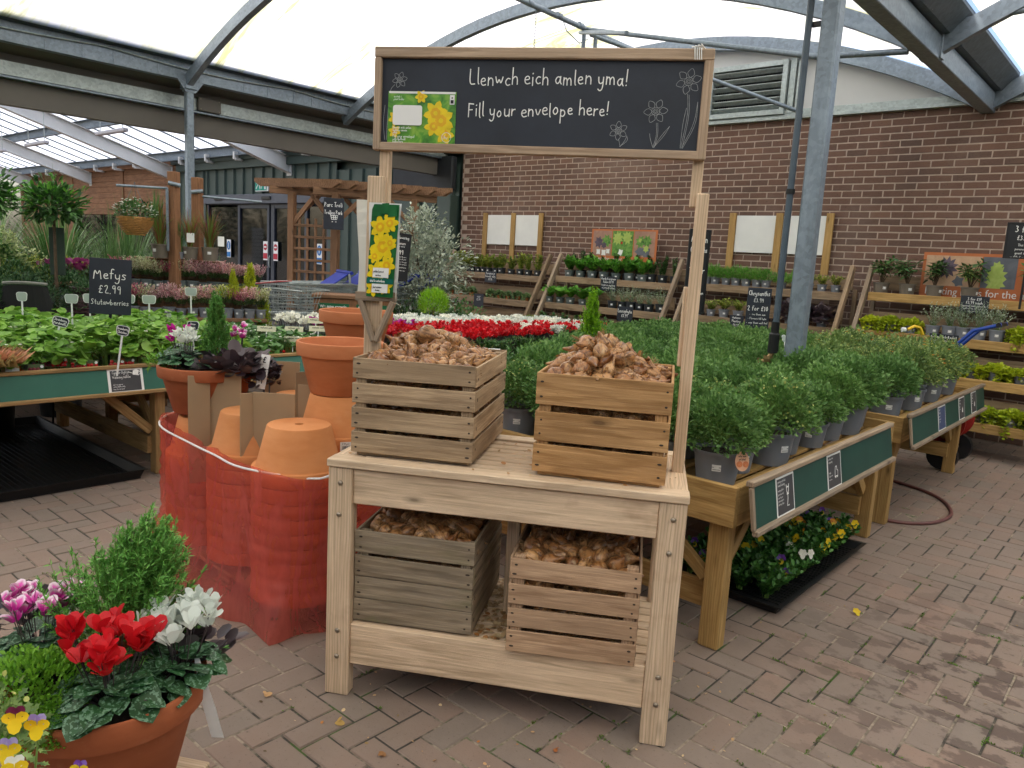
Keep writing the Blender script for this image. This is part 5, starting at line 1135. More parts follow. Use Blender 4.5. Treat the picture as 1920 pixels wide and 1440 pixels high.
def spray(name,mat,n,h,spread,z0,leafn,size,tpl=L_LONG,curve=.3,stem=M_STEMG,widen=1,seed=3,r0=.02,tipbias=0,top=None,srad=.0022):
    """upright or arching stems clothed in leaves"""
    g=np.random.default_rng(seed); paths=[];P=[];D=[]
    for k in range(n):
        a=g.random()*6.28; o=spread*g.random()**.6; hh=h*g.uniform(.65,1.05)*(1-.25*(o/(spread+1e-6))**2); st=np.array([math.cos(a)*r0*g.random(),math.sin(a)*r0*g.random(),z0]); en=np.array([math.cos(a)*o,math.sin(a)*o,z0+hh]); mid=(st+en)/2+np.array([-math.cos(a),-math.sin(a),.6])*curve*o*.5
        t=np.linspace(0,1,6)[:,None]; pa=(1-t)**2*st+2*t*(1-t)*mid+t*t*en; paths.append(pa)
        for q in range(leafn):
            u=g.random()**(1-tipbias)*.9+.1; i=min(4,int(u*5)); f=u*5-i; P.append(pa[i]*(1-f)+pa[min(5,i+1)]*f); tdir=pa[min(5,i+1)]-pa[i]; tdir/=np.linalg.norm(tdir)+1e-9; b=g.random()*6.28
            D.append(tdir*.9+np.array([math.cos(b),math.sin(b),.1])*.9)
    parts=[tubes_np(paths,np.linspace(srad,srad*.4,6),4,1)]; n2=len(P); parts.append(place(tpl,P,D,g.uniform(size*.6,size*1.15,n2),widen=widen,mat=0))
    return [(name,lf(name,[mat,stem],*parts))]
def blades(name,mat,n,h,spread,z0=0,w=.006,droop=.5,seed=5,segs=6):
    g=np.random.default_rng(seed); a=g.random(n)*6.28; o=spread*g.random(n)**.7; hh=h*g.uniform(.5,1.05,n); t=np.linspace(0,1,segs+1)
    dirx=np.stack([np.cos(a),np.sin(a)],1); r=o[:,None]*(t**1.6)[None]; z=hh[:,None]*(t-droop*(o/(spread+1e-6))[:,None]*t**3)
    base=.03*g.random((n,1)); cx=dirx[:,0:1]*(r+base); cyy=dirx[:,1:2]*(r+base); sd=np.stack([-dirx[:,1],dirx[:,0]],1); ww=(w*(1-t**2)+.0006)[None]*g.uniform(.6,1.2,(n,1))
    V=np.zeros((n,2*(segs+1),3)); 
    for s,k in((-1,0),(1,1)):
        V[:,k::2,0]=cx+s*sd[:,0:1]*ww; V[:,k::2,1]=cyy+s*sd[:,1:2]*ww; V[:,k::2,2]=z+z0
    fs=[(2*i,2*i+1,2*i+3,2*i+2) for i in range(segs)]
    return [(name,lf(name,[mat],(V,fs,0,g.random(n),None)))]
def conifer(name,mat,h,r,n,seed=2,size=.02,z0=0,open_=.0,up=.9,plume=1):
    """feathery branchlets carrying short needles"""
    g=np.random.default_rng(seed); paths=[];P=[];D=[]
    for k in range(n):
        u=g.random()**.8; a=g.random()*6.28; rr=r*(1-u*.85)*g.uniform(.55,1.1); zb=z0+h*u*.75; L=h*g.uniform(.16,.3)*plume; st=np.array([rr*.25*math.cos(a),rr*.25*math.sin(a),zb]); en=np.array([rr*math.cos(a),rr*math.sin(a),zb+L*up]); mid=(st+en)/2+np.array([math.cos(a)*rr*.15,math.sin(a)*rr*.15,-.05*h])
        t=np.linspace(0,1,5)[:,None]; pa=(1-t)**2*st+2*t*(1-t)*mid+t*t*en; paths.append(pa)
        for q in range(int(18)):
            v=g.uniform(.15,1); i=min(3,int(v*4)); f=v*4-i; c=pa[i]*(1-f)+pa[i+1]*f; td=pa[i+1]-pa[i]; td/=np.linalg.norm(td); b=g.normal(0,1,3); 
            for s in range(3): P.append(c+b*.002); D.append(td*1.1+g.normal(0,.6,3))
    P=np.array(P); parts=[tubes_np(paths,np.linspace(.0018,.0008,5),3,1),place(L_LONG,P,D,g.uniform(size*.5,size,len(P)),widen=1.3,mat=0)]
    tr=MB(); 
    return [(name,lf(name,[mat,M_STEMG],*parts))]
PETAL=T([(0,-.09,0),(0,.09,0),(.35,-.25,.06),(.35,0,-.0),(.35,.25,.06),(.75,-.3,.05),(.75,0,-.02),(.75,.3,.05),(1,-.14,-.03),(1.02,0,-.05),(1,.14,-.03)],
  [(0,1,3),(0,3,2),(1,4,3),(2,3,6,5),(3,4,7,6),(5,6,9,8),(6,7,10,9)])
def cycflowers(pts,mat,size,lean=None,two=False,np_=5):
    """each nodding flower: swept-back petals round a drooping throat"""
    P=[];D=[]; n=len(pts)
    for p in pts:
        ax=Vector((random.gauss(0,.28),random.gauss(0,.28),1)).normalized(); s=random.random()*6.28; u=ax.orthogonal().normalized(); v=ax.cross(u)
        for k in range(np_):
            a=s+k*2*PI/np_; o=u*math.cos(a)+v*math.sin(a); P.append(Vector(p)+o*size*.16); D.append(ax*random.uniform(.8,1.1)+o*random.uniform(.3,.85))
    P=[tuple(x) for x in P]; D=[tuple(x) for x in D]; N=len(P)
    return place(PETAL,P,D,rng.uniform(size*.85,size*1.12,N),rng.normal(0,.35,N),0,np.zeros(N) if two else None,widen=1.15)
def cyclamen(seed,fmat,rx=.11,nl=46,nf=14,ls=.055,fs=.032,z0=.0,h=.15,lmat=M_CYL,two=False,fsp=.6):
    random.seed(seed); P=[];D=[];st=[]
    for k in range(nl):
        a=k*2.4+random.gauss(0,.2); f=((k+.5)/nl)**.6; r=rx*f; z=z0+.05*(1-f*f)+random.uniform(-.005,.015)+.03; P.append((r*math.cos(a),r*math.sin(a),z)); D.append((math.cos(a)+random.gauss(0,.35),math.sin(a)+random.gauss(0,.35),-.42*f+.45*(1-f)+random.gauss(0,.1))); st.append([np.array([0,0,z0]),np.array([r*.5*math.cos(a),r*.5*math.sin(a),z*.9]),np.array(P[-1])])
    out=[('leaves',lf('leaves',[lmat,M_HEU],place(L_HEART,P,D,rng.uniform(ls*.7,ls*1.15,nl),rng.normal(0,.3,nl),widen=1.12),tubes_np(st,[.0022,.0018,.0014],4,1)))]
    F=[];st=[]
    for k in range(nf):
        a=random.random()*6.28; r=rx*fsp*math.sqrt(random.random()); z=z0+h*random.uniform(.72,1.05); F.append((r*math.cos(a),r*math.sin(a),z)); st.append([np.array([r*.2*math.cos(a),r*.2*math.sin(a),z0+.02]),np.array([r*.7*math.cos(a),r*.7*math.sin(a),z0+h*.5]),np.array([r*math.cos(a),r*math.sin(a),z+.004])])
    out.append(('flowers',lf('flowers',[fmat],cycflowers(F,fmat,fs,two=two)),[('stem',lf('stems',[M_HEU],tubes_np(st,[.0018,.0016,.0015],4,0)))]))
    return out
def viola_fl(pts,facing,mats,size):
    """two top petals, two side petals, one broad lower petal, facing the given way"""
    parts={}
    for i,p in enumerate(pts):
        f=Vector(facing[i]).normalized(); u=Vector((0,0,1)); r_=u.cross(f).normalized(); u=f.cross(r_)
        for k,(ang,s,m) in enumerate(((62,1,0),(118,1,0),(8,.95,1),(172,.95,1),(-90,1.15,2))):
            a=R(ang); d=r_*math.cos(a)+u*math.sin(a)+f*.15; parts.setdefault(mats[i][m],[]).append((Vector(p)+f*.0006*k,d,size*s,f))
    out=[];ml=list(parts)
    for mi,m in enumerate(ml):
        L=parts[m]; P=[tuple(x[0]) for x in L]; D=np.array([tuple(x[1]) for x in L]); n=len(L)
        # roll so that petal faces f
        V,fs=L_ROUND; d=D/np.linalg.norm(D,axis=1)[:,None]; F_=np.array([tuple(x[3]) for x in L]); y=np.cross(F_,d); y/=np.linalg.norm(y,axis=1)[:,None]; z=np.cross(d,y); M_=np.stack([d,y,z],axis=2)
        Vt=V*np.array([1,.85,1]); Q=np.einsum('nij,kj->nki',M_,Vt)*np.array([x[2] for x in L])[:,None,None]+np.array(P)[:,None,:]; out.append((Q,fs,mi,rng.random(n),V))
    return lf('flowers',ml,*out)
def strawberry(seed,n=26,R_=.16,h=.24,z0=.0,mat=M_STRAW,ls=.075,berries=5,white=3):
    random.seed(seed); P=[];D=[];st=[]
    for k in range(n):
        a=random.random()*6.28; f=math.sqrt(random.random()); r=R_*f; z=z0+h*(1-.45*f*f)*random.uniform(.6,1.05); c=np.array([r*math.cos(a),r*math.sin(a),z]); st.append([np.array([.02*math.cos(a),.02*math.sin(a),z0]),np.array([r*.35*math.cos(a),r*.35*math.sin(a),z*.6+z0*.4]),c])
        for q in(-1,0,1): b=a+q*1.25; P.append(c); D.append((math.cos(b),math.sin(b),random.uniform(-.55,.5)))
    m=len(P); out=[('leaves',lf('leaves',[mat,M_STEMG],place(L_ROUND,P,D,rng.uniform(ls*.55,ls*1.2,m),rng.normal(0,.5,m)),tubes_np(st,[.0022,.002,.0015],4,1)))]
    if berries:
        b=MB()
        for k in range(berries): a=random.random()*6.28; c=(R_*.95*math.cos(a),R_*.95*math.sin(a),z0+random.uniform(-.01,.06)); b.lathe([(.0005,-.016),(.007,-.01),(.012,.0),(.011,.008),(.0005,.012)],8,c)
        out.append(('berries',b.mesh('berries',M_BERRY,smooth=60)))
    if white:
        P=[];D=[]
        for k in range(white): 
            a=random.random()*6.28; c=np.array([R_*.7*math.cos(a),R_*.7*math.sin(a),z0+h*.8])
            for q in range(5): b=q*1.257; P.append(c); D.append((math.cos(b),math.sin(b),.3))
        out.append(('flowers',lf('flowers',[M_WHT],place(L_ROUND,P,D,.011))))
    return out
def lettuce(seed=1):
    g=np.random.default_rng(seed); out=[]; parts=[]; V=[]; 
    nu,nv=25,5
    for k in range(30):
        a=k*2.4; f=(k/30)**.7; L=.07+.075*f; el=1.35-.85*f; vs=[]
        for j in range(nv):
            v=j/(nv-1)
            for i in range(nu):
                u=i/(nu-1)*2-1; r=L*(.15+.85*v)*(1-.12*u*u); wv=.02*v*v*math.sin(u*13+k)+.013*v*v*math.sin(u*29+2*k); ang=a+u*.95; x=r*math.cos(el); z=r*math.sin(el)+wv+.012
                vs.append((x*math.cos(ang)+wv*math.cos(a),x*math.sin(ang)+wv*math.sin(a),z-.02*v*f))
        V.append(vs)
    fs=[(j*nu+i,j*nu+i+1,(j+1)*nu+i+1,(j+1)*nu+i) for j in range(nv-1) for i in range(nu-1)]
    return [('leaves',lf('leaves',[M_LETT],(np.array(V),fs,0,g.random(30),None)))]
def heather(seed,cols,n=46,h=.16,r=.09,z0=.1):
    g=np.random.default_rng(seed); paths=[];P=[];D=[];Mi=[]
    for k in range(n):
        a=g.random()*6.28; o=r*math.sqrt(g.random()); st=np.array([o*.35*math.cos(a),o*.35*math.sin(a),z0]); en=np.array([o*1.25*math.cos(a),o*1.25*math.sin(a),z0+h*g.uniform(.7,1.1)]); paths.append([st,(st+en)/2,en])
        for q in range(34): u=g.uniform(.12,1); c=st*(1-u)+en*u; b=g.random()*6.28; P.append(c); D.append((math.cos(b)*.7,math.sin(b)*.7,.75)); Mi.append(0 if u>.42 else 1)
    P=np.array(P);D=np.array(D);Mi=np.array(Mi); parts=[tubes_np(paths,[.0016,.0012,.0008],3,2)]
    for q in(0,1):
        s=Mi==q; parts.append(place(L_OVAL,P[s],D[s],g.uniform(.009,.016,s.sum()),mat=q))
    return [('flower_spikes',lf('flower_spikes',[cols,M_SHRUB,M_STEMB],*parts))]
def trailing(seed,mat,n=26,L=.22,z0=.09,r=.07,drop=.7,size=.016):
    g=np.random.default_rng(seed); paths=[];P=[];D=[]
    for k in range(n):
        a=g.random()*6.28; ll=L*g.uniform(.4,1); t=np.linspace(0,1,7); x=r*1.6*np.minimum(1,t*2.2)*(.5+.5*g.random()); z=z0+.035*np.sin(np.minimum(t*3,PI))-drop*ll*np.maximum(0,t-.35)**1.3*1.5
        pa=np.stack([x*math.cos(a),x*math.sin(a),z],1); paths.append(pa)
        for q in range(24): i=g.integers(0,6); f=g.random(); P.append(pa[i]*(1-f)+pa[i+1]*f+g.normal(0,.004,3)); D.append(g.normal(0,1,3)+np.array([0,0,.3]))
    p,d=dome(260,r*1.25,.055,z0,.3,.1,seed,.4,full=.1); P=np.concatenate([np.array(P),p]); D=np.concatenate([np.array(D),d])
    return [('trailing_stems',lf('trailing_stems',[mat,M_STEMG],place(L_ROUND,P,D,g.uniform(size*.7,size*1.2,len(P))),tubes_np(paths,np.linspace(.0012,.0008,7),3,1)))]
random.seed(11)
POT_G=potm(.115,.088,.155,M_GREY); POT_S=potm(.05,.036,.08,M_GREY,rim=.01,n=16); POT_GG=potm(.06,.044,.085,M_GREYG,rim=.01,n=16); POT_B=potm(.055,.042,.085,M_BPOT,rim=.01,n=16); POT_T=potm(.085,.065,.13,M_TAUPE,rim=.014,n=20); POT_R=potm(.045,.033,.07,M_TERRA,False,rim=.01,n=16)
CH=[chrys(s,3300) for s in(1,2,3)]+[chrys(4,3300,buds=160)]; CHD=[chrys(7,1800,.2,.22,.25,M_CHRYD,buds=420,blooms=16,size=.026),chrys(8,1800,.19,.19,.24,M_CHRYD,buds=420,size=.026)]
# ---------------------------------------------------------------- sales benches
def bench(x0,x1,y0,y1,label,panel=None,zt=.74,deck=.672,mat=M_BENCH,legs=None):
    t=thing('plant_bench',label,'bench',((x0+x1)/2,(y0+y1)/2,0)); cx,cy_=(x0+x1)/2,(y0+y1)/2; W,D=x1-x0,y1-y0
    b=MB()
    for s in(-1,1): b.box((s*(W/2-.0175),0,zt-.085),(.035,D-.07,.17),ch=.003); b.box((0,s*(D/2-.0175),zt-.085),(W,.035,.17),ch=.003)
    b.build('bench_frame',mat,t)
    b=MB(); x=-W/2+.09
    while x<W/2-.05: b.box((x,0,deck+.008),(.09,D-.08,.018),ch=.002); x+=.125
    b.build('deck_slats',mat,t)
    for sx in(-1,1):
        for sy in(-1,1):
            px,py=sx*(W/2-.085),sy*(D/2-.09); b=MB(); b.box((px,py,(zt-.172)/2),(.09,.07,zt-.172),ch=.004); b.build('leg',mat,t)
            b=MB(); b.beam((px-sx*.02,py-sy*.04,.30),(px-sx*.02,py-sy*.34,zt-.175),.04,.06,ch=.003); b.beam((px-sx*.05,py,.30),(px-sx*.38,py,zt-.175),.04,.05,ch=.003); b.build('brace',mat,t)
    b=MB()
    b.box((-(W/2-.14),0,.28),(.03,D-.16,.1),ch=.003)
    for sy in(-1,1): b.box((0,sy*(D/2-.14),.2),(W-.2,.03,.12),ch=.003)
    b.build('stretcher',mat,t)
    return t
def greenpanel(x,y0,y1,z0,z1,lean,mat,label,rail=M_OLD,parent=None):
    """sloping green price board clipped on the bench edge, bottom set further out"""
    t=thing('green_price_panel',label,'price panel',(x,(y0+y1)/2,z0)); D=y1-y0; H_=z1-z0
    b=MB(); vs=[(lean,-D/2,0),(lean,D/2,0),(0,D/2,H_),(0,-D/2,H_)]; n=Vector((H_,0,lean)).normalized(); b.poly(vs,0,.012,n); b.build('board',mat,t)
    b=MB(); b.beam((-.004,-D/2-.01,H_+.008),(-.004,D/2+.01,H_+.008),.034,.024,ch=.004); b.beam((lean+.006,-D/2-.01,.0),(lean+.006,D/2+.01,.0),.026,.024,ch=.004)
    b.beam((lean*.98,-D/2-.006,.012),(.003,-D/2-.006,H_-.006),.014,.024,ch=.002,up=(0,1,0)); b.build('edge_rail',rail,t)
    pl=Plane((x+lean*.5,(y0+y1)/2,z0+H_/2),(0,1,0),(-lean,0,H_)); return t,pl,math.hypot(lean,H_)
def notice(pl,u,w,h,label,lines,card=M_CARDG,icon=None,frame=.008,ls=.016):
    """small printed sign on a panel: pl is the panel plane, u along it"""
    o=pl.pt(u,0,.002); t=thing('care_notice',label,'sign',o); p=Plane((0,0,0),pl.r,pl.u)
    b=MB(); b.poly([p.pt(x*w/2,y*h/2,0) for x,y in((-1,-1),(1,-1),(1,1),(-1,1))],0,.002,p.n); b.build('card',M_PAPER,t)
    b=MB(); b.poly([p.pt(x*(w/2-frame),y*(h/2-frame),.0006) for x,y in((-1,-1),(1,-1),(1,1),(-1,1))]); b.build('dark_field',card,t)
    b=MB(); y=h/2-frame-ls*1.25
    for i,(tx,s) in enumerate(lines): chalk(b,p,tx,-w/2+frame*1.8,y,ls*s,ls*s*.1,z=.0012,sx=.8,jit=.01,it=1); y-=ls*s*1.55
    if icon: icon(b,p)
    b.build('printed_text',M_CHALK,t); return t
BA=bench(-3.3,-1.25,2.87,5.1,'timber plant bench loaded with green chrysanthemums, nearest on the right')
BB=bench(-4.3,-1.25,5.3,7.45,'second timber plant bench further back on the right, with orange budded plants')
BC=bench(-6.6,-4.4,3.95,6.95,'middle timber bench of red and white cyclamens behind the bulb crates')
BL=bench(-7.1,-5.14,.0,2.42,'left timber bench of strawberry plants with a bright green edge panel',zt=.76,deck=.62,mat=M_RAIL)
BM=bench(-6.75,-5.2,2.5,3.85,'left back timber bench of strawberries beyond the terracotta stacks',zt=.76,deck=.62,mat=M_RAIL)
_,plA,hA=greenpanel(-1.19,2.87,4.78,.577,.765,.032,M_PGREEN,'dark green sloping panel with two notices along the near right bench')
_,plB,hB=greenpanel(-1.19,5.2,7.5,.577,.765,.032,M_PGREEN,'dark green sloping panel with three notices along the far right bench')
_,plL,hL=greenpanel(-5.08,.0,2.42,.615,.775,.035,M_PGREEN2,'bright green panel with a watering notice on the left bench',M_RAIL)
greenpanel(-5.14,2.52,3.83,.615,.775,.08,M_PGREEN2,'bright green panel edge behind the cardboard sheets',M_RAIL)
def goblet(b,p):
    for q in([(.012,.0),(.03,.0)],[(.021,.0),(.021,-.02),(.012,-.05),(.032,-.05)],[(.008,.04),(.012,.01),(.021,.0),(.03,.01),(.034,.04)],[(.012,.03),(.03,.03)]): stroke(b,p,q,.006,.0016)
def carico(b,p):
    for q in([(-.0,-.03),(.04,-.03),(.042,-.005),(.03,.0),(.026,.018),(.01,.018),(.004,.0),(-.0,-.03)],[(.006,-.035),(.012,-.035)],[(.03,-.035),(.036,-.035)]): stroke(b,p,q,.006,.0016)
def can(b,p):
    b.poly([p.pt(.045+x,.035+y,.0018) for x,y in((0,0),(.034,-.006),(.04,.02),(.022,.034),(.004,.028))]); stroke(b,p,[(.045,.045),(.03,.05),(.018,.056)],.004,.0022); stroke(b,p,chaik([(.08,.03),(.1,.045),(.07,.07),(.055,.062)]),.004,.0024)
    for q in((.012,.045),(.018,.036),(.008,.034)): stroke(b,p,[q,(q[0]-.002,q[1]-.007)],.002,.0018)
def hand(b,p):
    b.poly([p.pt(x,y,.0016) for x,y in((.0,-.03),(.028,-.034),(.034,-.01),(.02,.01),(.014,.0),(.004,-.004))])
notice(plA,-.63,.19,.17,'white edged notice with a goblet at the near end of the right green panel',[('gwobrau a phrofiad',.8),('Award winning',1),('nursery plants',.8),('grown here with',.7),('care for your',.7),('garden and pots',.7),('planting all year',.7)],icon=goblet,ls=.013)
notice(plA,-.02,.19,.17,'white edged notice with a car at the middle of the near right panel',[('am ddim i bawb',.8),('Car parking',.9),('',1),('',.6),('Casglu',.8),('Carry to car',.8),('ask our team',.6)],icon=carico,ls=.013)
notice(plB,-.35,.21,.17,'blue notice on the far right green panel',[('Cyngor',1),('Planting',1),('advice for',.8),('all gardens',.8),('free help',.8)],M_NAVY,ls=.015)
notice(plB,.28,.19,.17,'charcoal notice with a hand, second from the far end of the panel',[('Cyngor',1),('Pruning',1),('advice',.8),('leaflets',.8)],icon=hand,ls=.015)
notice(plB,.72,.19,.17,'charcoal notice at the far end of the far right panel',[('Cyngor',1),('Feeding',1),('advice',.8),('leaflets',.8)],icon=hand,ls=.015)
notice(plL,.85,.22,.165,'white framed watering advice notice on the left green panel',[('Cyngor Dyfrio',1.15),('Watering Advice',1.05),('',.6),('dyfrio yn gynnar',.55),('water plants early',.6),('keep the soil moist',.55),('',.4),('gwlychwch y pridd nid y dail',.5),('soak soil not leaves',.5)],icon=can,frame=.016,ls=.0165)
# ---------------------------------------------------------------- chrysanthemum benches
def plant(proto,x,y,z,label,group,cat='plant',name='potted_plant',sc=1,pot=None,rz=None):
    t=thing(name,label,cat,(x,y,z),random.uniform(0,6.28) if rz is None else rz,group,sc)
    if pot:
        for p in pot:
            if p[0]=='pot_label': # turn the label towards the aisle
                o=link(p[0],p[1],t); o.rotation_euler=(0,0,-t.rotation_euler[2]+random.uniform(-.5,.6)+(R(40)))
            else:
                o=link(p[0],p[1],t); [link(q[0],q[1],o) for q in p[2:3] for q in q]
    for p in proto:
        o=link(p[0],p[1],t); [link(q[0],q[1],o) for q in (p[2] if len(p)>2 else [])]
    return t
DZ=.69
def near_post(x,y): return abs(x+1.83)<.1 and abs(y-4.86)<.1
random.seed(21)
ys=[3.07+.275*k for k in range(8)]; xs=[-1.43-.29*k for k in range(7)]
for j,y in enumerate(ys):
    for i,x in enumerate(xs):
        if i>=5 and j<2: continue
        px,py=x+random.uniform(-.02,.02)-.05*(j%2),y+random.uniform(-.02,.02)
        if math.hypot(px+1.83,py-4.86)<.13: px-=.15
        front=i==0
        if i==6 and j<5: continue
        lab=('first grey pot of leafy chrysanthemum at the near corner of the right bench' if front and j==0 else 'leafy green chrysanthemum in a grey pot along the front edge of the near right bench' if front else 'bushy green chrysanthemum massed on the near right bench')
        t=plant(CH[random.randrange(4) if j<3 else random.randrange(3)],px,py,DZ,lab,None if front and j==0 else ('chrysanthemums on the front edge, near bench' if front else 'chrysanthemums massed on the near bench'),sc=random.choice((.86,.95,1,1.04,1.12)) if j else .95,pot=POT_G,name='chrysanthemum')
ys=[5.5+.285*k for k in range(7)]; xs=[-1.43-.3*k for k in range(9)]
for j,y in enumerate(ys):
    for i,x in enumerate(xs):
        px,py=x+random.uniform(-.02,.02)-.05*(j%2),y+random.uniform(-.02,.02); orange=(i<=2 and j>=2)
        if orange: proto=CHD[0] if (i==0 and j in(2,3)) or random.random()<.6 else CHD[1]; lab='budding chrysanthemum with orange blooms on the far right bench' if proto is CHD[0] else 'budding chrysanthemum still closed on the far right bench'; gr='orange budded chrysanthemums' if proto is CHD[0] else 'closed budded chrysanthemums'
        else: proto=CH[random.randrange(3)]; lab='leafy chrysanthemum on the far right bench' ; gr='chrysanthemums massed on the far bench'
        plant(proto,px,py,DZ,lab,gr,pot=POT_G,name='chrysanthemum',sc=random.uniform(.93,1.05) if i else 1)
plant(spray('foliage',M_SHRUB,16,.24,.16,.15,34,.06,widen=1.3,seed=4),-2.84,3.22,DZ,'narrow leaved shrub in a dark pot between the two upper crates',None,pot=POT_G,name='potted_shrub',sc=1.05)
SK=[spray('foliage',M_SHRUB,15,.2,.15,.13,30,.055,widen=1.7,seed=s) for s in(5,6)]; SKD=[spray('foliage',M_DKG,15,.2,.15,.13,30,.06,widen=1.9,seed=s) for s in(7,8)]
for k,(x,y) in enumerate(((-3.1,3.1),(-3.12,3.42),(-3.08,3.72),(-3.14,4.02),(-2.85,3.55),(-3.15,4.34),(-3.4,5.55),(-3.75,5.55),(-4.1,5.6),(-4.1,5.95),(-3.75,5.9),(-4.12,6.3),(-3.8,6.3))):
    plant(SK[k%2] if k%3 else SKD[k%2],x,y,DZ,'green lance-leaved shrub behind the bulb crates' if k%3 else 'dark glossy shrub behind the bulb crates','lance leaved shrubs behind the crates' if k%3 else 'dark glossy shrubs behind the crates',pot=POT_G,name='potted_shrub',sc=1.05)
# upright golden conifer and others on the second bench
plant(conifer('foliage',M_CONY,.5,.13,210,3,.022,.1),-3.2,4.55,DZ+.06,'bright yellow green conifer standing up behind the right upper crate',None,pot=POT_G,name='conifer',sc=1.15)
# cyclamen bench
random.seed(5)
CYR=[cyclamen(s,M_RED,.12,26,26,.055,.036,.07,.2,M_CYLF,fsp=.85) for s in(1,2)]; CYW=[cyclamen(s,M_WHT,.12,26,26,.055,.036,.07,.2,M_CYLF,fsp=.85) for s in(3,4)]; CYM=[cyclamen(5,M_MAG,.12,26,26,.055,.036,.07,.2,M_CYLF,fsp=.85)]
for i in range(10):
    for j in range(14):
        x=-4.62-.2*i; y=4.1+.21*j; xb=-5.5+.3*(y-4.7)
        if x<xb-.75 or x>xb+.95 or y>7: continue
        if x<xb and not(y<4.75 and x>xb-.3): pr,lb,gr=CYW,'white flowered cyclamen at the back of the middle bench','white cyclamens on the middle bench'
        elif x<xb+.22 and y<4.9: pr,lb,gr=CYM,'magenta cyclamen beside the tall posts on the middle bench','magenta cyclamens on the middle bench'
        else: pr,lb,gr=CYR,'red flowered cyclamen on the middle bench','red cyclamens on the middle bench'
        if random.random()<.05 and pr is CYR: pr,lb,gr=CYW,'odd white cyclamen among the red ones','odd white cyclamens among the red'
        plant(random.choice(pr),x+random.uniform(-.015,.015),y+random.uniform(-.015,.015),DZ,lb,gr,name='cyclamen',pot=POT_B)
for j in range(11):
    plant(SK[j%2],-4.5+.03*(j%2),4.1+.24*j,DZ-.03,'pointed green foliage plant along the front of the cyclamens','foliage plants before the cyclamens',name='foliage_plant',pot=POT_B,sc=.8)
EUO=[mound('foliage',M_GOLD,L_OVAL,900,.2,.13,.12,.03,s,.4,widen=1.2) for s in(3,4)]
for k in range(16):
    x,y=-6.3+(k%4)*.42-.1*(k//4),7.1+.3*(k//4)
    plant(EUO[k%2],x,y,.62,'low variegated evergreen behind the cyclamens','low variegated evergreens',name='variegated_shrub',pot=POT_G,sc=.95)
BN=bench(-7.1,-4.5,7.0,8.1,'low timber bench of variegated evergreens before the wall shelves',zt=.7,deck=.6)
g_=mound('crown',M_CONY,L_LONG,1800,.16,.15,.36,.05,8,.35,1.2,.8,lump=.04,widen=.7); g_.append(('stem',MB().tube([(0,0,0),(0,0,.32)],.012,8).mesh('stem',M_STEMB)))
plant(g_,-6.2,5.8,.72,'round bright green clipped ball plant left of the wall shelves',None,name='ball_plant')
for k,(x,y) in enumerate(((-6.45,6.35),(-6.6,6.05))): plant(SKD[k],x,y,.66,'dark evergreen at the foot of the silver tree','dark evergreens under the silver tree',name='potted_shrub',pot=POT_G)
def tagcard(x,y,z,w,h,az,tilt,label,mat=M_PAPER,text=None,tm=M_TXT,stem=True,name='price_label',ts=.012):
    t=thing(name,label,'label',(x,y,z),0,None,1,(tilt,0,az)); b=MB(); b.box((0,0,0),(w,.0015,h)); b.build('card',mat,t)
    if stem: b=MB(); b.box((0,.002,-h/2-.04),(.008,.0015,.08)); b.build('stake',M_WHITE,t)
    if text:
        b=MB(); pl=Plane((0,-.001,0),(1,0,0),(0,0,1)); yy=h/2-ts*1.4
        for tx in text: chalk(b,pl,tx,0,yy,ts,ts*.16,center=True,z=.0006); yy-=ts*1.7
        b.build('writing',tm,t)
    return t
VA=R(40)   # azimuth facing the viewer: rotation that turns -Y towards the camera
tagcard(-4.62,4.62,.95,.07,.06,VA,.4,'white label lying in the foliage behind the left crate',M_PAPER); tagcard(-3.95,4.35,.9,.09,.05,VA,-.9,'white label tilted among leaves between the upper crates',M_PAPER); tagcard(-4.75,4.25,.93,.05,.05,VA+.4,-.5,'small white label beside the left crate rim',M_PAPER)
# ---------------------------------------------------------------- chalk price signs
def chalksign(o,az,w,h,lines,label,tilt=0,frame=False,stand=None,s0=.03,wdk=.09,name='chalk_sign',lean=0,cat='sign',fm=None):
    t=thing(name,label,cat,o,0,None,1,(tilt,lean,az)); b=MB(); b.box((0,.003,0),(w,.006,h),ch=.002); b.build('slate',M_BLACK if frame else M_BOARD,t)
    b=MB(); pl=Plane((0,0,0),(1,0,0),(0,0,1)); y=h/2
    for tx,s,gap in lines: y-=s0*s*gap; nat=sum((GL[c][0]+.12)*s0*s if c in GL else .36*s0*s for c in tx); k=min(1,(w*.9)/max(nat,.001)); chalk(b,pl,tx,0,y,s0*s,s0*s*wdk,center=True,z=.0008,sx=k)
    b.build('chalk_writing',M_CHALK,t)
    if frame:
        b=MB()
        for s in(-1,1): b.box((s*(w/2+.004),.003,0),(.014,.018,h+.022),ch=.002); b.box((0,.003,s*(h/2+.004)),(w-.006,.018,.014),ch=.002)
        b.build('frame',fm or M_BPLAS,t)
    if stand: b=MB(); b.box((0,.012,-h/2-stand/2),(.02,.008,stand+.02),ch=.001); b.build('stake',M_BPLAS,t)
    return t
chalksign((-5.62,2.2,1.262),R(63),.262,.385,[('Mefys',1,2.0),('£2.99',.78,1.8),('Stutawberries',.55,2.05)],'black chalk sign reading Mefys £2.99 above the left strawberry bench',lean=R(2),stand=.35,s0=.07,wdk=.08)
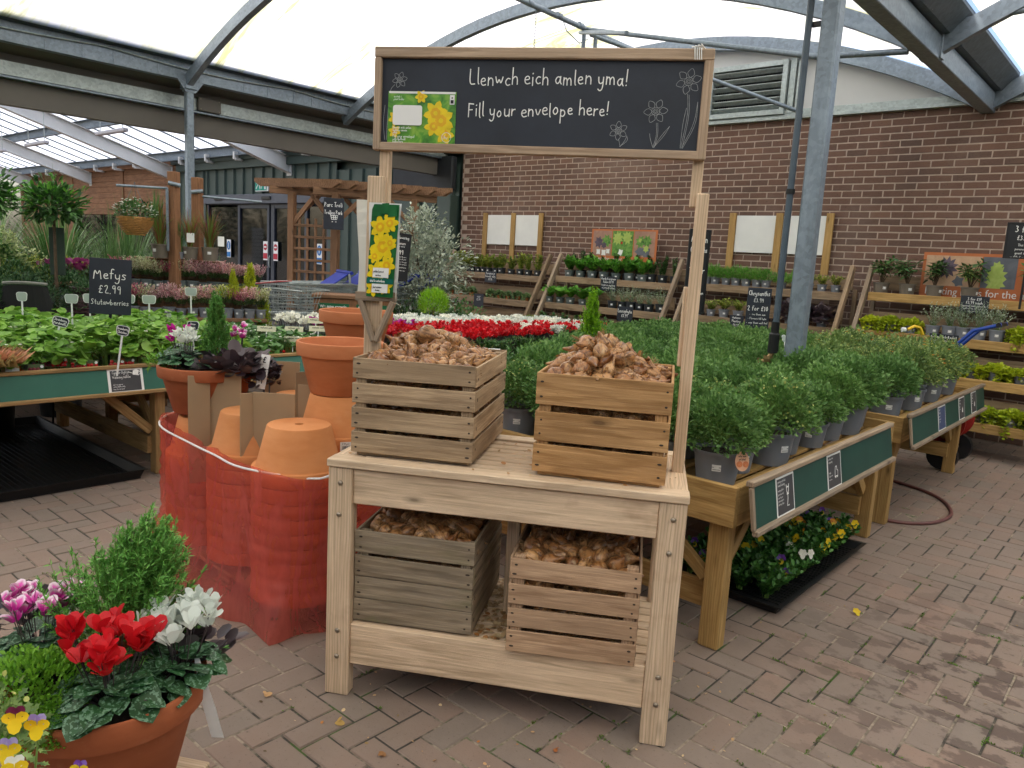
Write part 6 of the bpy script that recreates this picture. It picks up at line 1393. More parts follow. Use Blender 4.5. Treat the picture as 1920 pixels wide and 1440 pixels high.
chalksign((-7.0,5.95,1.56),R(46),.25,.53,[('Winter flowering',.95,1.6),('Cyclamen',.95,1.9),('in the new store',.5,1.6),('£2.99',1.35,1.7),('- Pick a bud tinted flowers',.42,2.4),('show in the garden all year',.42,1.7),('- Great in little pots or troughs',.42,2.2),('keep your pots at the autumn',.42,1.7),('- Tidy dead and dying leaves',.42,2.4),('- Protect from winter rain',.42,2.4)],'tall black chalk sign for winter flowering cyclamen in front of the silver tree',frame=True,lean=R(4),stand=.5,s0=.036,wdk=.12)
chalksign((-3.095,7.16,1.233),R(28),.22,.46,[('Chrysanths',1,1.6),('£3.99',.8,1.8),('2 for £10',1,1.8),('- Give them sun',.45,2.2),('- Flowers till late',.45,2),('- Keep them well fed',.45,2)],'black chalk sign for chrysanths left of the right steel post',stand=.3,s0=.045,wdk=.12)
chalksign((-2.94,5.57,1.585),R(55),.16,.64,[('Autumn',1,1.6),('Chrysanths',.8,1.8),('2 for',1,3),('- water often',.5,6)],'tall black framed chalk sign half hidden behind the right stand post',frame=True,stand=.45,s0=.055,wdk=.12)
chalksign((-1.13,8.28,2.02),R(10),.36,.3,[('3 for £10',1.3,1.4),('£3.99 each',.9,1.8),('This selection of',.5,2.6),('perennial plants are',.5,1.7),('great in patio pots,',.5,1.7),('or filled out in the garden',.5,1.7)],'black framed 3 for £10 sign at the far right edge',frame=True,stand=.45,s0=.042,wdk=.12)
# ---------------------------------------------------------------- tiered shelving along the brick wall
BAYS=[(-9.12,-7.06),(-6.93,-4.9),(-4.77,-2.79),(-2.66,-.62)]
LEV=[(8.8,1.42,1.405),(8.58,1.045,1.03),(8.38,.70,.685),(8.18,.335,.32)]   # front y, top of lip, deck
for bi,(x0,x1) in enumerate(BAYS):
    nm=['leftmost','second','third','rightmost'][bi]
    t=thing('tiered_shelf','timber tiered plant shelving against the brick wall, %s bay'%nm,'shelf',((x0+x1)/2,8.8,0)); cx=(x0+x1)/2; hw=(x1-x0)/2; dz=.03*(bi-1.3)
    for x in(x0+.035,x1-.035):
        b=MB(); a=Vector((x-cx,8.94-8.8,1.72+dz*.5)); c=Vector((x-cx,8.02-8.8,.02)); b.beam(a,c,.045,.075,ch=.004,up=(0,-1,.5)); b.box((x-cx,.32,.74),(.045,.05,1.48),ch=.003); b.build('upright',M_OLD if x<cx or bi in(1,3) else M_SHELF,t)
    for li,(fy,zt,dk) in enumerate(LEV):
        b=MB(); b.box((0,fy-8.8,zt-.045+dz*(1-li*.3)),(2*hw-.14 if li<3 else 2*hw-.0,.035,.09),ch=.004)
        b.build('shelf_lip',M_SHELF if bi<3 else M_BENCH,t); b=MB(); n=3
        for k in range(n): b.box((0,fy-8.8+.075+k*.09,dk-.012+dz*(1-li*.3)),(2*hw-.14,.08,.02),ch=.002)
        b.box((0,fy-8.8+.32,dk+.12+dz*(1-li*.3)),(2*hw-.14,.025,.16),ch=.003); b.build('shelf_board',M_SHELF,t)
def shelfrow(bi,li,x0,x1,n,proto,pot,label,group,name='potted_plant',sc=1,skip=(),dy=.09,rows=1):
    fy,zt,dk=LEV[li]; dz=.03*(bi-1.3)*(1-li*.3)
    for r in range(rows):
        for k in range(n):
            if k in skip: continue
            x=x0+(x1-x0)*(k+.5)/n+random.uniform(-.012,.012)+r*.04
            t=thing(name,label,'plant',(x,fy+dy+r*.12+random.uniform(-.01,.01),dk+dz+.001),0,group,sc*1.12*random.uniform(.92,1.08))
            for p in pot: o=link(p[0],p[1],t); [link(q[0],q[1],o) for z_ in p[2:3] for q in z_]; o.rotation_euler=(0,0,random.uniform(.1,.7) if p[0]=='pot_label' else 0)
            for p in random.choice(proto): o=link(p[0],p[1],t); o.rotation_euler=(0,0,random.uniform(0,6.28))
random.seed(33)
GE=[spray('foliage',M_GOLD,14,.22,.09,.07,40,.028,L_OVAL,.2,widen=1.5,seed=s,srad=.0016) for s in(1,2,3)]
IV=[trailing(s,M_IVY,12,.28,.08,.05,.6,.026) for s in(1,2)]
FE=[spray('foliage',M_BRG,12,.16,.14,.08,26,.055,L_OVAL,.5,seed=s,widen=1.0) for s in(1,2,3)]; DK=[spray('foliage',M_DKG,9,.22,.06,.07,44,.026,L_OVAL,.2,seed=s,widen=1.1) for s in(1,2)]
BRD=[spray('foliage',M_BRG,9,.13,.12,.07,9,.1,L_OVAL,.6,seed=s,widen=1.1) for s in(4,5)]; LAV=[spray('foliage',M_SILV,34,.17,.1,.07,16,.018,L_LONG,.3,seed=s,srad=.0009,widen=1.2) for s in(6,7)]
MOS=[mound('foliage',M_BRG,L_LONG,700,.1,.09,.09,.03,s,.3,1.0,.3,widen=.8) for s in(1,2)]; GY=[spray('foliage',M_GOLD,22,.11,.11,.07,16,.024,L_OVAL,.5,seed=s,widen=1.2,stem=M_STEMB) for s in(8,9)]
DKH=[mound('foliage',M_HEU,L_ROUND,120,.1,.1,.08,.05,s,.3,.3) for s in(1,2)]; LYS=[trailing(s,M_LIME,26,.26,.08,.075,.75,.026) for s in(11,12,13)]
CUT=[spray('foliage',M_DKG,7,.13,.07,.06,9,.035,L_ROUND,.4,seed=s) for s in(2,3)]
RHO=[]
for s in(1,2,3):
    g=np.random.default_rng(s); st=[];P=[];D=[]
    for k in range(9):
        a=g.random()*6.28; o=.12*math.sqrt(g.random()); hh=.26+.13*g.random(); st.append([np.array([0,0,.1]),np.array([o*.5*math.cos(a),o*.5*math.sin(a),hh*.7]),np.array([o*math.cos(a),o*math.sin(a),hh])])
        for q in range(13): b_=q*2.4; P.append(st[-1][2]+[0,0,-.006*q]); D.append((math.cos(b_),math.sin(b_),.55-.09*q))
    RHO.append([('foliage',lf('foliage',[M_DKG if s==3 else M_SHRUB,M_STEMB],place(L_LONG,P,D,g.uniform(.07,.11,len(P)),widen=1.5),tubes_np(st,[.005,.004,.003],5,1)))])
shelfrow(0,0,-9.05,-7.95,9,GE,POT_B,'gold edged evergreen on the top shelf of the leftmost bay, left run','gold evergreens, left run'); shelfrow(0,0,-7.88,-7.2,4,GE,POT_B,'gold edged evergreen on the top shelf of the leftmost bay, right run','gold evergreens, right run')
shelfrow(0,1,-9.0,-8.3,3,IV,POT_R,'small trailing ivy at the left of the second shelf','ivies at the left',sc=.9); shelfrow(0,1,-8.1,-7.2,5,IV,POT_R,'small trailing ivy at the right of the leftmost bay','ivies at the right',sc=.8)
shelfrow(1,0,-6.85,-4.95,10,DK,POT_B,'dark upright hedging plant at the back of the second bay top shelf','dark hedging plants',dy=.2,sc=1.15); shelfrow(1,0,-6.8,-5.4,7,FE,POT_GG,'bright green leafy plant at the front of the second bay top shelf','bright leafy plants',sc=1.1)
shelfrow(1,1,-6.95,-6.0,5,BRD,POT_GG,'broad leaved bright green plant on the second bay middle shelf','broad leaved plants'); shelfrow(1,1,-5.85,-4.98,6,LAV,POT_B,'wiry silver cushion plant on the second bay middle shelf','silver cushion plants',sc=1.15)
shelfrow(1,2,-6.85,-5.6,7,CUT,POT_R,'small dark leaved plant in a terracotta pot on the second bay lower shelf','small dark plants')
shelfrow(2,0,-4.62,-3.7,7,MOS,POT_S,'mossy bright green plant on the third bay top shelf','mossy green plants',sc=1.15); shelfrow(2,0,-3.65,-3.35,2,MOS,POT_S,'mossy green plant beside the steel post on the third bay','mossy plants by the post'); shelfrow(2,0,-3.35,-2.9,3,GY,POT_S,'cream edged small shrub at the right of the third bay top shelf','cream edged shrubs',sc=1.05)
shelfrow(2,1,-4.6,-3.9,4,GY,POT_S,'yellow and bronze leaved plant on the third bay middle shelf','yellow bronze plants',sc=1.1); shelfrow(2,1,-3.45,-2.9,3,DKH,POT_S,'near black leaved plant on the third bay middle shelf','near black leaved plants',sc=1.2)
for k,x in enumerate((-2.5,-2.24,-1.98,-1.66,-1.12,-.85)):
    plant(RHO[k%3],x,8.9,LEV[0][2]+.045,['whorled leaf shrub, first on the top shelf of the rightmost bay','whorled leaf shrub with orange tag, second on that shelf','whorled leaf shrub before the left end of the orange banner','whorled leaf shrub in front of the banner picture','whorled leaf shrub below the 3 for £10 sign','whorled leaf shrub at the far right end of the top shelf'][k],None,name='potted_shrub',pot=POT_T,sc=1.0)
shelfrow(3,1,-2.6,-2.0,3,LYS,POT_S,'trailing lime gold plant at the left of the rightmost bay','lime gold trailers, left'); shelfrow(3,1,-1.95,-1.28,5,LAV,POT_S,'wiry grey green plant behind the blue handles','wiry grey plants',sc=1.35,rows=1); shelfrow(3,1,-1.2,-.75,3,LYS,POT_S,'trailing lime gold plant at the right edge, second shelf','lime gold trailers, right')
shelfrow(3,2,-2.6,-.75,9,LYS,POT_S,'trailing lime gold plant on the third shelf down at the right','lime gold trailers, third shelf'); shelfrow(3,3,-2.6,-.75,9,LYS,POT_S,'trailing lime gold plant on the lowest shelf at the right','lime gold trailers, lowest shelf')
shelfrow(2,2,-4.6,-2.9,8,LYS,POT_S,'lime gold plant low in the third bay','lime gold plants low in third bay')
# little chalk signs hung on the shelf lips
def lipsign(bi,li,x,w,h,lines,label,s0=.03):
    fy,zt,dk=LEV[li]; chalksign((x,fy-.022,zt-.06+.03*(bi-1.3)*(1-li*.3)),0,w,h,lines,label,s0=s0,wdk=.13,name='shelf_sign')
lipsign(0,0,-8.13,.24,.17,[('Euonymus yr',1,1.5),('Emerald Gaiety',1,1.5),('£3.99',1,1.6)],'small black sign below the gold edged evergreens'); lipsign(0,1,-8.15,.2,.2,[('Ivy yr',1,1.6),('£2.49',1,1.7)],'small black sign on the ivy shelf')
lipsign(1,0,-5.94,.26,.19,[('Hardy Evergreen',1,1.4),('Patio £3.99',1,1.5),('bright as anything',.8,1.6),('in pots all winter',.8,1.5)],'small black sign below the bright leafy plants'); lipsign(1,1,-5.5,.24,.19,[('Leucophyta',1.3,1.7),('£3.99',1.1,1.6)],'small black sign reading Leucophyta below the silver cushions',.034)
lipsign(2,1,-3.95,.17,.2,[('Autumn',.9,1.4),('Planting',.9,1.6),('£4.99',1,1.6)],'small black sign beside the chrysanths sign'); lipsign(3,0,-1.58,.25,.17,[('3 for £10',1,1.5),('£3.99 each',1,1.3),('Perennial plants, great for',.6,1.6),('pots or to put out in',.6,1.5),('the garden',.6,1.5)],'small black 3 for £10 sign below the orange banner',.028)
lipsign(3,1,-1.76,.26,.17,[('Autumn Tub-Basket',.9,1.5),('Plants Evergreen -',.9,1.5),('£4.99 / £3 each',.9,1.5),('3 for £10',1,1.5)],'small black autumn tub sign left of the blue handles',.028)
# white panels and posters on the wall
def wallboards(x0,x1,z0,z1,label,mid):
    t=thing('wall_boards',label,'board',((x0+x1)/2,WY-.03,0)); cx=(x0+x1)/2
    for x in(x0+.04,mid,x1-.04): b=MB(); b.box((x-cx,-.012,(z0+z1)/2-.12),(.085,.03,z1-z0+.3),ch=.003); b.build('timber_batten',M_BENCH,t)
    for a,c in((x0+.085,mid-.045),(mid+.045,x1-.085)): b=MB(); b.box(((a+c)/2-cx,0,(z0+z1)/2),(c-a,.008,z1-z0),ch=.002); b.build('white_panel',M_WHITE,t)
wallboards(-8.74,-7.5,1.83,2.29,'pair of blank white panels between timber battens, left of the posters',-8.1); wallboards(-4.47,-3.19,1.85,2.3,'pair of blank white panels between timber battens beside the steel post',-3.83)
M_ORG=plain('orange_print',(.5,.15,.05),.5,.05)
def pic(b,pl,x0,x1,y0,y1,bgm,blobs):
    b.poly([pl.pt(x,y,.001) for x,y in((x0,y0),(x1,y0),(x1,y1),(x0,y1))],bgm)
    for k,(cx,cy_,r,m,n) in enumerate(blobs):
        q=[]
        for i in range(n): a=2*PI*i/n; rr=r*(1 if i%2 else .62); q.append(pl.pt(min(x1,max(x0,cx+rr*math.cos(a))),min(y1,max(y0,cy_+rr*math.sin(a)*1.1)),.0015+.0003*k))
        b.poly(q,m)
artm=[artmat('brick_backdrop',[(.3,.16,.12),(.42,.25,.18)],9),artmat('leaf_print',[(.03,.1,.02),(.12,.28,.05),(.2,.36,.08)],18),artmat('dark_leaf_print',[(.05,.04,.06),(.14,.1,.14)],16),M_WHITE,artmat('lime_print',[(.3,.42,.08),(.45,.55,.15)],12),artmat('slate_print',[(.09,.1,.12),(.16,.17,.2)],6),M_ORG,M_RED,artmat('tan_print',[(.45,.27,.16),(.6,.4,.26)],8)]
t=thing('photo_poster','orange framed poster with three potted plant photographs on the wall','poster',(-5.9,9.0,1.87)); b=MB(); b.box((0,.004,0),(1.06,.006,.44)); b.build('backing',M_ORG,t); b=MB(); pl=Plane((0,0,0),(1,0,0),(0,0,1))
pic(b,pl,-.5,-.19,-.14,.2,0,[(-.4,.04,.08,2,14),(-.27,.06,.09,1,16),(-.4,-.09,.045,3,8),(-.31,-.1,.05,3,8),(-.31,.0,.05,2,12),(-.24,-.08,.04,3,8)]); pic(b,pl,-.175,.16,-.14,.2,1,[(-.09,.1,.09,4,18),(.06,.11,.09,4,18),(-.03,-.09,.05,3,9),(0,.03,.05,1,12),(-.02,.04,.02,7,8)]); pic(b,pl,.175,.5,-.14,.2,0,[(.27,-.07,.075,5,10),(.37,-.08,.085,5,10),(.28,.06,.085,1,16),(.38,.07,.08,1,16),(.37,-.03,.05,4,12),(.27,.08,.03,4,9)])
b.build('photographs',artm,t); printed('lettering','Ideas for winter',.07,pl,-.45,-.205,M_PAPER,t)
t=thing('orange_banner','long orange banner reading Planting ideas for the autumn behind the top shelf plants','banner',(-1.5,9.02,1.69)); b=MB(); b.box((.15,.004,0),(1.6,.006,.46)); b.build('backing',M_ORG,t); b=MB(); pl=Plane((0,0,0),(1,0,0),(0,0,1))
pic(b,pl,-.62,-.11,-.11,.2,8,[(-.42,.08,.11,2,22),(-.2,.0,.07,4,14),(-.3,-.06,.06,5,10)]); pic(b,pl,-.1,.2,-.11,.2,5,[(.03,.02,.1,4,20),(.03,-.05,.1,4,18),(.03,.1,.06,4,14)]); pic(b,pl,.31,.9,-.11,.2,0,[(.45,-.02,.12,5,16),(.62,.0,.12,1,16)])
b.build('photographs',artm,t); printed('lettering','Planting ideas for the autumn',.105,pl,-.6,-.2,M_PAPER,t,sx=.93)
# white smear of plaster on the bricks near the sign
# ---------------------------------------------------------------- under and beside the right bench
def tray(x0,x1,y0,y1,label,h=.05,z=0):
    t=thing('plant_tray',label,'tray',((x0+x1)/2,(y0+y1)/2,z)); W,D=x1-x0,y1-y0; b=MB()
    b.box((0,0,.006),(W-.05,D-.05,.008)); 
    pr=[(W/2-.03,.002),(W/2-.005,h-.004),(W/2+.008,h-.004),(W/2+.008,h),(W/2-.012,h),(W/2-.038,.006)]
    def ring(f,z_): 
        dx=f-W/2; c=[(W/2+dx,D/2+dx),(-W/2-dx,D/2+dx),(-W/2-dx,-D/2-dx),(W/2+dx,-D/2-dx)]; return [(x,y,z_) for x,y in c]
    vs=[p for f,z_ in pr for p in ring(f,z_)]; n=len(pr); b.add(vs,[(i*4+k,i*4+(k+1)%4,(i+1)*4+(k+1)%4,(i+1)*4+k) for i in range(n-1) for k in range(4)]); b.build('shell',M_BPLAS,t)
    b=MB(); y=-D/2+.05
    while y<D/2-.04: b.box((0,y,.012),(W-.1,.008,.006)); y+=.035
    b.build('rib',M_BPLAS,t); return t
tray(-1.83,-1.23,3.45,4.72,'black plastic tray of violas on the paving under the right bench')
tray(-7.2,-5.12,.95,2.2,'large empty black drip tray on the paving under the left bench',.07); tray(-7.2,-5.5,-.6,.8,'black drip tray at the far left edge under the bench',.07)
random.seed(8)
VIO=[]
for s,ms in enumerate(((M_VY,M_VY,M_VY),(M_VO,M_VO,M_VY),(M_VP,M_VP,M_VY),(M_WHT,M_WHT,M_WHT),None)):
    fo=spray('foliage',M_VG,17,.17,.11,.03,20,.036,L_OVAL,.5,seed=20+s,widen=1.2)
    if ms:
        pts=[(random.uniform(-.06,.06),random.uniform(-.06,.06),random.uniform(.13,.2)) for _ in range(3)]; fo=fo+[('flowers',viola_fl(pts,[(.4+random.gauss(0,.5),-1+random.gauss(0,.3),.3) for _ in pts],[ms]*3,.024))]
        
    VIO.append(fo)
for j in range(10):
    for i in range(4):
        k=4 if random.random()<.5 else random.choice((0,0,0,0,1,2)); 
        if (i,j)==(3,3): k=3
        if (i,j)==(3,1): k=2
        t=plant(VIO[k],-1.74+i*.135,3.53+j*.122,.012,['yellow viola in the black tray under the right bench','orange viola in the black tray under the right bench','purple viola in the black tray under the right bench','white viola at the edge of the black tray','leafy viola without flowers in the black tray'][k],[ 'yellow violas in the tray','orange violas in the tray','purple violas in the tray','white viola in the tray','leafy violas in the tray'][k],name='viola',rz=random.uniform(-.6,1),pot=None)
b=MB(); pts=[(-1.6,5.62,.012),(-1.4,5.45,.012),(-1.2,5.48,.012),(-1.06,5.66,.012),(-1.02,5.95,.012),(-1.12,6.25,.012),(-1.3,6.46,.012),(-1.6,6.6,.012)]
b.tube(smoothp(pts),.0125,8); tag(b.build('garden_hose',plain('dull_red_hose',(.14,.055,.05),.45,.2,5),smooth=60),'dull red hose looping out on the paving beyond the near bench','hose')
# blue-handled hose trolley behind the far bench
t=thing('hose_trolley','hose trolley with blue tube handles and black grip behind the orange chrysanthemums','hose trolley',(-1.35,7.75,0),R(0)); bl=plain('blue_tube',(.01,.05,.3),.35)
b=MB()
for y in(-.14,.14): b.tube([(-.1,y-.1,.1),(-.2,y-.1,.95),(.02,y-.1,1.22),(.22,y-.1,1.29)],.017,8)
b.build('blue_frame',bl,t,smooth=60); b=MB(); b.tube([(.2,-.26,1.285),(.2,.06,1.285)],.02,8); b.build('grip',M_BPLAS,t,smooth=60); b=MB()
for y in(-.36,.22): b.lathe([(.02,-.03),(.12,-.03),(.13,0),(.12,.03),(.02,.03)],20,xf=Matrix.Translation((-.05,y,.13))@Matrix.Rotation(PI/2,4,'X'))
b.build('wheel',M_BPLAS,t,smooth=40); b=MB(); b.lathe([(.1,-.2),(.2,-.2),(.2,-.18),(.12,-.17),(.12,.17),(.2,.18),(.2,.2),(.1,.2)],24,xf=Matrix.Translation((-.12,-.1,.42))@Matrix.Rotation(PI/2,4,'X')); b.build('hose_drum',plain('red_drum',(.3,.02,.015),.4),t,smooth=40)
t=thing('spray_gun','yellow and white hose spray gun resting against the budded plants','spray gun',(-1.75,7.15,1.2),R(40)); b=MB(); b.tube([(0,0,0),(.05,0,.03),(.1,0,.02),(.13,0,-.04)],.014,8); b.build('yellow_body',plain('yellow_plastic',(.7,.45,.02),.4),t,smooth=60); b=MB(); b.lathe([(.001,0),(.02,0),(.022,.03),(.001,.035)],10,xf=Matrix.Translation((-.02,0,-.005))@Matrix.Rotation(-PI/2,4,'Y')); b.build('nozzle',M_WHITE,t)
def stakelabel(x,y,z,h,az,label,w=.1,hh=.06,mat=M_LABBACK,tilt=0,text=None,grp=None,lean=0):
    t=thing('plant_label',label,'plant label',(x,y,z),0,grp,1,(tilt,lean,az)); b=MB(); q=[]
    for cx,cz,a0 in((w/2-.02,hh/2-.02,0),(-w/2+.02,hh/2-.02,90),(-w/2+.024,-hh/2+.018,180),(w/2-.024,-hh/2+.018,270)):
        for k in range(4): a=R(a0+30*k); q.append((cx+.018*math.cos(a),0,h+hh/2+cz+.018*math.sin(a)))
    b.poly(q,0,.003,(0,-1,0)); b.box((0,.0015,h/2),(.011,.004,h)); b.build('plastic_body',M_WHITE,t)
    b=MB(); c=Vector((0,0,h+hh/2)); b.poly([c+(Vector(p)-c)*.9+Vector((0,-.0007,0)) for p in q],0); b.build('label_face',mat,t)
    if text:
        b=MB(); pl=Plane((0,-.001,h+hh/2),(1,0,0),(0,0,1)); 
        for i,tx in enumerate(text): chalk(b,pl,tx,0,.004-.022*i,.016,.0022,center=True,z=.0004,sx=.8)
        b.build('writing',M_CHALK,t)
    return t
stakelabel(-2.27,5.9,.93,.16,R(70),'slim white plant label standing over the massed chrysanthemums',.05,.06,M_LABBACK,tilt=-.3); stakelabel(-3.2,7.55,.95,.2,R(30),'white label stake right of the chrysanths sign',.09,.07,M_LABBACK)
stakelabel(-2.35,3.6,.8,.2,R(60),'white stake leaning beside the right upper crate',.03,.03,M_WHITE,lean=.3); stakelabel(-3.9,7.4,.9,.25,R(30),'grey label just right of the stand post',.1,.08,M_LABBACK)
t=thing('picture_tag','oval flower picture tag in the first chrysanthemum pot','label',(-1.3,3.01,.82),0,None,1,(R(-12),0,R(52))); b=MB(); b.poly([(.032*math.cos(k*PI/8),0,.042*math.sin(k*PI/8)) for k in range(16)],0,.0015,(0,-1,0)); b.build('card',plain('peach_card',(.72,.4,.25),.5,.1,20),t); b=MB()
for x in(-.014,.015): b.lathe([(.001,0),(.013,0),(.0135,.001)],12,xf=Matrix.Translation((x,-.0012,-.012))@Matrix.Rotation(PI/2,4,'X'))
b.build('flower_print',plain('orange_disc',(.6,.2,.08),.5,.2,50),t)
b=MB(); 
for k,tx in enumerate(('aster mum','pot plant')): chalk(b,Plane((0,-.002,.018-.013*k),(1,0,0),(0,0,1)),tx,0,0,.009,.0013,center=True,z=.0004,sx=.75)
b.build('writing',M_TXT,t)
# ---------------------------------------------------------------- strawberry benches
random.seed(41)
SB=[strawberry(s,40,.175,.31,.07,M_STRAW,.066) for s in(1,2,3)]; SBD=[strawberry(s,32,.16,.2,.09,M_STRAWD,.052,8,6) for s in(4,5)]
for i in range(7):
    for j in range(9):
        x=-5.29-.27*i; y=.16+.265*j
        if i<2 and j in(3,4): continue
        big=random.random()<.8
        plant(SB[random.randrange(3)],x+random.uniform(-.03,.03),y+random.uniform(-.03,.03),.637,'strawberry plant with big fresh leaves on the left bench','strawberries on the left bench',name='strawberry_plant',pot=POT_S,sc=random.uniform(.85,1.15))
for i in range(6):
    for j in range(5):
        x=-5.34-.25*i; y=2.62+.27*j; dark=y>3.1
        plant(random.choice(SBD if dark else SB),x+random.uniform(-.03,.03),y,.637,'small dark strawberry plant with cream labels behind the terracotta pots' if dark else 'leafy strawberry plant just behind the planted bowl','dark strawberries' if dark else 'strawberries behind the planted bowl',name='strawberry_plant',pot=POT_S,sc=random.uniform(.9,1.1))
LE=[lettuce(s) for s in(1,2)]
for k,(x,y,s) in enumerate(((-5.24,1.14,2.0),(-5.26,.9,1.8),(-5.14,1.36,1.5))): plant(LE[k%2],x,y,.78,['frilly red brown lettuce at the left edge of the strawberry bench','frilly red brown lettuce cut by the left picture edge','pinkish lettuce spilling over the green panel'][k],None,name='lettuce',sc=s)
plant(mound('leaves',M_BRG,L_LOBE,240,.12,.14,.05,.05,4),-6.62,1.98,.72,'bright green salad plant between the black seat and the strawberries',None,name='salad_plant',sc=1.1); plant(mound('leaves',M_BRG,L_LOBE,240,.12,.14,.05,.05,5),-6.6,2.2,.74,'bright green salad plant beside the bay tree stem',None,name='salad_plant')
def berrycard(x,y,z,az,label,dark=False):
    t=thing('berry_label',label,'plant label',(x,y,z),0,None,1,(R(-12),0,az)); b=MB(); b.box((0,.001,0),(.085,.002,.06)); b.build('card',plain('berry_card',(.06,.1,.02),.4),t)
    b=MB(); 
    for k in range(9 if not dark else 7): b.lathe([(.0005,0),(.009,.001),(.011,.003),(.006,.006),(.0005,.007)],8,xf=Matrix.Translation((-.032+(k%4)*.02+random.uniform(-.003,.003),-.001,-.018+(k//4)*.017))@Matrix.Rotation(PI/2,4,'X'))
    b.build('berry_picture',M_BERRY if not dark else plain('dark_berry',(.18,.015,.03),.3),t); b=MB(); b.lathe([(.0005,.009),(.009,.009),(.009,.007)],12,xf=Matrix.Translation((.03,-.001,.014))@Matrix.Rotation(PI/2,4,'X')); b.build('white_spot',M_PAPER,t)
for k,(y,d) in enumerate(((1.58,1),(1.72,0),(1.82,0),(1.9,0),(2.05,0),(2.13,0),(1.66,1))):
    berrycard(-5.165-.03*(k%2)-(.06 if k==6 else 0),y,.79+(.03 if k in(1,6) else 0),R(75),['dark berry picture label beside the white frame label','red berry picture label raised above its neighbours','red berry picture label, left one of the bright pair','red berry picture label, right one of the bright pair','narrow red berry label before the bowl','red berry picture label nearest the planted bowl','dark berry picture label among the leaves'][k],d)
tagcard(-5.15,1.45,.81,.07,.08,R(72),-.2,'white framed picture label between lettuce and strawberries',M_WHITE,None)
for k,(x,y,z,w_,l) in enumerate(((-5.64,3.42,.93,.15,'left of the row'),(-5.55,3.62,.93,.15,'second in the row'),(-5.35,3.72,.95,.15,'third in the row'),(-5.5,3.8,1.0,.14,'standing highest'),(-5.3,3.45,.88,.14,'lower front left'),(-5.22,3.72,.88,.14,'lower front right'))):
    t=tagcard(x,y,z,w_,.045,R(48),-.25,'cream plant label behind the terracotta pots, '+l,plain('cream_card',(.62,.6,.42),.5),['mefusen coch'],ts=.014)
b=MB(); b.lathe([(.0005,-.02),(.012,-.014),(.02,0),(.018,.012),(.0005,.018)],12,(0,0,0)); b.lathe([(.0005,-.012),(.009,-.006),(.011,0),(.0005,.01)],10,(.03,.02,.012)); b.tube([(-.02,0,.06),(0,0,.03),(0,0,.015)],.003,5); o=b.build('unripe_strawberry',plain('unripe_berry',(.55,.5,.12),.4),None,True,(-5.0,2.95,.74)); tag(o,'pale unripe strawberry hanging over the green panel','strawberry')
# plant labels standing along the back of the strawberries
for k,(x,y,l,w_) in enumerate(((-6.14,2.69,'grey backed label right of the Mefys sign, bigger',.11),(-6.18,3.05,'tall grey backed label before the pink heathers',.1),(-6.23,2.16,'grey backed label, left of a touching pair',.1),(-6.27,2.3,'grey backed label, right of a touching pair',.1),(-6.2,2.56,'grey backed label half behind the Mefys sign',.1),(-6.45,1.9,'grey backed label half behind the black seat',.08))):
    stakelabel(x,y,.82,.28 if k!=1 else .34,VA+R(10),l,w_,.07)
stakelabel(-6.3,2.92,.83,.14,VA,'small white blank label left of the tall grey one',.05,.04,M_WHITE)
stakelabel(-5.45,1.77,.86,.16,VA+R(22),'tilted black oval label chalked with a strawberry name at left',.1,.065,M_BOARD,text=['Strawberry','Marshmello'],lean=.25)
stakelabel(-5.0,1.98,.74,.26,VA+R(5),'tilted black oval label just below the Mefys sign',.085,.065,M_BOARD,text=['Strawberry','Christine'],lean=.15)
stakelabel(-4.98,2.66,.84,.16,VA+R(5),'black oval label chalked Strawberry Symphony behind the small conifer',.11,.065,M_BOARD,text=['Strawberry','Symphony']); stakelabel(-5.2,2.58,.84,.15,VA,'black oval label overlapped by the Strawberry Symphony one',.09,.065,M_BOARD,text=['Straw','berry'])
stakelabel(-5.42,1.44,.86,.18,VA,'black oval label cut by the left picture edge',.08,.07,M_BOARD,text=['Strawb','Elsanta'])
# ---------------------------------------------------------------- heather tiers
dv=Vector((.425,.905,0)); pv=Vector((-.905,.425,0))     # along the tiers, and away from the viewer
def tier(o,L,z,w_=.26): b=MB(); a=Vector(o); b.beam(a+pv*w_/2+Vector((0,0,z)),a+dv*L+pv*w_/2+Vector((0,0,z)),w_,.03,ch=.003); return b
ht=thing('tiered_display','dark stained stepped shelves of heathers and red grasses','shelf',(0,0,0))
b=tier((-7.33,3.0,0),1.25,.87); b.build('shelf_board',M_BROWN,ht); b=tier((-7.74,3.08,0),1.35,1.10); b.build('shelf_board',M_BROWN,ht); b=tier((-7.78,3.38,0),.36,1.41,.3); b.build('shelf_board',M_BROWN,ht); b=tier((-7.6,3.78,0),.3,1.40,.26); b.build('shelf_board',M_BROWN,ht)
for q,(x,y) in enumerate(((-7.4,3.35),(-7.1,3.95),(-7.66,3.6),(-7.45,4.1))): b=MB(); b.box((x,y,.55 if q<2 else .7),(.07,.07,1.1 if q<2 else 1.4),ch=.003); b.build('support',M_BROWN,ht)
b=MB(); b.beam((-7.55,3.2,1.0),(-7.15,4.05,1.0),.02,.2); b.beam((-7.85,3.3,1.27),(-7.4,4.3,1.27),.02,.24); b.build('riser',M_BROWN,ht)
